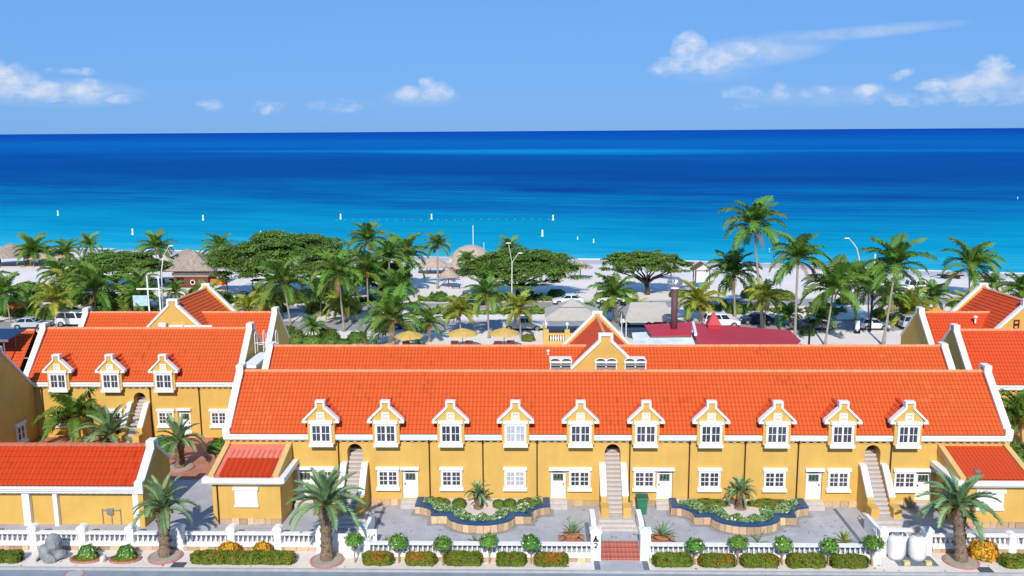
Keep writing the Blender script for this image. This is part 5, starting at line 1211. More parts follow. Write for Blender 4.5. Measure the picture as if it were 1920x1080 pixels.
lr = thing('roof_rail', 'white tubular hoop rails beside the left rear gable', 'handrail', (-23.5, 78, 6))
for k in range(4):
    x = -24.3 + k * .55; y = 76.0 + .6 * (k % 2)
    MB().tube([(x, y, 6.6)] + [(x, y + .35 - .35 * cos(pi * i / 6), 8.1 + .35 * sin(pi * i / 6)) for i in range(7)] + [(x, y + .7, 6.6)], .035, 5).obj('hoop', M['pvc'], lr)
MB().tube([(-24.3, 76.0, 7.5), (-22.6, 76.6, 7.5)], .03, 5).tube([(-24.3, 76.7, 7.2), (-22.6, 77.3, 7.2)], .03, 5).obj('rail', M['pvc'], lr)
MB().box(-24.3, -23.2, 72.5, 77.0, 6.2, 6.45).obj('platform', M['white'], lr)
sp = thing('solar_array', 'large dark blue panel raised over the far-left orange roof', 'solar panel', (-47, 74.8, 8))
MB().add([(-52, 73.6, 8.35), (-44.6, 73.6, 8.35), (-44.0, 75.6, 8.9), (-52, 75.6, 8.9), (-52, 73.6, 8.27), (-44.6, 73.6, 8.27), (-44.0, 75.6, 8.82), (-52, 75.6, 8.82)], [(0, 1, 2, 3), (7, 6, 5, 4), (0, 4, 5, 1), (1, 5, 6, 2), (2, 6, 7, 3)]).obj('panel', M['solar'], sp)
q = MB()
for x in (-50, -47.5, -45): q.box(x - .04, x + .04, 73.7, 73.78, 5.6, 8.27); q.box(x - .04, x + .04, 75.4, 75.48, 7.2, 8.8)
q.obj('support', M['steel'], sp); MB().box(-52, -44.5, 73.5, 73.58, 8.2, 8.40).obj('frame', M['steel'], sp)

# ------------------------------------------------------------------ palms between the buildings and the sea
PALMS = [
(-98.3,173.3,-.05,-98.0,3.8,3.3,'n','shaggy palm rising out of a thatched roof at the far left of the beach'),
(-93.4,175.2,-.14,-92.7,3.2,2.6,'n','beach palm between the shaggy left palm and the thin one beside it'),
(-91.7,182.8,-.47,-91.5,3.7,2.2,'n','small dark wind-blown palm against the sea, third from the left on the beach'),
(-71.7,168.1,-.05,-71.5,5.1,3.0,'n','dark palm on the sand beside the leaning white lamp post at left'),
(-62.4,173.8,-.32,-61.4,4.1,3.1,'n','dark palm on the sand at the left edge of the biggest divi tree'),
(-28.9,152.9,-.05,-28.5,8.2,3.1,'n','tall palm standing above the right edge of the biggest divi tree'),
(-20.6,144.9,-.05,-20.8,6.7,3.3,'n','bushy tall palm in front of the thatched beach roofs'),
(-16.1,146.9,-.05,-16.0,7.8,2.0,'n','slim palm with small head beside the small thatched umbrella'),
(-4.5,158.8,-.14,-4.5,5.6,2.1,'n','palm head showing just above the middle divi tree'),
(-11.7,158.5,-.06,-11.9,3.5,1.7,'n','small palm in front of the domed beach hut'),
(-71.9,119.8,-.05,-72.1,4.8,2.6,'n','palm with bare grey trunk at the left edge behind the far-left roof'),
(-64.1,117.3,-.05,-64.2,4.2,2.6,'y','yellowish palm behind the far-left roof, beside a parked white van'),
(-74.9,138.2,-.05,-74.6,4.6,2.7,'n','dark green palm at the left end of the left divi tree'),
(-63.4,126.3,-.05,-63.1,4.6,4.0,'n','broad palm with an upright light green spear, before the left divi tree'),
(-56.8,126.3,-.05,-56.6,3.1,2.6,'n','palm left of the white sign frame'),
(-55.0,134.9,-.05,-54.8,2.2,1.6,'n','small low palm in front of the brick beach bar'),
(-33.0,118.9,-.05,-33.6,6.7,3.3,'n','leaning palm in front of the biggest divi tree, behind the left rear roof end'),
(-24.8,114.3,-.05,-25.2,8.5,3.0,'n','tall palm with pale slanting trunk right of the left rear roof'),
(-24.4,129.3,-.05,-24.4,6.4,3.1,'n','palm with orange coconuts behind the pale slanting trunk'),
(-17.0,106.9,-.05,-17.1,4.4,3.3,'n','big drooping palm close behind the rear roof, left of the yellow parasols'),
(-26.4,120.7,-.05,-26.2,3.1,2.2,'y','short yellowing palm at the foot of the pale slanting trunk'),
(-40.5,124.7,-.05,-40.6,1.3,2.0,'y','low yellow-green palm behind the left cross roof'),
(-27.3,108.6,-.05,-27.3,2.4,1.4,'n','small dark palm among the shrubs behind the left rear gable'),
(-13.1,108.6,-.05,-13.0,2.8,1.7,'n','young palm between two yellow parasols'),
(-9.5,112.4,-.05,-9.6,3.6,2.0,'y','yellow-green palm behind the middle yellow parasol'),
(-5.8,110.6,-.05,-6.0,6.2,2.2,'n','slim tall palm left of the silver pickup'),
(-1.8,110.6,-.05,-2.0,4.3,1.9,'y','yellowish palm in front of the silver pickup'),
(10.5,120.2,-.05,10.5,4.4,2.9,'n','palm with spreading head between the two beige canopies'),
(13.5,121.5,-.05,13.4,1.8,1.9,'y','low yellow palm clump behind the right beige canopy'),
(22.3,120.1,-.05,21.9,3.5,2.7,'y','yellow-green palm right of the brown flue'),
(27.6,123.6,-.05,27.3,7.0,3.2,'n','palm with pale straight trunk behind the red roof'),
(29.5,115.8,-.05,27.9,14.6,3.4,'n','tallest palm, its head standing alone against the sea'),
(29.7,115.8,-.05,29.7,4.8,2.1,'y','short palm with orange-brown shaft at the foot of the tallest palm'),
(31.0,106.6,-.05,31.0,11.3,2.9,'n','tall palm with thin curved trunk at the right end of the red roof'),
(34.6,106.6,-.05,35.3,7.8,3.3,'n','palm with long side fronds right of the red roof'),
(43.3,121.4,-.05,43.0,6.2,2.6,'n','dense dark palm under the curved street lamp'),
(42.9,115.1,-.05,42.4,6.8,2.4,'n','palm beside the dark pole, over the white hatchback'),
(41.5,106.6,-.05,42.2,10.6,3.3,'n','tall palm with a leaning trunk left of the right rear gable'),
(66.7,138.8,-.05,66.2,5.9,3.7,'w','wind-swept palm on the sand at right, head blown to one side'),
(49.5,119.3,-.05,49.2,2.5,3.1,'y','broad low yellow-green palm behind the right rear gable'),
(55.4,125.0,-.05,55.1,3.1,2.2,'n','palm with orange shaft in front of the white jeep'),
(71.4,141.1,-.13,71.1,2.1,1.7,'n','small palm showing over the right cross roof'),
(70.0,128.7,-.05,68.9,3.4,2.7,'n','palm at the right edge above the right cross roof'),
(36.8,114.8,-.05,36.6,2.0,1.8,'n','low dark palm between the grey car and the palm with long side fronds'),
(33.5,117.4,-.05,33.3,1.9,1.7,'n','low bushy palm right of the tallest palm trunk'),
(-20.5,105.8,-.05,-20.6,1.3,1.2,'d','small feather palm beside the shrubs behind the rear roof'),
(-79.5,126.5,-.05,-79.3,5.2,2.9,'n','palm at the far left edge behind the orange parasol'),
(-58.9,131.5,-.05,-58.6,4.2,2.4,'n','dark palm between the broad spear palm and the white sign frame'),
(-69.3,131.5,-.05,-69.2,4.0,2.5,'y','yellow-green palm in the gap right of the dark green left palm'),
(-30.2,124.0,-.05,-30.0,4.2,2.6,'n','palm between the leaning palm and the pale slanting trunk, by the median'),
(-22.3,137.0,-.05,-22.4,7.4,2.9,'n','palm beside the bushy tall palm, just left of it'),
(-28.4,128.4,-.05,-28.2,5.0,2.6,'n','palm before the right side of the biggest divi tree, behind the median shrubs'),
(-19.2,124.2,-.05,-19.4,4.6,2.5,'n','palm on the median behind the big drooping palm'),
(-36.8,121.8,-.05,-36.6,3.2,2.2,'y','yellowish young palm left of the leaning palm'),
(-47.5,129.5,-.05,-47.7,2.6,2.0,'n','young palm by the median behind the left cross roof ridge'),
(46.6,118.6,-.05,46.4,4.6,2.3,'n','palm between the white hatchback and the silver car'),
(58.6,121.5,-.05,58.3,2.6,2.2,'y','low yellowish palm over the ridge of the right rear roof'),
(-38.8,72.3,-.05,-38.9,2.8,2.3,'n','palm in the left yard before the first dormer of the left building'),
(38.7,69.8,-.05,38.2,3.7,2.1,'n','palm at the right edge in front of the right set-back building'),
(-43.6,62.0,0,-43.4,3.0,2.2,'n','palm at the left edge beside the shaded gable wall'),
]
for i, p in enumerate(PALMS): coconut_palm(p[7], *p[:7], seed=1000 + i)

# ------------------------------------------------------------------ divi-divi trees
def divi(label, u, v, z, rx, ry, zc, rz, seed, lean=0.0, open_=0.0, n=15000):
    rs = random.Random(seed); nr = np.random.RandomState(seed); root = thing('divi_tree', label, 'tree', (u, v, z), 'wide divi-divi trees')
    t = MB(); top = Vector((u + lean * .4, v, z + (zc - z) * .38)); ends = []
    t.tube([(u, v, z - .2), (u + .1, v, z + .5), tuple(top)], [.5, .38, .33], 9)
    nb = 11
    for k in range(nb):
        a = k * 2.4 + rs.uniform(-.3, .3); rr = sqrt((k + .6) / nb) * .82
        e = Vector((u + lean + rx * rr * cos(a), v + ry * rr * sin(a), zc - rz * .25 - rz * .55 * rr * rr + rs.uniform(-.2, .2)))
        m1 = top.lerp(e, .35) + Vector((0, 0, .25)); m2 = top.lerp(e, .7) + Vector((rs.uniform(-.3, .3), 0, .15))
        t.tube([tuple(top - Vector((0, 0, .2))), tuple(m1), tuple(m2), tuple(e)], [.22, .15, .10, .04], 6)
        for j in range(4):
            e2 = e + Vector((rs.uniform(-1, 1) * rx * .2, rs.uniform(-1, 1) * ry * .25, rs.uniform(.1, .6))); t.tube([tuple(m2), tuple(m2.lerp(e2, .6) + Vector((0, 0, .1))), tuple(e2)], [.07, .05, .02], 4); ends.append(e2)
    t.obj('trunk', M['treebark'], root, smooth=True)
    P = []; Nn = []; pads = 170
    for k in range(pads):
        a = rs.uniform(0, 2 * pi); rr = sqrt(rs.uniform(0, 1)); x = rr * cos(a); y = rr * sin(a)
        edge = 1 + .14 * sin(3 * a + seed) + .08 * sin(7 * a)
        zz = zc + rz * (.95 * sqrt(max(0, 1 - rr * rr * .92)) - .35) + rs.uniform(-.22, .22) * rz
        if rs.random() < .32: zz -= rz * rs.uniform(.3, .65)
        if rs.random() < open_: continue
        sz = rs.uniform(.12, .25)
        q, nn = ell_pts(nr, n // pads, (u + lean + x * rx * edge, v + y * ry * edge, zz), (rx * sz, ry * sz, rz * rs.uniform(.06, .13)), .2)
        P.append(q); Nn.append(nn)
    # an even leafy skin under the dome, thinned where the pads part
    m_ = n; a = nr.uniform(0, 2 * pi, m_); rr = np.sqrt(nr.uniform(0, 1, m_)); edge = 1 + .14 * np.sin(3 * a + seed) + .08 * np.sin(7 * a); x = rr * np.cos(a); y = rr * np.sin(a)
    fld = np.sin(x * 11 + seed) * np.cos(y * 9 + 1.7 * seed) + .7 * np.sin(x * 23 + 2) * np.sin(y * 19 + seed) + .4 * np.sin(x * 41) * np.cos(y * 37)
    zz = zc + rz * (.95 * np.sqrt(np.maximum(0, 1 - rr * rr * .92)) - .38) + rz * .10 * fld - np.abs(nr.normal(0, .10, m_)) * rz
    k = fld > (-.55 + open_ * 2.2)
    P.append(np.stack([u + lean + x * rx * edge, v + y * ry * edge, zz], 1)[k]); Nn.append(np.stack([x * .5, y * .5, np.ones(m_)], 1)[k])
    P = np.concatenate(P); Nn = np.concatenate(Nn)
    me = leaf_mesh('crown', P - np.array([u, v, z]), Nn, .17, [M['leaf'], M['leafolive']], seed, (nr.rand(len(P)) < .10).astype(int), 2.2, up=.9)
    link('crown', me, root, (u, v, z))
    return root
divi('largest divi tree with a broad domed crown, left of the tall palms', -39.0, 139.0, -.05, 10.6, 7.5, 6.3, 5.0, 11, n=62000)
divi('middle divi tree with a flat wide crown behind the street lamp', -2.9, 137.6, -.05, 8.3, 5.6, 4.7, 3.7, 12, lean=.8, n=40000)
divi('umbrella-shaped divi tree with bare forked trunk standing on the sand', 17.6, 141.0, -.05, 6.1, 4.2, 4.9, 2.5, 13, lean=-.4, open_=.2, n=21000)
divi('left divi tree half hidden behind palms, before the thatched roofs', -69.5, 146.5, -.05, 7.4, 5.2, 4.1, 3.0, 14, n=28000)
divi('low dark divi tree under the tall palms right of the biggest one', -24.5, 141.0, -.05, 4.6, 4.0, 3.2, 2.6, 15, n=14000)

# ------------------------------------------------------------------ vehicles
def vehicle(name, label, cat, x, y, rot, paint, L=4.4, Wd=1.75, kind='sedan', z=-.03, group='cars along the two roads', seed=0):
    root = thing(name, label, cat, (0, 0, 0), group); h = Wd / 2; pm = M[paint]; wr = .34 if kind not in ('suv', 'pickup', 'van', 'jeep') else .39
    fx, rx = L / 2 - .85, -L / 2 + .85
    belt = .92 if kind in ('sedan', 'hatch') else 1.08; lo = .28 if kind in ('sedan', 'hatch') else .38
    arch = lambda cx: [(cx + (wr + .07) * cos(radians(a)), .30 + (wr + .07) * sin(radians(a))) for a in range(0, 181, 30)]
    hood = belt - .08
    prof = [(L / 2 - .04, lo + .06)] + [(x_, max(lo, z_)) for x_, z_ in arch(fx)] + [(x_, max(lo, z_)) for x_, z_ in arch(rx)] + [(-L / 2 + .03, lo + .06), (-L / 2, belt * .72), (-L / 2 + .10, belt), (L / 2 - 1.3 if kind != 'van' else L / 2 - .6, belt), (L / 2 - .25, hood - .08), (L / 2, hood - .26)]
    bdy = MB(); n = len(prof); secs = [(-h, .965), (-h + .10, 1.0), (h - .10, 1.0), (h, .965)]
    for yy, k in secs:
        for (a, c) in prof: bdy.v.append((a * (k if abs(a) > L / 2 - .4 else 1), yy, .55 + (c - .55) * k))
    for s in range(3):
        for i in range(n): bdy.f.append((s * n + i, s * n + (i + 1) % n, (s + 1) * n + (i + 1) % n, (s + 1) * n + i)); bdy.m.append(0)
    bdy.f += [tuple(range(n))[::-1], tuple(range(3 * n, 4 * n))]; bdy.m += [0, 0]
    roof = {'sedan': 1.45, 'hatch': 1.5, 'suv': 1.78, 'pickup': 1.72, 'van': 2.0, 'jeep': 1.85}[kind]
    cab = {'sedan': (L / 2 - 1.25, L / 2 - 2.0, -L / 2 + 1.25, -L / 2 + .45), 'hatch': (L / 2 - 1.0, L / 2 - 1.8, -L / 2 + .55, -L / 2 + .15), 'suv': (L / 2 - 1.2, L / 2 - 1.85, -L / 2 + .4, -L / 2 + .1),
           'pickup': (L / 2 - 1.35, L / 2 - 2.05, -.35, -.55), 'van': (L / 2 - .6, L / 2 - 1.15, -L / 2 + .15, -L / 2 + .08), 'jeep': (L / 2 - 1.3, L / 2 - 1.5, -L / 2 + .12, -L / 2 + .08)}[kind]
    f0, f1, r1, r0 = cab; hb, ht = h - .06, h - .26 if kind not in ('van', 'jeep') else h - .14
    cv = [(f0, -hb, belt - .01), (f0, hb, belt - .01), (r0, hb, belt - .01), (r0, -hb, belt - .01), (f1, -ht, roof), (f1, ht, roof), (r1, ht, roof), (r1, -ht, roof)]
    bdy.add(cv, [(4, 5, 6, 7), (0, 1, 5, 4), (1, 2, 6, 5), (2, 3, 7, 6), (3, 0, 4, 7)])
    if kind == 'pickup':
        bdy.box(-L / 2 + .06, -.5, -h + .03, -h + .13, belt, belt + .12); bdy.box(-L / 2 + .06, -.5, h - .13, h - .03, belt, belt + .12); bdy.box(-L / 2 + .04, -L / 2 + .13, -h + .13, h - .13, belt, belt + .12)
    link('body', bdy.data('body', pm), root)
    def lerp(a, c, t): return tuple(a[i] + (c[i] - a[i]) * t for i in range(3))
    def pane(a, c, d, e, nrm, nm='car_window'):
        """inset pane on the face a,c (bottom) d,e (top)"""
        vs = []
        for s, t in ((.06, .10), (.94, .10), (.94, .88), (.06, .88)):
            p_ = lerp(lerp(a, c, s), lerp(e, d, s), t); vs.append(tuple(p_[i] + nrm[i] * .012 for i in range(3)))
        q = MB(); q.add(vs, [(0, 1, 2, 3)]); link(nm, q.data(nm, M['carglass']), root)
    pane(cv[0], cv[1], cv[5], cv[4], (1, 0, .4), 'windscreen'); pane(cv[2], cv[3], cv[7], cv[6], (-1, 0, .3), 'rear_window')
    for s in (0, 1):
        A, B_, T1, T0 = (cv[3], cv[0], cv[4], cv[7]) if s == 0 else (cv[2], cv[1], cv[5], cv[6]); ny = (0, -1, .2) if s == 0 else (0, 1, .2)
        cuts = [0, .5, 1] if kind not in ('suv', 'van') else [0, .33, .66, 1]
        if kind == 'jeep': cuts = [0, .55, 1]
        for k in range(len(cuts) - 1): pane(lerp(A, B_, cuts[k]), lerp(A, B_, cuts[k + 1]), lerp(T0, T1, cuts[k + 1]), lerp(T0, T1, cuts[k]), ny)
    for cx in (fx, rx):
        for s in (-1, 1):
            q = MB(); q.tube([(cx, s * (h - .20), .34 if wr < .36 else .38), (cx, s * (h + .01), .34 if wr < .36 else .38)], wr, 14); w_ = link('wheel', q.data('wheel', M['tyre']), root)
            q = MB(); q.tube([(cx, s * (h + .0), .34 if wr < .36 else .38), (cx, s * (h + .025), .34 if wr < .36 else .38)], wr * .62, 10); link('rim', q.data('rim', M['rim']), w_)
    for s in (-1, 1):
        q = MB().box(L / 2 - .10, L / 2 + .015, s * (h - .35) - .16, s * (h - .35) + .16, hood - .30, hood - .16); link('headlight', q.data('headlight', M['headlight']), root)
        q = MB().box(-L / 2 - .015, -L / 2 + .10, s * (h - .22) - .1, s * (h - .22) + .1, belt - .30, belt - .08); link('taillight', q.data('taillight', M['taillight']), root)
    q = MB().box(L / 2 - .06, L / 2 + .04, -h + .12, h - .12, lo + .04, lo + .16).box(-L / 2 - .04, -L / 2 + .06, -h + .12, h - .12, lo + .04, lo + .18); link('bumper', q.data('bumper', M['dark'] if kind in ('pickup', 'van', 'jeep') else pm), root)
    if kind == 'jeep':
        q = MB(); q.tube([(-L / 2 - .22, 0, 1.05), (-L / 2 - .0, 0, 1.05)], .38, 14); link('spare_wheel', q.data('spare_wheel', M['tyre']), root)
    root.location = (x, y, z); root.rotation_euler = (0, 0, rot); return root
vehicle('pickup_truck', 'silver double-cab pickup parked on the near road beside the beige canopy', 'pickup', -1.6, 115.3, 0, 'car_silver', 5.35, 1.85, 'pickup')
vehicle('parked_car', 'dark blue sedan on the far road behind the palms left of the street lamp', 'car', -9.9, 132.6, .05, 'car_dark', 4.7, 1.8, 'sedan')
vehicle('parked_car', 'white sedan on the far road right of the street lamp', 'car', 4.9, 133.2, pi + .05, 'car_white', 4.6, 1.8, 'sedan')
vehicle('parked_car', 'white off-roader with a spare wheel on the far road behind the palm between the canopies', 'car', 11.2, 133.6, .05, 'car_white', 4.3, 1.8, 'jeep')
vehicle('parked_car', 'white hatchback on the near road beside the dark pole', 'car', 43.6, 115.5, 0, 'car_white', 3.8, 1.68, 'hatch')
vehicle('parked_car', 'white sport utility car behind the red roof beside the small red spire', 'car', 24.4, 117.2, 0, 'car_white', 4.7, 1.85, 'suv')
vehicle('parked_car', 'grey car half hidden behind palm trunks right of the red roof', 'car', 36.4, 115.7, 0, 'car_grey', 4.5, 1.8, 'sedan')
vehicle('parked_car', 'silver car partly hidden by the right rear gable', 'car', 49.3, 115.8, 0, 'car_silver', 4.4, 1.8, 'suv')
vehicle('jeep', 'white boxy jeep with black window openings on the sand at right', 'jeep', 59.6, 143.4, pi, 'car_white', 4.0, 1.8, 'jeep', group='vehicles on the sand')
vehicle('parked_car', 'light blue-white car behind the far-left roof under palms', 'car', -67.2, 116.6, .1, 'car_silver', 4.5, 1.8, 'sedan')
vehicle('delivery_van', 'white boxy van parked behind the far-left roof between palms', 'van', -61.8, 118.2, 0, 'car_white', 5.2, 2.0, 'van')
vehicle('parked_car', 'dark car under the right beige canopy side, partly hidden', 'car', 17.6, 116.6, 0, 'car_black', 4.4, 1.8, 'hatch')
vehicle('parked_car', 'white van-like car seen beneath the right beige canopy', 'car', 13.4, 117.6, 0, 'car_white', 4.6, 1.9, 'van')
vehicle('parked_car', 'dark car in the shade under the biggest divi tree', 'car', -34.0, 136.8, .05, 'car_black', 4.5, 1.8, 'suv')
vehicle('parked_car', 'dark car on the far road behind the yellow-green palm right of the flue', 'car', 29.5, 119.2, pi, 'car_dark', 4.5, 1.8, 'sedan')
vehicle('parked_car', 'white car in the shade of the left palms behind the broad spear palm', 'car', -66.5, 134.5, .06, 'car_white', 4.4, 1.8, 'hatch')
vehicle('parked_car', 'dark car beside the left thatched roofs under palms', 'car', -76.0, 142.0, .1, 'car_black', 4.6, 1.8, 'suv')
vehicle('parked_car', 'silver car on the near road behind the low yellowish palm at right', 'car', 55.8, 116.4, 0, 'car_grey', 4.4, 1.8, 'sedan')
vehicle('parked_car', 'dark car on the near road behind the big drooping palm', 'car', -19.5, 116.4, pi, 'car_dark', 4.4, 1.8, 'hatch')
tr = thing('beach_trailer', 'low dark trailer with a pale cover standing on the sand near the water at right', 'trailer', (74.2, 162.4, -1.05))
MB().box(72.2, 76.4, 161.6, 163.0, -.55, -.35).obj('deck', M['dark'], tr); MB().prism([(73.6, -.35), (74.0, .15), (76.0, .1), (76.4, -.35)], mp_uz, 161.7, 162.9).obj('cover', M['thatch'], tr)
for x in (73.2, 75.4):
    for y in (161.6, 163.0): MB().tube([(x, y - .1, -.72), (x, y + .1, -.72)], .34, 10).obj('wheel', M['tyre'], tr)
MB().tube([(72.2, 162.3, -.5), (70.6, 162.3, -.8)], .06, 5).obj('drawbar', M['dark'], tr)

# ------------------------------------------------------------------ beach huts, canopies, restaurant, umbrellas
def thatch_cone(mb, c, r, h, seg=16, skirt=.12, seed=0):
    rs = random.Random(seed); rings = [(r * 1.0, -.18), (r * 1.0, 0), (r * .72, h * .30), (r * .42, h * .62), (r * .14, h * .93), (.03, h)]
    n0 = len(mb.v); mb.lathe(rings, c, seg)
    for i in range(n0, len(mb.v)):
        x, y, z = mb.v[i]; k = 1 + rs.uniform(-.05, .05); mb.v[i] = (c[0] + (x - c[0]) * k, c[1] + (y - c[1]) * k, z + rs.uniform(-.05, .05))
    return mb
def palapa(label, u, v, z, r, h, hz, m='thatch', name='thatched_umbrella', posts=1, cat='beach umbrella', group='thatched beach umbrellas'):
    root = thing(name, label, cat, (u, v, z), group)
    thatch_cone(MB(), (u, v, z + hz), r, h, 18, seed=int(u * 10) % 97).obj('thatched_roof', M[m], root)
    if posts == 1: MB().tube([(u, v, z - .1), (u, v, z + hz + h * .8)], .09, 6).obj('post', M['wood'], root)
    else:
        for k in range(posts): a = 2 * pi * (k + .5) / posts; MB().tube([(u + r * .8 * cos(a), v + r * .8 * sin(a), z - .1), (u + r * .8 * cos(a), v + r * .8 * sin(a), z + hz + .15)], .09, 6).obj('post', M['wood'], root)
    return root
palapa('thatched umbrella alone on the sand right of the middle divi tree', 7.9, 157.6, -.15, 2.15, 1.0, 2.1, 'thatchpale')
palapa('small thatched umbrella on the sand beside the slim palm', -14.4, 148.0, -.05, 1.75, 1.1, 2.0, 'thatchpale')
palapa('thatched umbrella on the sand between the forked divi tree and the lifeguard hut', 23.6, 156.5, -.2, 1.8, 1.0, 2.0, 'thatchpale')
palapa('wide thatched roof at the far left of the beach', -104.0, 176, -.1, 5.2, 2.2, 2.0, 'thatch', 'thatched_shelter', 6, 'shelter', 'thatched shelters')
palapa('pale thatched roof behind the shaggy left palm', -96.5, 176, -.1, 4.4, 2.0, 1.7, 'thatchpale', 'thatched_shelter', 6, 'shelter', 'thatched shelters')
palapa('dark thatched roof behind the beige tent at left', -67.0, 171.5, -.2, 3.6, 1.8, 1.9, 'thatch', 'thatched_shelter', 5, 'shelter', 'thatched shelters')
palapa('pale thatched roof beside the lamp post, left of the brick beach bar', -73.0, 166, -.1, 3.0, 1.6, 1.8, 'thatchpale', 'thatched_shelter', 5, 'shelter', 'thatched shelters')
palapa('thatched roof behind the bushy tall palm near the domed hut', -18.9, 165, -.4, 3.2, 1.5, 1.6, 'thatchpale', 'thatched_shelter', 5, 'shelter', 'thatched shelters')
palapa('thatched roof just before the domed beach hut', -13.6, 160.5, -.2, 2.6, 1.4, 1.9, 'thatchpale', 'thatched_shelter', 5, 'shelter', 'thatched shelters')
for k, (u, v, lab) in enumerate(((7.0, 156.2, 'dark sun lounger left of the lone thatched umbrella post'), (9.0, 156.4, 'dark sun lounger right of the lone thatched umbrella post'), (-12.9, 147.0, 'sun lounger under the small thatched umbrella'))):
    root = thing('sun_lounger', lab, 'lounger', (u, v, gz(u, v)), 'loungers on the beach'); z = gz(u, v)
    MB().box(u - .9, u + .5, v - .3, v + .3, z + .28, z + .36).add([(u + .5, v - .3, z + .32), (u + .5, v + .3, z + .32), (u + .95, v + .3, z + .75), (u + .95, v - .3, z + .75)], [(0, 1, 2, 3)]).obj('bed', M['dark'], root)
    for a in (-.75, .4):
        for c in (-.25, .25): MB().box(u + a - .03, u + a + .03, v + c - .03, v + c + .03, z, z + .28).obj('leg', M['dark'], root)
dh = thing('domed_hut', 'round pale domed hut with white mast on the beach behind the middle divi tree', 'hut', (-12.3, 168, -.5))
q = MB(); q.lathe([(4.0, 0), (4.0, 2.2), (3.7, 3.0), (3.1, 3.8), (2.2, 4.5), (1.1, 4.9), (.05, 5.0)], (-12.1, 168, -.5), 20); q.obj('dome', M['thatchpale'], dh, smooth=True)
MB().box(-16.0, -15.2, 166, 170, -.5, 2.2).box(-9.0, -8.2, 166, 170, -.5, 2.2).obj('side_wall', M['cream'], dh); MB().tube([(-11.6, 168, 4), (-11.6, 168, 8.2)], .07, 6).tube([(-9.6, 168, 2), (-9.6, 168, 5.0)], .05, 5).obj('mast', M['pvc'], dh)
gh = thing('lifeguard_hut', 'small white lifeguard hut with brown gable roof and teal base on the sand', 'hut', (27.2, 147.4, -.05))
for a in (-1.15, 1.15):
    for c in (-1, 1): MB().box(27.2 + a - .07, 27.2 + a + .07, 147.4 + c - .07, 147.4 + c + .07, -.1, 3.15).obj('post', M['wood'], gh)
MB().box(26.25, 28.15, 146.6, 148.2, .9, 2.9).obj('cabin', M['white'], gh); MB().box(26.6, 28.4, 146.3, 146.5, 0, 1.0).obj('teal_panel', M['teal'], gh)
q = MB(); q.prism([(25.5, 2.85), (27.2, 4.0), (28.9, 2.85), (28.9, 2.98), (27.2, 4.15), (25.5, 2.98)], mp_uz, 146.0, 148.8); q.obj('roof', M['wood'], gh)
q = MB(); q.prism([(25.9, 3.0), (27.2, 3.9), (28.5, 3.0)], mp_uz, 146.25, 146.35); q.obj('gable_board', M['white'], gh)
bb_ = thing('beach_bar', 'square brick beach bar under a grey pyramid thatch, left of the biggest divi tree', 'bar', (-57.6, 149.5, -.05))
q = MB(); q.add([(-62.0, 146.6, 3.0), (-53.2, 146.6, 3.0), (-53.2, 153.5, 3.0), (-62.0, 153.5, 3.0), (-57.6, 150, 6.1), (-61.6, 147, 2.8), (-53.6, 147, 2.8), (-53.6, 153, 2.8), (-61.6, 153, 2.8)], [(0, 1, 4), (1, 2, 4), (2, 3, 4), (3, 0, 4), (5, 6, 1, 0), (6, 7, 2, 1), (7, 8, 3, 2), (8, 5, 0, 3)]); q.obj('thatched_roof', M['thatch'], bb_)
MB().box(-60.4, -54.6, 148, 152, -.1, 1.9).obj('brick_wall', M['brick'], bb_); MB().box(-60.6, -54.4, 147.9, 152.1, 1.9, 2.5).obj('white_band', M['cream'], bb_)
q = MB(); q.lathe([(.42, 0), (.42, .05), (.3, .05), (.3, 0)], (0, 0, 0), 16); e = q.obj('round_sign', M['pvc'], bb_, at=(0, 0, 0)); e.location = (-57.2 + 57.6, 147.95 - 149.5, .9 + .05); e.rotation_euler = (radians(90), 0, 0)
MB().box(-59.9, -58.7, 147.96, 148.0, .7, 1.7).obj('hatch', M['dark'], bb_)
tn = thing('tent', 'beige pyramid tent on white posts beside the brick beach bar', 'tent', (-64, 153, -.05))
q = MB(); q.add([(-67.2, 151, 2.6), (-60.6, 151, 2.6), (-60.6, 156, 2.6), (-67.2, 156, 2.6), (-63.9, 153.5, 4.5)], [(0, 1, 4), (1, 2, 4), (2, 3, 4), (3, 0, 4)]); q.box(-67.2, -60.6, 150.98, 151.0, 2.3, 2.6); q.obj('canopy', mat('tent_canvas', (.52, .44, .32), .85, .06, 1), tn)
for a in (-67, -63.9, -60.8): MB().tube([(a, 151.2, -.1), (a, 151.2, 2.6)], .07, 6).obj('post', M['pvc'], tn)
for a in (-66.5, -64.5, -62.5): MB().box(a - .5, a + .5, 152.2, 153.0, 0, .75).obj('table', M['dark'], tn)
sf = thing('sign_frame', 'tall white twin-post sign frame with pale blue panel at left', 'sign', (-53.5, 123.6, -.05))
for a in (-54.2, -52.6): MB().tube([(a, 123.6, -.1), (a, 123.6, 5.9)], .11, 6).obj('post', M['pvc'], sf)
MB().tube([(-55.8, 123.6, 3.95), (-52.3, 123.6, 3.95)], .06, 6).obj('crossbar', M['pvc'], sf); MB().box(-56.4, -54.35, 123.55, 123.65, 1.6, 3.1).obj('panel', mat('pale_blue_panel', (.40, .58, .66), .6, .2, 2), sf); MB().box(-55.8, -52.6, 123.55, 123.6, 4.0, 4.12).obj('lintel', M['pvc'], sf)
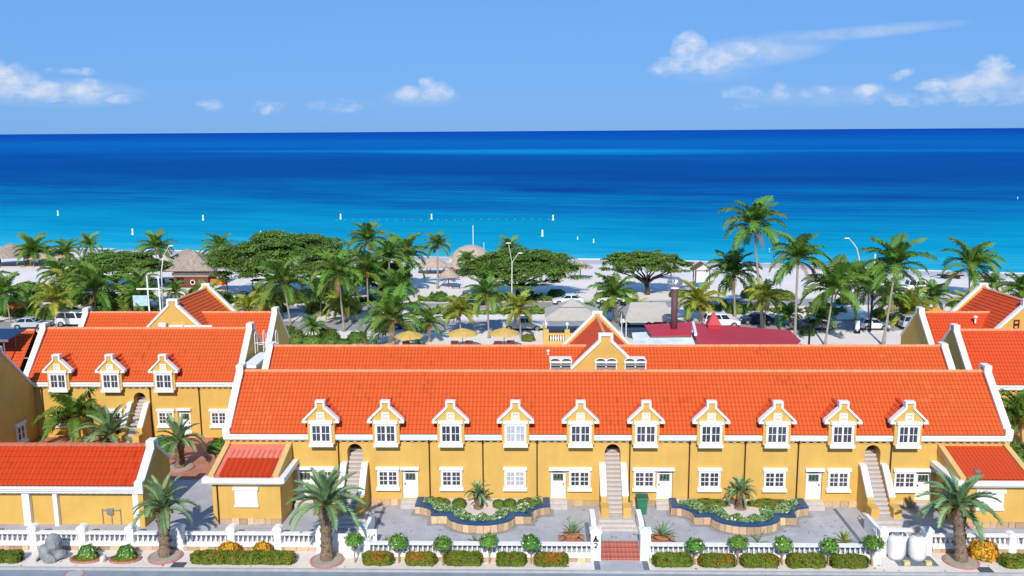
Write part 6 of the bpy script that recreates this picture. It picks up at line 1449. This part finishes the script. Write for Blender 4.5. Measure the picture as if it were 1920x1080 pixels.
for (u, v, w, h, lab) in ((-51.8, 145.2, 2.6, 1.0, 'bright orange food counter under the left edge of the biggest divi tree'), (-43.3, 140.0, 2.6, 1.1, 'dark orange food counter in the shade of the biggest divi tree')):
    root = thing('food_counter', lab, 'counter', (u, v, -.05), 'orange food counters'); MB().box(u - w / 2, u + w / 2, v - .3, v + .3, .9 if h < 1.05 else .2, (.9 if h < 1.05 else .2) + h).obj('front_panel', M['orange'], root)
    MB().box(u - w / 2 - .2, u + w / 2 + .2, v - .5, v + 1.5, 2.4, 2.55).obj('top_board', M['wood'], root)
    for a in (-w / 2, w / 2): MB().box(u + a - .05, u + a + .05, v - .1, v + .1, -.05, 2.4).obj('post', M['dark'], root)
for i in range(9):
    u = -48.5 + i * 2.25; v = 137.2 + .9 * (i % 3) + (2 if i % 2 else 0)
    root = thing('cafe_table', 'dark cafe table with seats in the shade of the biggest divi tree', 'table', (u, v, -.05), 'shaded cafe tables under the biggest divi tree')
    MB().lathe([(.03, .7), (.55, .72), (.55, .76), (.02, .77)], (u, v, -.05), 10).tube([(u, v, 0), (u, v, .7)], .05, 5).obj('table_top', M['maroon'], root)
    for k in range(4): a = k * pi / 2 + i; MB().box(u + .85 * cos(a) - .2, u + .85 * cos(a) + .2, v + .85 * sin(a) - .2, v + .85 * sin(a) + .2, .0, .45).obj('seat', M['dark'], root)
# orange parasol (far left)
def parasol(label, u, v, r, zt, m, seats=True, group='yellow parasols behind the rear roof', seed=0):
    root = thing('parasol', label, 'parasol', (u, v, -.05), group); q = MB(); n = 8; rs = random.Random(seed); zt0 = zt - .62
    for k in range(n):
        a0, a1 = 2 * pi * (k + .02) / n + .2, 2 * pi * (k + .98) / n + .2; am = (a0 + a1) / 2
        q.add([(u + r * cos(a0), v + r * sin(a0), zt0), (u + r * .95 * cos(am), v + r * .95 * sin(am), zt0 + .05), (u + r * cos(a1), v + r * sin(a1), zt0), (u + r * .5 * cos(a1), v + r * .5 * sin(a1), zt0 + .36), (u, v, zt), (u + r * .5 * cos(a0), v + r * .5 * sin(a0), zt0 + .36)], [(0, 1, 2, 3, 5), (5, 3, 4)])
        q.add([(u + r * cos(a0), v + r * sin(a0), zt0), (u + r * .95 * cos(am), v + r * .95 * sin(am), zt0 + .05), (u + r * cos(a1), v + r * sin(a1), zt0), (u + r * cos(a1), v + r * sin(a1), zt0 - .16), (u + r * .95 * cos(am), v + r * .95 * sin(am), zt0 - .12), (u + r * cos(a0), v + r * sin(a0), zt0 - .16)], [(0, 1, 4, 5), (1, 2, 3, 4)])
    q.obj('canopy', m, root); MB().tube([(u, v, -.05), (u, v, zt + .08)], .045, 6).obj('pole', M['wood'], root)
    return root
parasol('yellow parasol farthest left, close to the big drooping palm', -14.9, 104.2, 1.75, 2.35, M['yellowcanvas'])
parasol('yellow parasol in the middle of the three', -8.6, 104.4, 1.85, 2.6, M['yellowcanvas'])
parasol('yellow parasol nearest the yellow terrace', -3.7, 104.4, 1.85, 2.65, M['yellowcanvas'])
parasol('orange parasol at the left edge behind the palm trunk', -72.5, 122.0, 1.8, 2.6, M['orange'], group='orange parasols')
parasol('orange parasol behind the right rear gable among palms', 52.0, 117.6, 1.7, 2.5, mat('amber_canvas', (.75, .34, .02), .8), group='orange parasols')
for i, (u, v) in enumerate(((-15.2, 103.2), (-9.5, 103.4), (-7.8, 103.5), (-4.4, 103.3), (-2.9, 103.6))):
    root = thing('patio_chair', ('dark red patio chair under the yellow parasol farthest left', 'dark red chair at the left of the middle yellow parasol', 'dark red chair at the right of the middle yellow parasol', 'dark red chair at the left of the parasol nearest the terrace', 'dark red chair at the right of the parasol nearest the terrace')[i], 'chair', (u, v, -.05), 'patio chairs under the yellow parasols')
    MB().box(u - .45, u + .45, v - .25, v + .25, .4, .47).obj('seat', M['maroon'], root); MB().box(u - .45, u + .45, v + .2, v + .27, .47, 1.25).obj('backrest', M['maroon'], root)
    for a in (-.4, .4):
        for c in (-.2, .2): MB().box(u + a - .03, u + a + .03, v + c - .03, v + c + .03, -.05, .4).obj('leg', M['maroon'], root)
# yellow terrace with canvas canopies
tc_ = thing('terrace', 'yellow walled terrace with balusters below the left beige canopy', 'terrace', (3.5, 107.5, 0))
MB().box(.95, 8.6, 106.2, 106.5, 0, .55).box(.95, 8.6, 106.2, 106.5, 1.32, 1.55).box(.95, 1.6, 106.15, 106.55, 0, 2.0).box(3.5, 4.1, 106.15, 106.55, 0, 2.0).box(8.0, 8.6, 106.15, 106.55, 0, 2.0).box(.95, 1.25, 106.5, 111.8, 0, 1.3).box(8.3, 8.6, 106.5, 111.8, 0, 1.5).obj('wall', M['wall'], tc_)
MB().box(1.2, 8.4, 106.4, 111.8, -.02, .5).obj('terrace_floor', M['terracotta'], tc_)
bd = MB().lathe([(.10, 0), (.07, .12), (.12, .35), (.07, .6), (.10, .78)], (0, 0, 0), 7).data('baluster', M['white'], True)
for i in range(6): link('baluster', bd, tc_, (1.85 + .3 * i, 106.35, .54))
for i in range(12): link('baluster', bd, tc_, (4.4 + .3 * i, 106.35, .54))
for u in (1.28, 3.8, 8.3):
    q = MB(); q.tube([(u, 106.35, 2.0), (u, 106.35, 2.5)], .05, 6); q.ball((u, 106.35, 2.65), .2, .2, .22, 8, 6); q.obj('globe_lamp', M['white'], tc_, smooth=True)
def canopy(label, u0, u1, v0, v1, ze, zr, ridge, valance=.45, vent=False):
    root = thing('canopy', label, 'canopy', ((u0 + u1) / 2, v0, 0), 'beige canvas canopies'); um = (u0 + u1) / 2; vm = (v0 + v1) / 2
    q = MB(); q.add([(u0, v0, ze), (u1, v0, ze), (u1, v1, ze), (u0, v1, ze), (um - ridge, vm, zr), (um + ridge, vm, zr)], [(0, 1, 5, 4), (1, 2, 5), (2, 3, 4, 5), (3, 0, 4)])
    for (a, c, d, e) in ((u0, u1, v0, v0), (u0, u1, v1, v1), (u0, u0, v0, v1), (u1, u1, v0, v1)): q.add([(a, d, ze), (c, e, ze), (c, e, ze - valance), (a, d, ze - valance)], [(0, 1, 2, 3)])
    q.obj('canvas', M['canvas'], root)
    if vent:
        k = .42; zk = ze + (zr - ze) * (1 - k) + .14
        q = MB(); q.add([(um - (um - u0) * k - .1, vm - (vm - v0) * k - .1, zk - .05), (um + (u1 - um) * k + .1, vm - (vm - v0) * k - .1, zk - .05), (um + (u1 - um) * k + .1, vm + (vm - v0) * k, zk), (um - (um - u0) * k - .1, vm + (vm - v0) * k, zk), (um, vm, zr + .25)], [(0, 1, 4), (1, 2, 4), (2, 3, 4), (3, 0, 4)]); q.obj('vent_cap', M['canvas'], root)
    for a in (u0 + .1, u1 - .1):
        for c in (v0 + .1, v1 - .1): MB().tube([(a, c, -.05), (a, c, ze)], .06, 6).obj('post', M['pvc'], root)
    return root
canopy('left beige canopy with a raised vent cap, over the yellow terrace', 1.15, 8.0, 107.4, 113.2, 3.25, 4.75, .05, .35, True)
canopy('right beige canopy with a straight ridge beside the brown flue', 10.9, 16.9, 107.8, 113.4, 3.1, 4.5, 2.1, .5)
for i, (u, v) in enumerate(((2.6, 109), (4.8, 109.5), (6.6, 108.8), (12.0, 110), (13.6, 109.4), (15.2, 110.2))):
    zb = .5 if u < 8 else -.05
    root = thing('bistro_table', 'small dark table, ' + ('leftmost', 'middle one', 'rightmost')[i % 3] + ' of three beneath the ' + ('left' if u < 8 else 'right') + ' beige canopy', 'table', (u, v, zb), 'tables beneath the ' + ('left' if u < 8 else 'right') + ' canopy')
    MB().lathe([(.02, .70), (.5, .71), (.5, .76), (.02, .77)], (u, v, zb), 10).obj('table_top', M['maroon'], root); MB().tube([(u, v, zb), (u, v, zb + .7)], .05, 5).obj('table_leg', M['dark'], root)
    for k in range(2): MB().box(u - .9 + 1.5 * k, u - .6 + 1.5 * k, v - .2, v + .2, zb + .4, zb + .46).box(u - .9 + 1.75 * k, u - .85 + 1.75 * k, v - .2, v + .2, zb, zb + .95).obj('chair', M['dark'], root)
# red-roofed restaurant
rr_ = thing('restaurant', 'restaurant with flat dark red sheet roofs and a small red spire', 'restaurant', (22, 100, 0))
MB().add([(12.45, 102.0, 3.50), (17.9, 102.0, 3.85), (17.2, 98.0, 3.22), (12.9, 98.0, 3.1), (12.45, 102.0, 3.42), (17.9, 102.0, 3.77), (17.2, 98.0, 3.14), (12.9, 98.0, 3.02)], [(0, 1, 2, 3), (7, 6, 5, 4), (0, 3, 7, 4), (3, 2, 6, 7), (1, 0, 4, 5), (2, 1, 5, 6)]).obj('small_roof', M['redmetal'], rr_)
MB().add([(17.35, 93.0, 2.62), (26.6, 93.0, 2.45), (29.5, 99.0, 2.3), (29.7, 104.2, 2.35), (18.3, 104.2, 3.25), (17.6, 98, 3.0)], [(0, 1, 2, 3, 4, 5)]).obj('large_roof', M['redmetal'], rr_)
MB().band([(17.5, 98.0), (18.25, 104.2)], .3, lambda a, b_, d: (a, b_, d), 3.1, 3.42).obj('parapet', M['white'], rr_)
MB().box(17.4, 29.0, 99.5, 103.5, 0, 2.28).box(13.2, 17.3, 98.5, 101.5, 0, 3.0).obj('wall', M['cream'], rr_)
q = MB(); q.add([(12.6, 97.9, 2.9), (17.3, 97.9, 2.95), (17.3, 95.0, 2.3), (12.2, 95.0, 2.3)], [(0, 1, 2, 3)]); q.obj('awning', mat('white_awning', (.62, .66, .70), .7, .15, .8), rr_)
q = MB(); q.add([(10.9, 100.5, 2.9), (12.5, 100.5, 3.0), (13.0, 96.5, 2.3), (10.7, 96.5, 2.2)], [(0, 1, 2, 3)]); q.obj('awning', bpy.data.materials['white_awning'], rr_)
MB().box(9.6, 11.6, 95.2, 96.4, 0, 2.15).obj('storage_box', mat('slate_blue_cover', (.035, .06, .11), .6), rr_)
MB().add([(19.75, 102.2, 3.35), (21.35, 102.2, 3.35), (21.35, 103.8, 3.35), (19.75, 103.8, 3.35), (20.55, 103, 4.9)], [(0, 1, 4), (1, 2, 4), (2, 3, 4), (3, 0, 4)]).box(19.85, 21.25, 102.3, 103.7, 2.9, 3.345).obj('spire', M['redmetal'], rr_)
fl_ = MB().tube([(15.6, 100.4, 2.5), (15.6, 100.4, 8.0)], .37, 14); fo = fl_.obj('flue', M['chimney'], rr_, smooth=True)
MB().lathe([(.5, 0), (.5, .18), (.42, .2)], (15.6, 100.4, 8.0), 14).obj('flue_collar', M['pvc'], fo)
q = MB()
for i in range(16): a = 2 * pi * i / 16; q.add([(15.6 + r_ * cos(a + o_), 100.4 + r_ * sin(a + o_), 8.2 + z_) for r_, z_, o_ in ((.45, .0, 0), (.80, .25, .1), (.85, .55, .2), (.72, .88, .3), (.3, 1.05, .35), (.3, 1.05, .62), (.72, .88, .58), (.85, .55, .48), (.80, .25, .38), (.45, 0, .28))], [(0, 1, 8, 9), (1, 2, 7, 8), (2, 3, 6, 7), (3, 4, 5, 6)])
q.lathe([(.02, 0), (.4, .02), (.4, .06), (.02, .08)], (15.6, 100.4, 9.2), 12); q.obj('turbine_vent', M['steel'], fo)
fn = thing('wooden_fence', 'low dark picket fence at the right end of the red roof', 'fence', (29, 98, 0))
for i in range(8): MB().box(27.4 + .38 * i, 27.5 + .38 * i, 97.0 + .1 * i, 97.08 + .1 * i, 0, 1.7).obj('picket', M['dark'], fn)
MB().box(27.2, 30.4, 97.3, 97.38, 1.2, 1.3).obj('rail', M['dark'], fn)

# ------------------------------------------------------------------ lamps and poles
def lamp(label, pts, heads, m='lamp', name='street_lamp', r0=.12):
    root = thing(name, label, 'street lamp', pts[0], 'street lamps along the two roads'); MB().tube(pts, [r0 - (r0 - .06) * i / (len(pts) - 1) for i in range(len(pts))], 8).obj('pole', M[m], root, smooth=True)
    for (a, c, h) in heads:
        q = MB(); q.tube([a, c], .05, 6); q.obj('arm', M[m], root)
        q = MB(); q.ball(h, .42, .16, .10, 8, 5); q.obj('lamp_head', M['pvc'], root, smooth=True)
    return root
lamp('two-armed street lamp before the middle divi tree', [(-3.3, 125.2, -.05), (-3.3, 125.2, 4), (-3.25, 125.2, 7.5)], [((-3.25, 125.2, 7.3), (-3.7, 125.2, 9.9), (-3.75, 125.2, 10.1)), ((-3.25, 125.2, 7.4), (-2.4, 125.2, 8.6), (-2.1, 125.2, 8.7))])
lamp('leaning white street lamp at left beside the dark beach palm', [(-53.5, 126.5, -.05), (-53.3, 126.5, 6.0), (-52.9, 126.5, 8.2)], [((-52.9, 126.5, 8.2), (-52.0, 126.5, 9.6), (-51.7, 126.5, 9.7))])
lamp('curved white street lamp above the dense dark palm at right', [(44.7, 125.0, -.05), (44.7, 125, 5), (44.6, 125, 8.0), (44.2, 125, 9.3), (43.6, 125, 10.1)], [((43.6, 125, 10.1), (43.1, 125, 10.6), (42.8, 125, 10.65))])
tag(MB().tube([(42.7, 114.2, -.1), (42.7, 114.2, 5.6)], .13, 7).obj('dark_pole', M['dark']), 'dark slender pole beside the white hatchback', 'pole')
tag(MB().tube([(46.4, 124, -.1), (46.4, 124, 8.6)], .10, 7).obj('pale_pole', M['pvc']), 'pale pole beside the curved street lamp', 'pole')
tag(MB().tube([(31.6, 103, -.1), (31.6, 103, 3.4)], .12, 7).obj('dark_pole', M['dark']), 'short dark post at the right end of the red roof', 'pole')

# ------------------------------------------------------------------ hedges, shrubs, rocks behind
def strip_hedge(label, u0, u1, v, h, d, mats, probs, seed, skew=0.0):
    rs = np.random.RandomState(seed); n = int(260 * (u1 - u0)); u = rs.uniform(u0, u1, n); w = rs.normal(0, d * .38, n); lump = .55 + .30 * np.sin(u * 1.3 + seed) + .25 * np.sin(u * 3.7 + 2 * seed) + .1 * np.sin(u * 9)
    hh = h * np.clip(lump, .3, 1.15) * np.exp(-(w / d) ** 2); z = -.05 + hh * rs.uniform(.1, 1, n) ** .6
    P = np.stack([u, v + skew * u + w, z], 1); at = ((u0 + u1) / 2, v + skew * (u0 + u1) / 2, -.05)
    root = thing('road_hedge', label, 'hedge', at, 'hedges along the two roads')
    me = leaf_mesh('leaves', P - np.array(at), np.tile([0, -.5, 1.0], (n, 1)), .24, mats, seed, rs.choice(len(mats), n, p=probs)); link('leaves', me, root, at); return root
GR = [M['leafshrub'], M['leaf'], M['leafolive']]; GP = [.5, .35, .15]
strip_hedge('green median hedge behind the parasol palms, left of the street lamp', -17.5, 1.5, 126.2, 1.2, 1.1, GR, GP, 1)
strip_hedge('hedge along the far side of the far road before the middle divi tree', -18, 2.5, 136.4, 1.4, 1.3, GR, GP, 2)
strip_hedge('low hedge on the median before the biggest divi tree', -47, -22, 134.4, 1.2, 1.0, GR, GP, 3)
strip_hedge('dark hedge behind the red roof and flue', 21.5, 33.5, 128.6, 1.4, 1.2, GR, [.35, .6, .05], 4)
strip_hedge('pale green hedge on the median near the curved lamp', 33.5, 44, 127.4, 1.1, 1.0, GR, [.5, .2, .3], 5)
strip_hedge('hedge along the far road behind the left palms', -78, -58, 125.0, 1.3, 1.4, GR, GP, 6)
strip_hedge('hedge behind the left cross roof', -57, -49, 128.0, 1.1, 1.2, GR, GP, 7)
strip_hedge('seaside hedge at right beside the white jeep', 60, 74, 131, 1.2, 1.3, GR, GP, 8)
SB = [(-32.5, 108.0, 1.6, 1.5, 'l', 'shrub filling the gap just right of the left rear gable'), (-26.0, 110.0, 1.5, 1.3, 'y', 'olive shrub at the foot of the pale slanting trunk'), (-22.0, 108.5, 1.3, 1.1, 'l', 'small green shrub behind the small feather palm'), (-37.5, 127.5, 1.8, 1.4, 'l', 'green shrub on the median behind the left cross roof'), (-31.5, 127.0, 1.6, 1.3, 'y', 'olive shrub on the median behind the leaning palm'),
      (-26.5, 126.5, 1.7, 1.4, 'l', 'green shrub on the median behind the pale slanting trunk'), (-21.8, 129.0, 1.6, 1.4, 'l', 'shrub by the far road left of the bushy tall palm'), (-47.5, 134.5, 1.9, 1.4, 'l', 'green shrub before the dark orange food counter'), (-43.0, 134.0, 1.5, 1.2, 'y', 'olive shrub in front of the biggest divi tree at its left'), (-37.0, 133.8, 1.7, 1.3, 'l', 'green shrub in front of the biggest divi tree trunk'),
      (-83.5, 130.0, 2.6, 2.0, 'l', 'tall dark shrub at the extreme left behind the road'), (-71.0, 134.5, 2.2, 1.7, 'l', 'dark shrub under the left divi tree at its left side'), (-62.0, 138.5, 2.0, 1.5, 'l', 'dark shrub under the left divi tree at its right side'), (28.5, 126.5, 1.6, 1.3, 'l', 'dark shrub on the median below the straight pale trunk'), (47.0, 122.5, 1.4, 1.1, 'y', 'olive shrub left of the broad low yellow-green palm'),
      (-14.5, 136.0, 1.5, 1.1, 'l', 'green shrub by the far road behind the dark blue sedan'), (7.5, 128.2, 1.2, 1.0, 'l', 'small shrub on the median behind the left canopy'), (16.8, 128.5, 1.3, 1.0, 'y', 'olive shrub on the median behind the right canopy'), (-80.5, 119.5, 2.4, 1.8, 'l', 'big green shrub at the far left behind the leftmost roofs'), (-73.8, 125.5, 2.2, 1.7, 'y', 'olive shrub behind the orange parasol at left'), (-66.5, 122.8, 2.0, 1.5, 'l', 'green shrub behind the yellowish left palm'), (-61.0, 129.0, 2.3, 1.9, 'l', 'dense shrub behind the broad spear palm'), (-57.4, 123.0, 1.5, 1.3, 'y', 'olive shrub left of the white sign frame'),
      (-50.6, 121.5, 1.4, 1.1, 'l', 'green shrub right of the white sign frame'), (-79.0, 138.0, 3.0, 2.4, 'l', 'broad dark shrub before the left thatched roofs'), (-52.5, 138.5, 2.2, 1.6, 'l', 'dark shrub between the brick bar and the road'), (-33.8, 113.2, 1.6, 1.4, 'y', 'olive shrub at the foot of the leaning palm'), (40.8, 126.0, 1.8, 1.2, 'l', 'green shrub behind the white hatchback'), (52.5, 122.6, 1.7, 1.3, 'l', 'green shrub behind the amber parasol'), (-24.8, 106.8, 1.5, 1.3, 'large', 'green shrub behind the rear roof left of the small feather palm'), (-27.0, 106.2, 1.4, 1.2, 'l', 'green shrub in the middle of the group behind the left rear gable'), (-29.3, 107.6, 1.5, 1.4, 'l', 'dark shrub nearest the left rear gable'), (-23.2, 105.8, 1.1, .9, 'l', 'low shrub at the right end of the group behind the rear roof'),
      (-31.0, 110.5, 1.4, 1.3, 'l', 'shrub below the leaning palm behind the left rear gable'), (10.9, 140.8, 1.4, 1.3, 'y', 'yellow-green shrub on the sand behind the white sedan'), (13.0, 138.5, 1.2, 1.1, 'l', 'dark green shrub behind the white off-roader'), (3.3, 140.5, 1.5, .8, 'l', 'low shrub under the right side of the middle divi tree'),
      (22.0, 139.0, 1.3, 1.0, 'l', 'small green shrub right of the forked divi tree'), (24.5, 134.6, 1.1, .8, 'l', 'low shrub beside the far road behind the flue'), (33.4, 137.6, 1.9, 1.7, 'l', 'round sea-grape shrub on the sand left of the tallest palm'), (37.6, 137.0, 2.0, 1.2, 'y', 'spreading yellowish shrub on the sand behind the tallest palm'),
      (45.5, 132.8, 1.2, .9, 'l', 'small shrub behind the curved lamp foot'), (-6.0, 134.9, 1.0, 1.0, 'y', 'yellowish shrub at the foot of the street lamp hedge'), (-45.0, 127.0, 1.1, .8, 'l', 'low shrub beside the road behind the left cross roof'), (-20.3, 122.5, 1.1, .8, 'l', 'small shrub on the median left of the drooping palm'),
      (-12.0, 122.8, .9, .6, 'l', 'tiny shrub on the median behind the young palm'), (-.9, 109.2, .9, .7, 'y', 'small plant beside the parasol nearest the terrace'), (9.1, 108.6, .9, 1.2, 'l', 'plant at the right end of the yellow terrace'), (34.2, 112.3, 1.0, 1.0, 'l', 'white-flecked oleander by the thin curved palm trunk'),
      (62.0, 126.8, 1.6, 1.2, 'y', 'yellowish shrub behind the palm with orange shaft'), (64.5, 129.4, 1.5, 1.1, 'l', 'green shrub behind the right cross roof'), (-69.5, 121.4, 1.5, 1.2, 'l', 'green shrub between the far-left palm trunks'), (-58.8, 119.9, 1.3, 1.7, 'l', 'dark upright shrub between the van and the broad palm'),
      (-64.8, 133.0, 2.2, 1.8, 'l', 'dark shrub below the left divi tree'), (-76.5, 131.0, 2.2, 1.7, 'l', 'dark shrub at the left edge behind the palms'), (-29.0, 133.0, 2.0, 1.6, 'l', 'shrub under the palms right of the biggest divi tree'), (-21.5, 136.5, 2.0, 1.4, 'l', 'shrub at the foot of the bushy tall palm')]
for i, (u, v, r, h, k, lab) in enumerate(SB): bush('shrub', lab, 'shrub', (u, v, .05 + h * .12), (r, r * .9, h), SPH['yellow' if False else ('olive' if k == 'y' else ('green', 'green2')[i % 2])], 'shrubs behind the rear roofs')
RK = [(-47 + 1.9 * i, 131.6 + .4 * ((i * 7) % 3)) for i in range(9)] + [(-35.5, 122.9), (-19.0, 124.0), (-18.0, 124.2), (-28.7, 114.0), (38.5, 112.2), (37.8, 126.6), (48, 127.5), (23.0, 131.5)]
rkd = rock_mesh(MB(), (0, 0, 0), (.5, .38, .34), 21, 8, 5).data('boulder', mat('pale_boulder', (.55, .50, .46), .9, .2, 4))
for i, (u, v) in enumerate(RK):
    o = link('boulder', rkd, None, (u, v, .1), rot=(0, 0, i * 1.3), scale=.7 + .08 * (i % 5)); tag(o, 'pale boulder along the road verge behind the buildings', 'boulder', 'pale boulders along the verges')
lp = thing('yard_planter', 'oval stone ring planter on the sand right of the leaning palm shadow', 'planter', (39.2, 104.5, -.05))
MB().lathe([(1.0, 0), (1.05, .35), (.85, .38), (.8, .2), (.02, .2)], (39.2, 104.5, -.05), 18, sy=.8).obj('stone_ring', M['mortar'], lp)
wp = thing('white_statue', 'small white figure-shaped sign post by the near road', 'sign post', (40.7, 113.2, -.05)); MB().box(40.45, 40.95, 113.1, 113.3, .5, 1.6).obj('panel', M['pvc'], wp); MB().box(40.35, 41.05, 113.0, 113.4, -.05, .25).obj('base', M['dark'], wp); MB().tube([(40.7, 113.2, .2), (40.7, 113.2, .5)], .08, 6).obj('post', M['pvc'], wp)

# ------------------------------------------------------------------ person on the beach (mid-stride, seen from behind)
def person(label, x, y, z, rz):
    root = thing('person', label, 'person', (0, 0, 0))
    J = {'pel': (0, 0, .95, .135, .10), 'wst': (0, .01, 1.12, .12, .09), 'chs': (0, .01, 1.32, .155, .105), 'nck': (0, .0, 1.48, .055, .05), 'hd0': (0, -.02, 1.56, .075, .08), 'hd1': (0, -.02, 1.70, .085, .095),
         'sl': (-.18, 0, 1.41, .055, .05), 'el': (-.25, .08, 1.15, .042, .04), 'wl': (-.24, -.02, .92, .03, .03), 'fl': (-.24, -.05, .80, .035, .02), 'sr': (.18, 0, 1.41, .055, .05), 'er': (.25, -.04, 1.15, .042, .04), 'wr': (.24, .08, .93, .03, .03), 'fr': (.24, .12, .82, .035, .02),
         'hl': (-.10, 0, .88, .095, .09), 'kl': (-.10, -.18, .50, .062, .06), 'al': (-.10, -.12, .09, .042, .042), 'tl': (-.10, -.28, .04, .04, .03), 'hr': (.10, 0, .88, .095, .09), 'kr': (.10, .08, .48, .062, .06), 'ar': (.10, .32, .12, .042, .042), 'tr': (.10, .22, .04, .04, .03)}
    E_ = [('pel', 'wst'), ('wst', 'chs'), ('chs', 'nck'), ('nck', 'hd0'), ('hd0', 'hd1'), ('chs', 'sl'), ('sl', 'el'), ('el', 'wl'), ('wl', 'fl'), ('chs', 'sr'), ('sr', 'er'), ('er', 'wr'), ('wr', 'fr'), ('pel', 'hl'), ('hl', 'kl'), ('kl', 'al'), ('al', 'tl'), ('pel', 'hr'), ('hr', 'kr'), ('kr', 'ar'), ('ar', 'tr')]
    names = list(J); me = bpy.data.meshes.new('body'); me.from_pydata([J[k][:3] for k in names], [(names.index(a), names.index(c)) for a, c in E_], []); me.materials.append(M['skin'])
    o = link('body', me, root); md = o.modifiers.new('skin', 'SKIN'); 
    for i, k in enumerate(names): me.skin_vertices[0].data[i].radius = J[k][3:5]
    me.skin_vertices[0].data[0].use_root = True
    o.modifiers.new('smooth', 'SUBSURF').levels = 1; o.modifiers['smooth'].render_levels = 2; md.use_smooth_shade = True
    q = MB(); q.lathe([(.20, .82), (.175, .95), (.14, 1.12), (.185, 1.32), (.17, 1.42), (.08, 1.47)], (0, .005, 0), 14, sy=.75); link('shirt', q.data('shirt', M['cloth_pink'], True), root)
    q = MB(); q.tube([(-.10, 0, .92), (-.10, -.12, .62)], [.115, .10], 10); q.tube([(.10, 0, .92), (.10, .06, .62)], [.115, .10], 10); link('shorts', q.data('shorts', mat('dark_red_cloth', (.22, .02, .03), .8), True), root)
    q = MB(); q.ball((0, .0, 1.68), .105, .115, .10, 10, 7); link('hair', q.data('hair', M['hair'], True), root)
    root.location = (x, y, z); root.rotation_euler = (0, 0, rz); return root
person('person in a pink top walking along the wet sand by the water', 46.5, 175.7, gz(46.5, 175.7), radians(75))

# ------------------------------------------------------------------ buoys
BU = [(5.45, 277.4, 1, 'white buoy at the right end of the float line'), (1.85, 234.8, 1, 'white buoy closest in front of the float line end'), (-32.4, 282.3, 1, 'white buoy on the float line above the slim beach palm'), (-61.2, 283.4, 1, 'white buoy on the float line left of the tallest left palm head'),
      (-71.9, 234.5, 1, 'white buoy in shallow water just left of the biggest divi crown'), (-104.2, 281.6, 1, 'white buoy in deeper water above the brick beach bar'), (-109, 241.8, 1, 'white buoy in shallow water above the left divi tree'), (-160.2, 300.3, 1, 'white buoy farthest left and farthest out'),
      (10.66, 227.6, .45, 'small white float left of the pair in the shallows'), (14.25, 220.8, .55, 'small white float right of the pair in the shallows'), (52.5, 203.2, .45, 'small white float close to the beach above the jogging person'), (185.8, 354.9, .5, 'tiny white float at the far right edge of the sea')]
bdat = MB().lathe([(.5, -.3), (.5, .25), (.34, .35), (.30, 1.25), (.36, 1.3), (.36, 1.75), (.05, 2.05)], (0, 0, 0), 12).data('buoy', M['buoy'])
for (u, v, s, lab) in BU: tag(link('buoy', bdat, None, (u, v, -1.6), scale=(s * .72, s * .72, s * .85)), lab, 'buoy', 'white buoys on the sea')
fd = MB().ball((0, 0, 0), .08, .08, .09, 7, 5).data('float', M['buoy'], True)
for i in range(26):
    u = -62 + i * 2.65; tag(link('float', fd, None, (u, 280.5 + .8 * sin(i * .4), -1.55)), 'tiny white float on the line between the buoys', 'float', 'small floats on the buoy line')
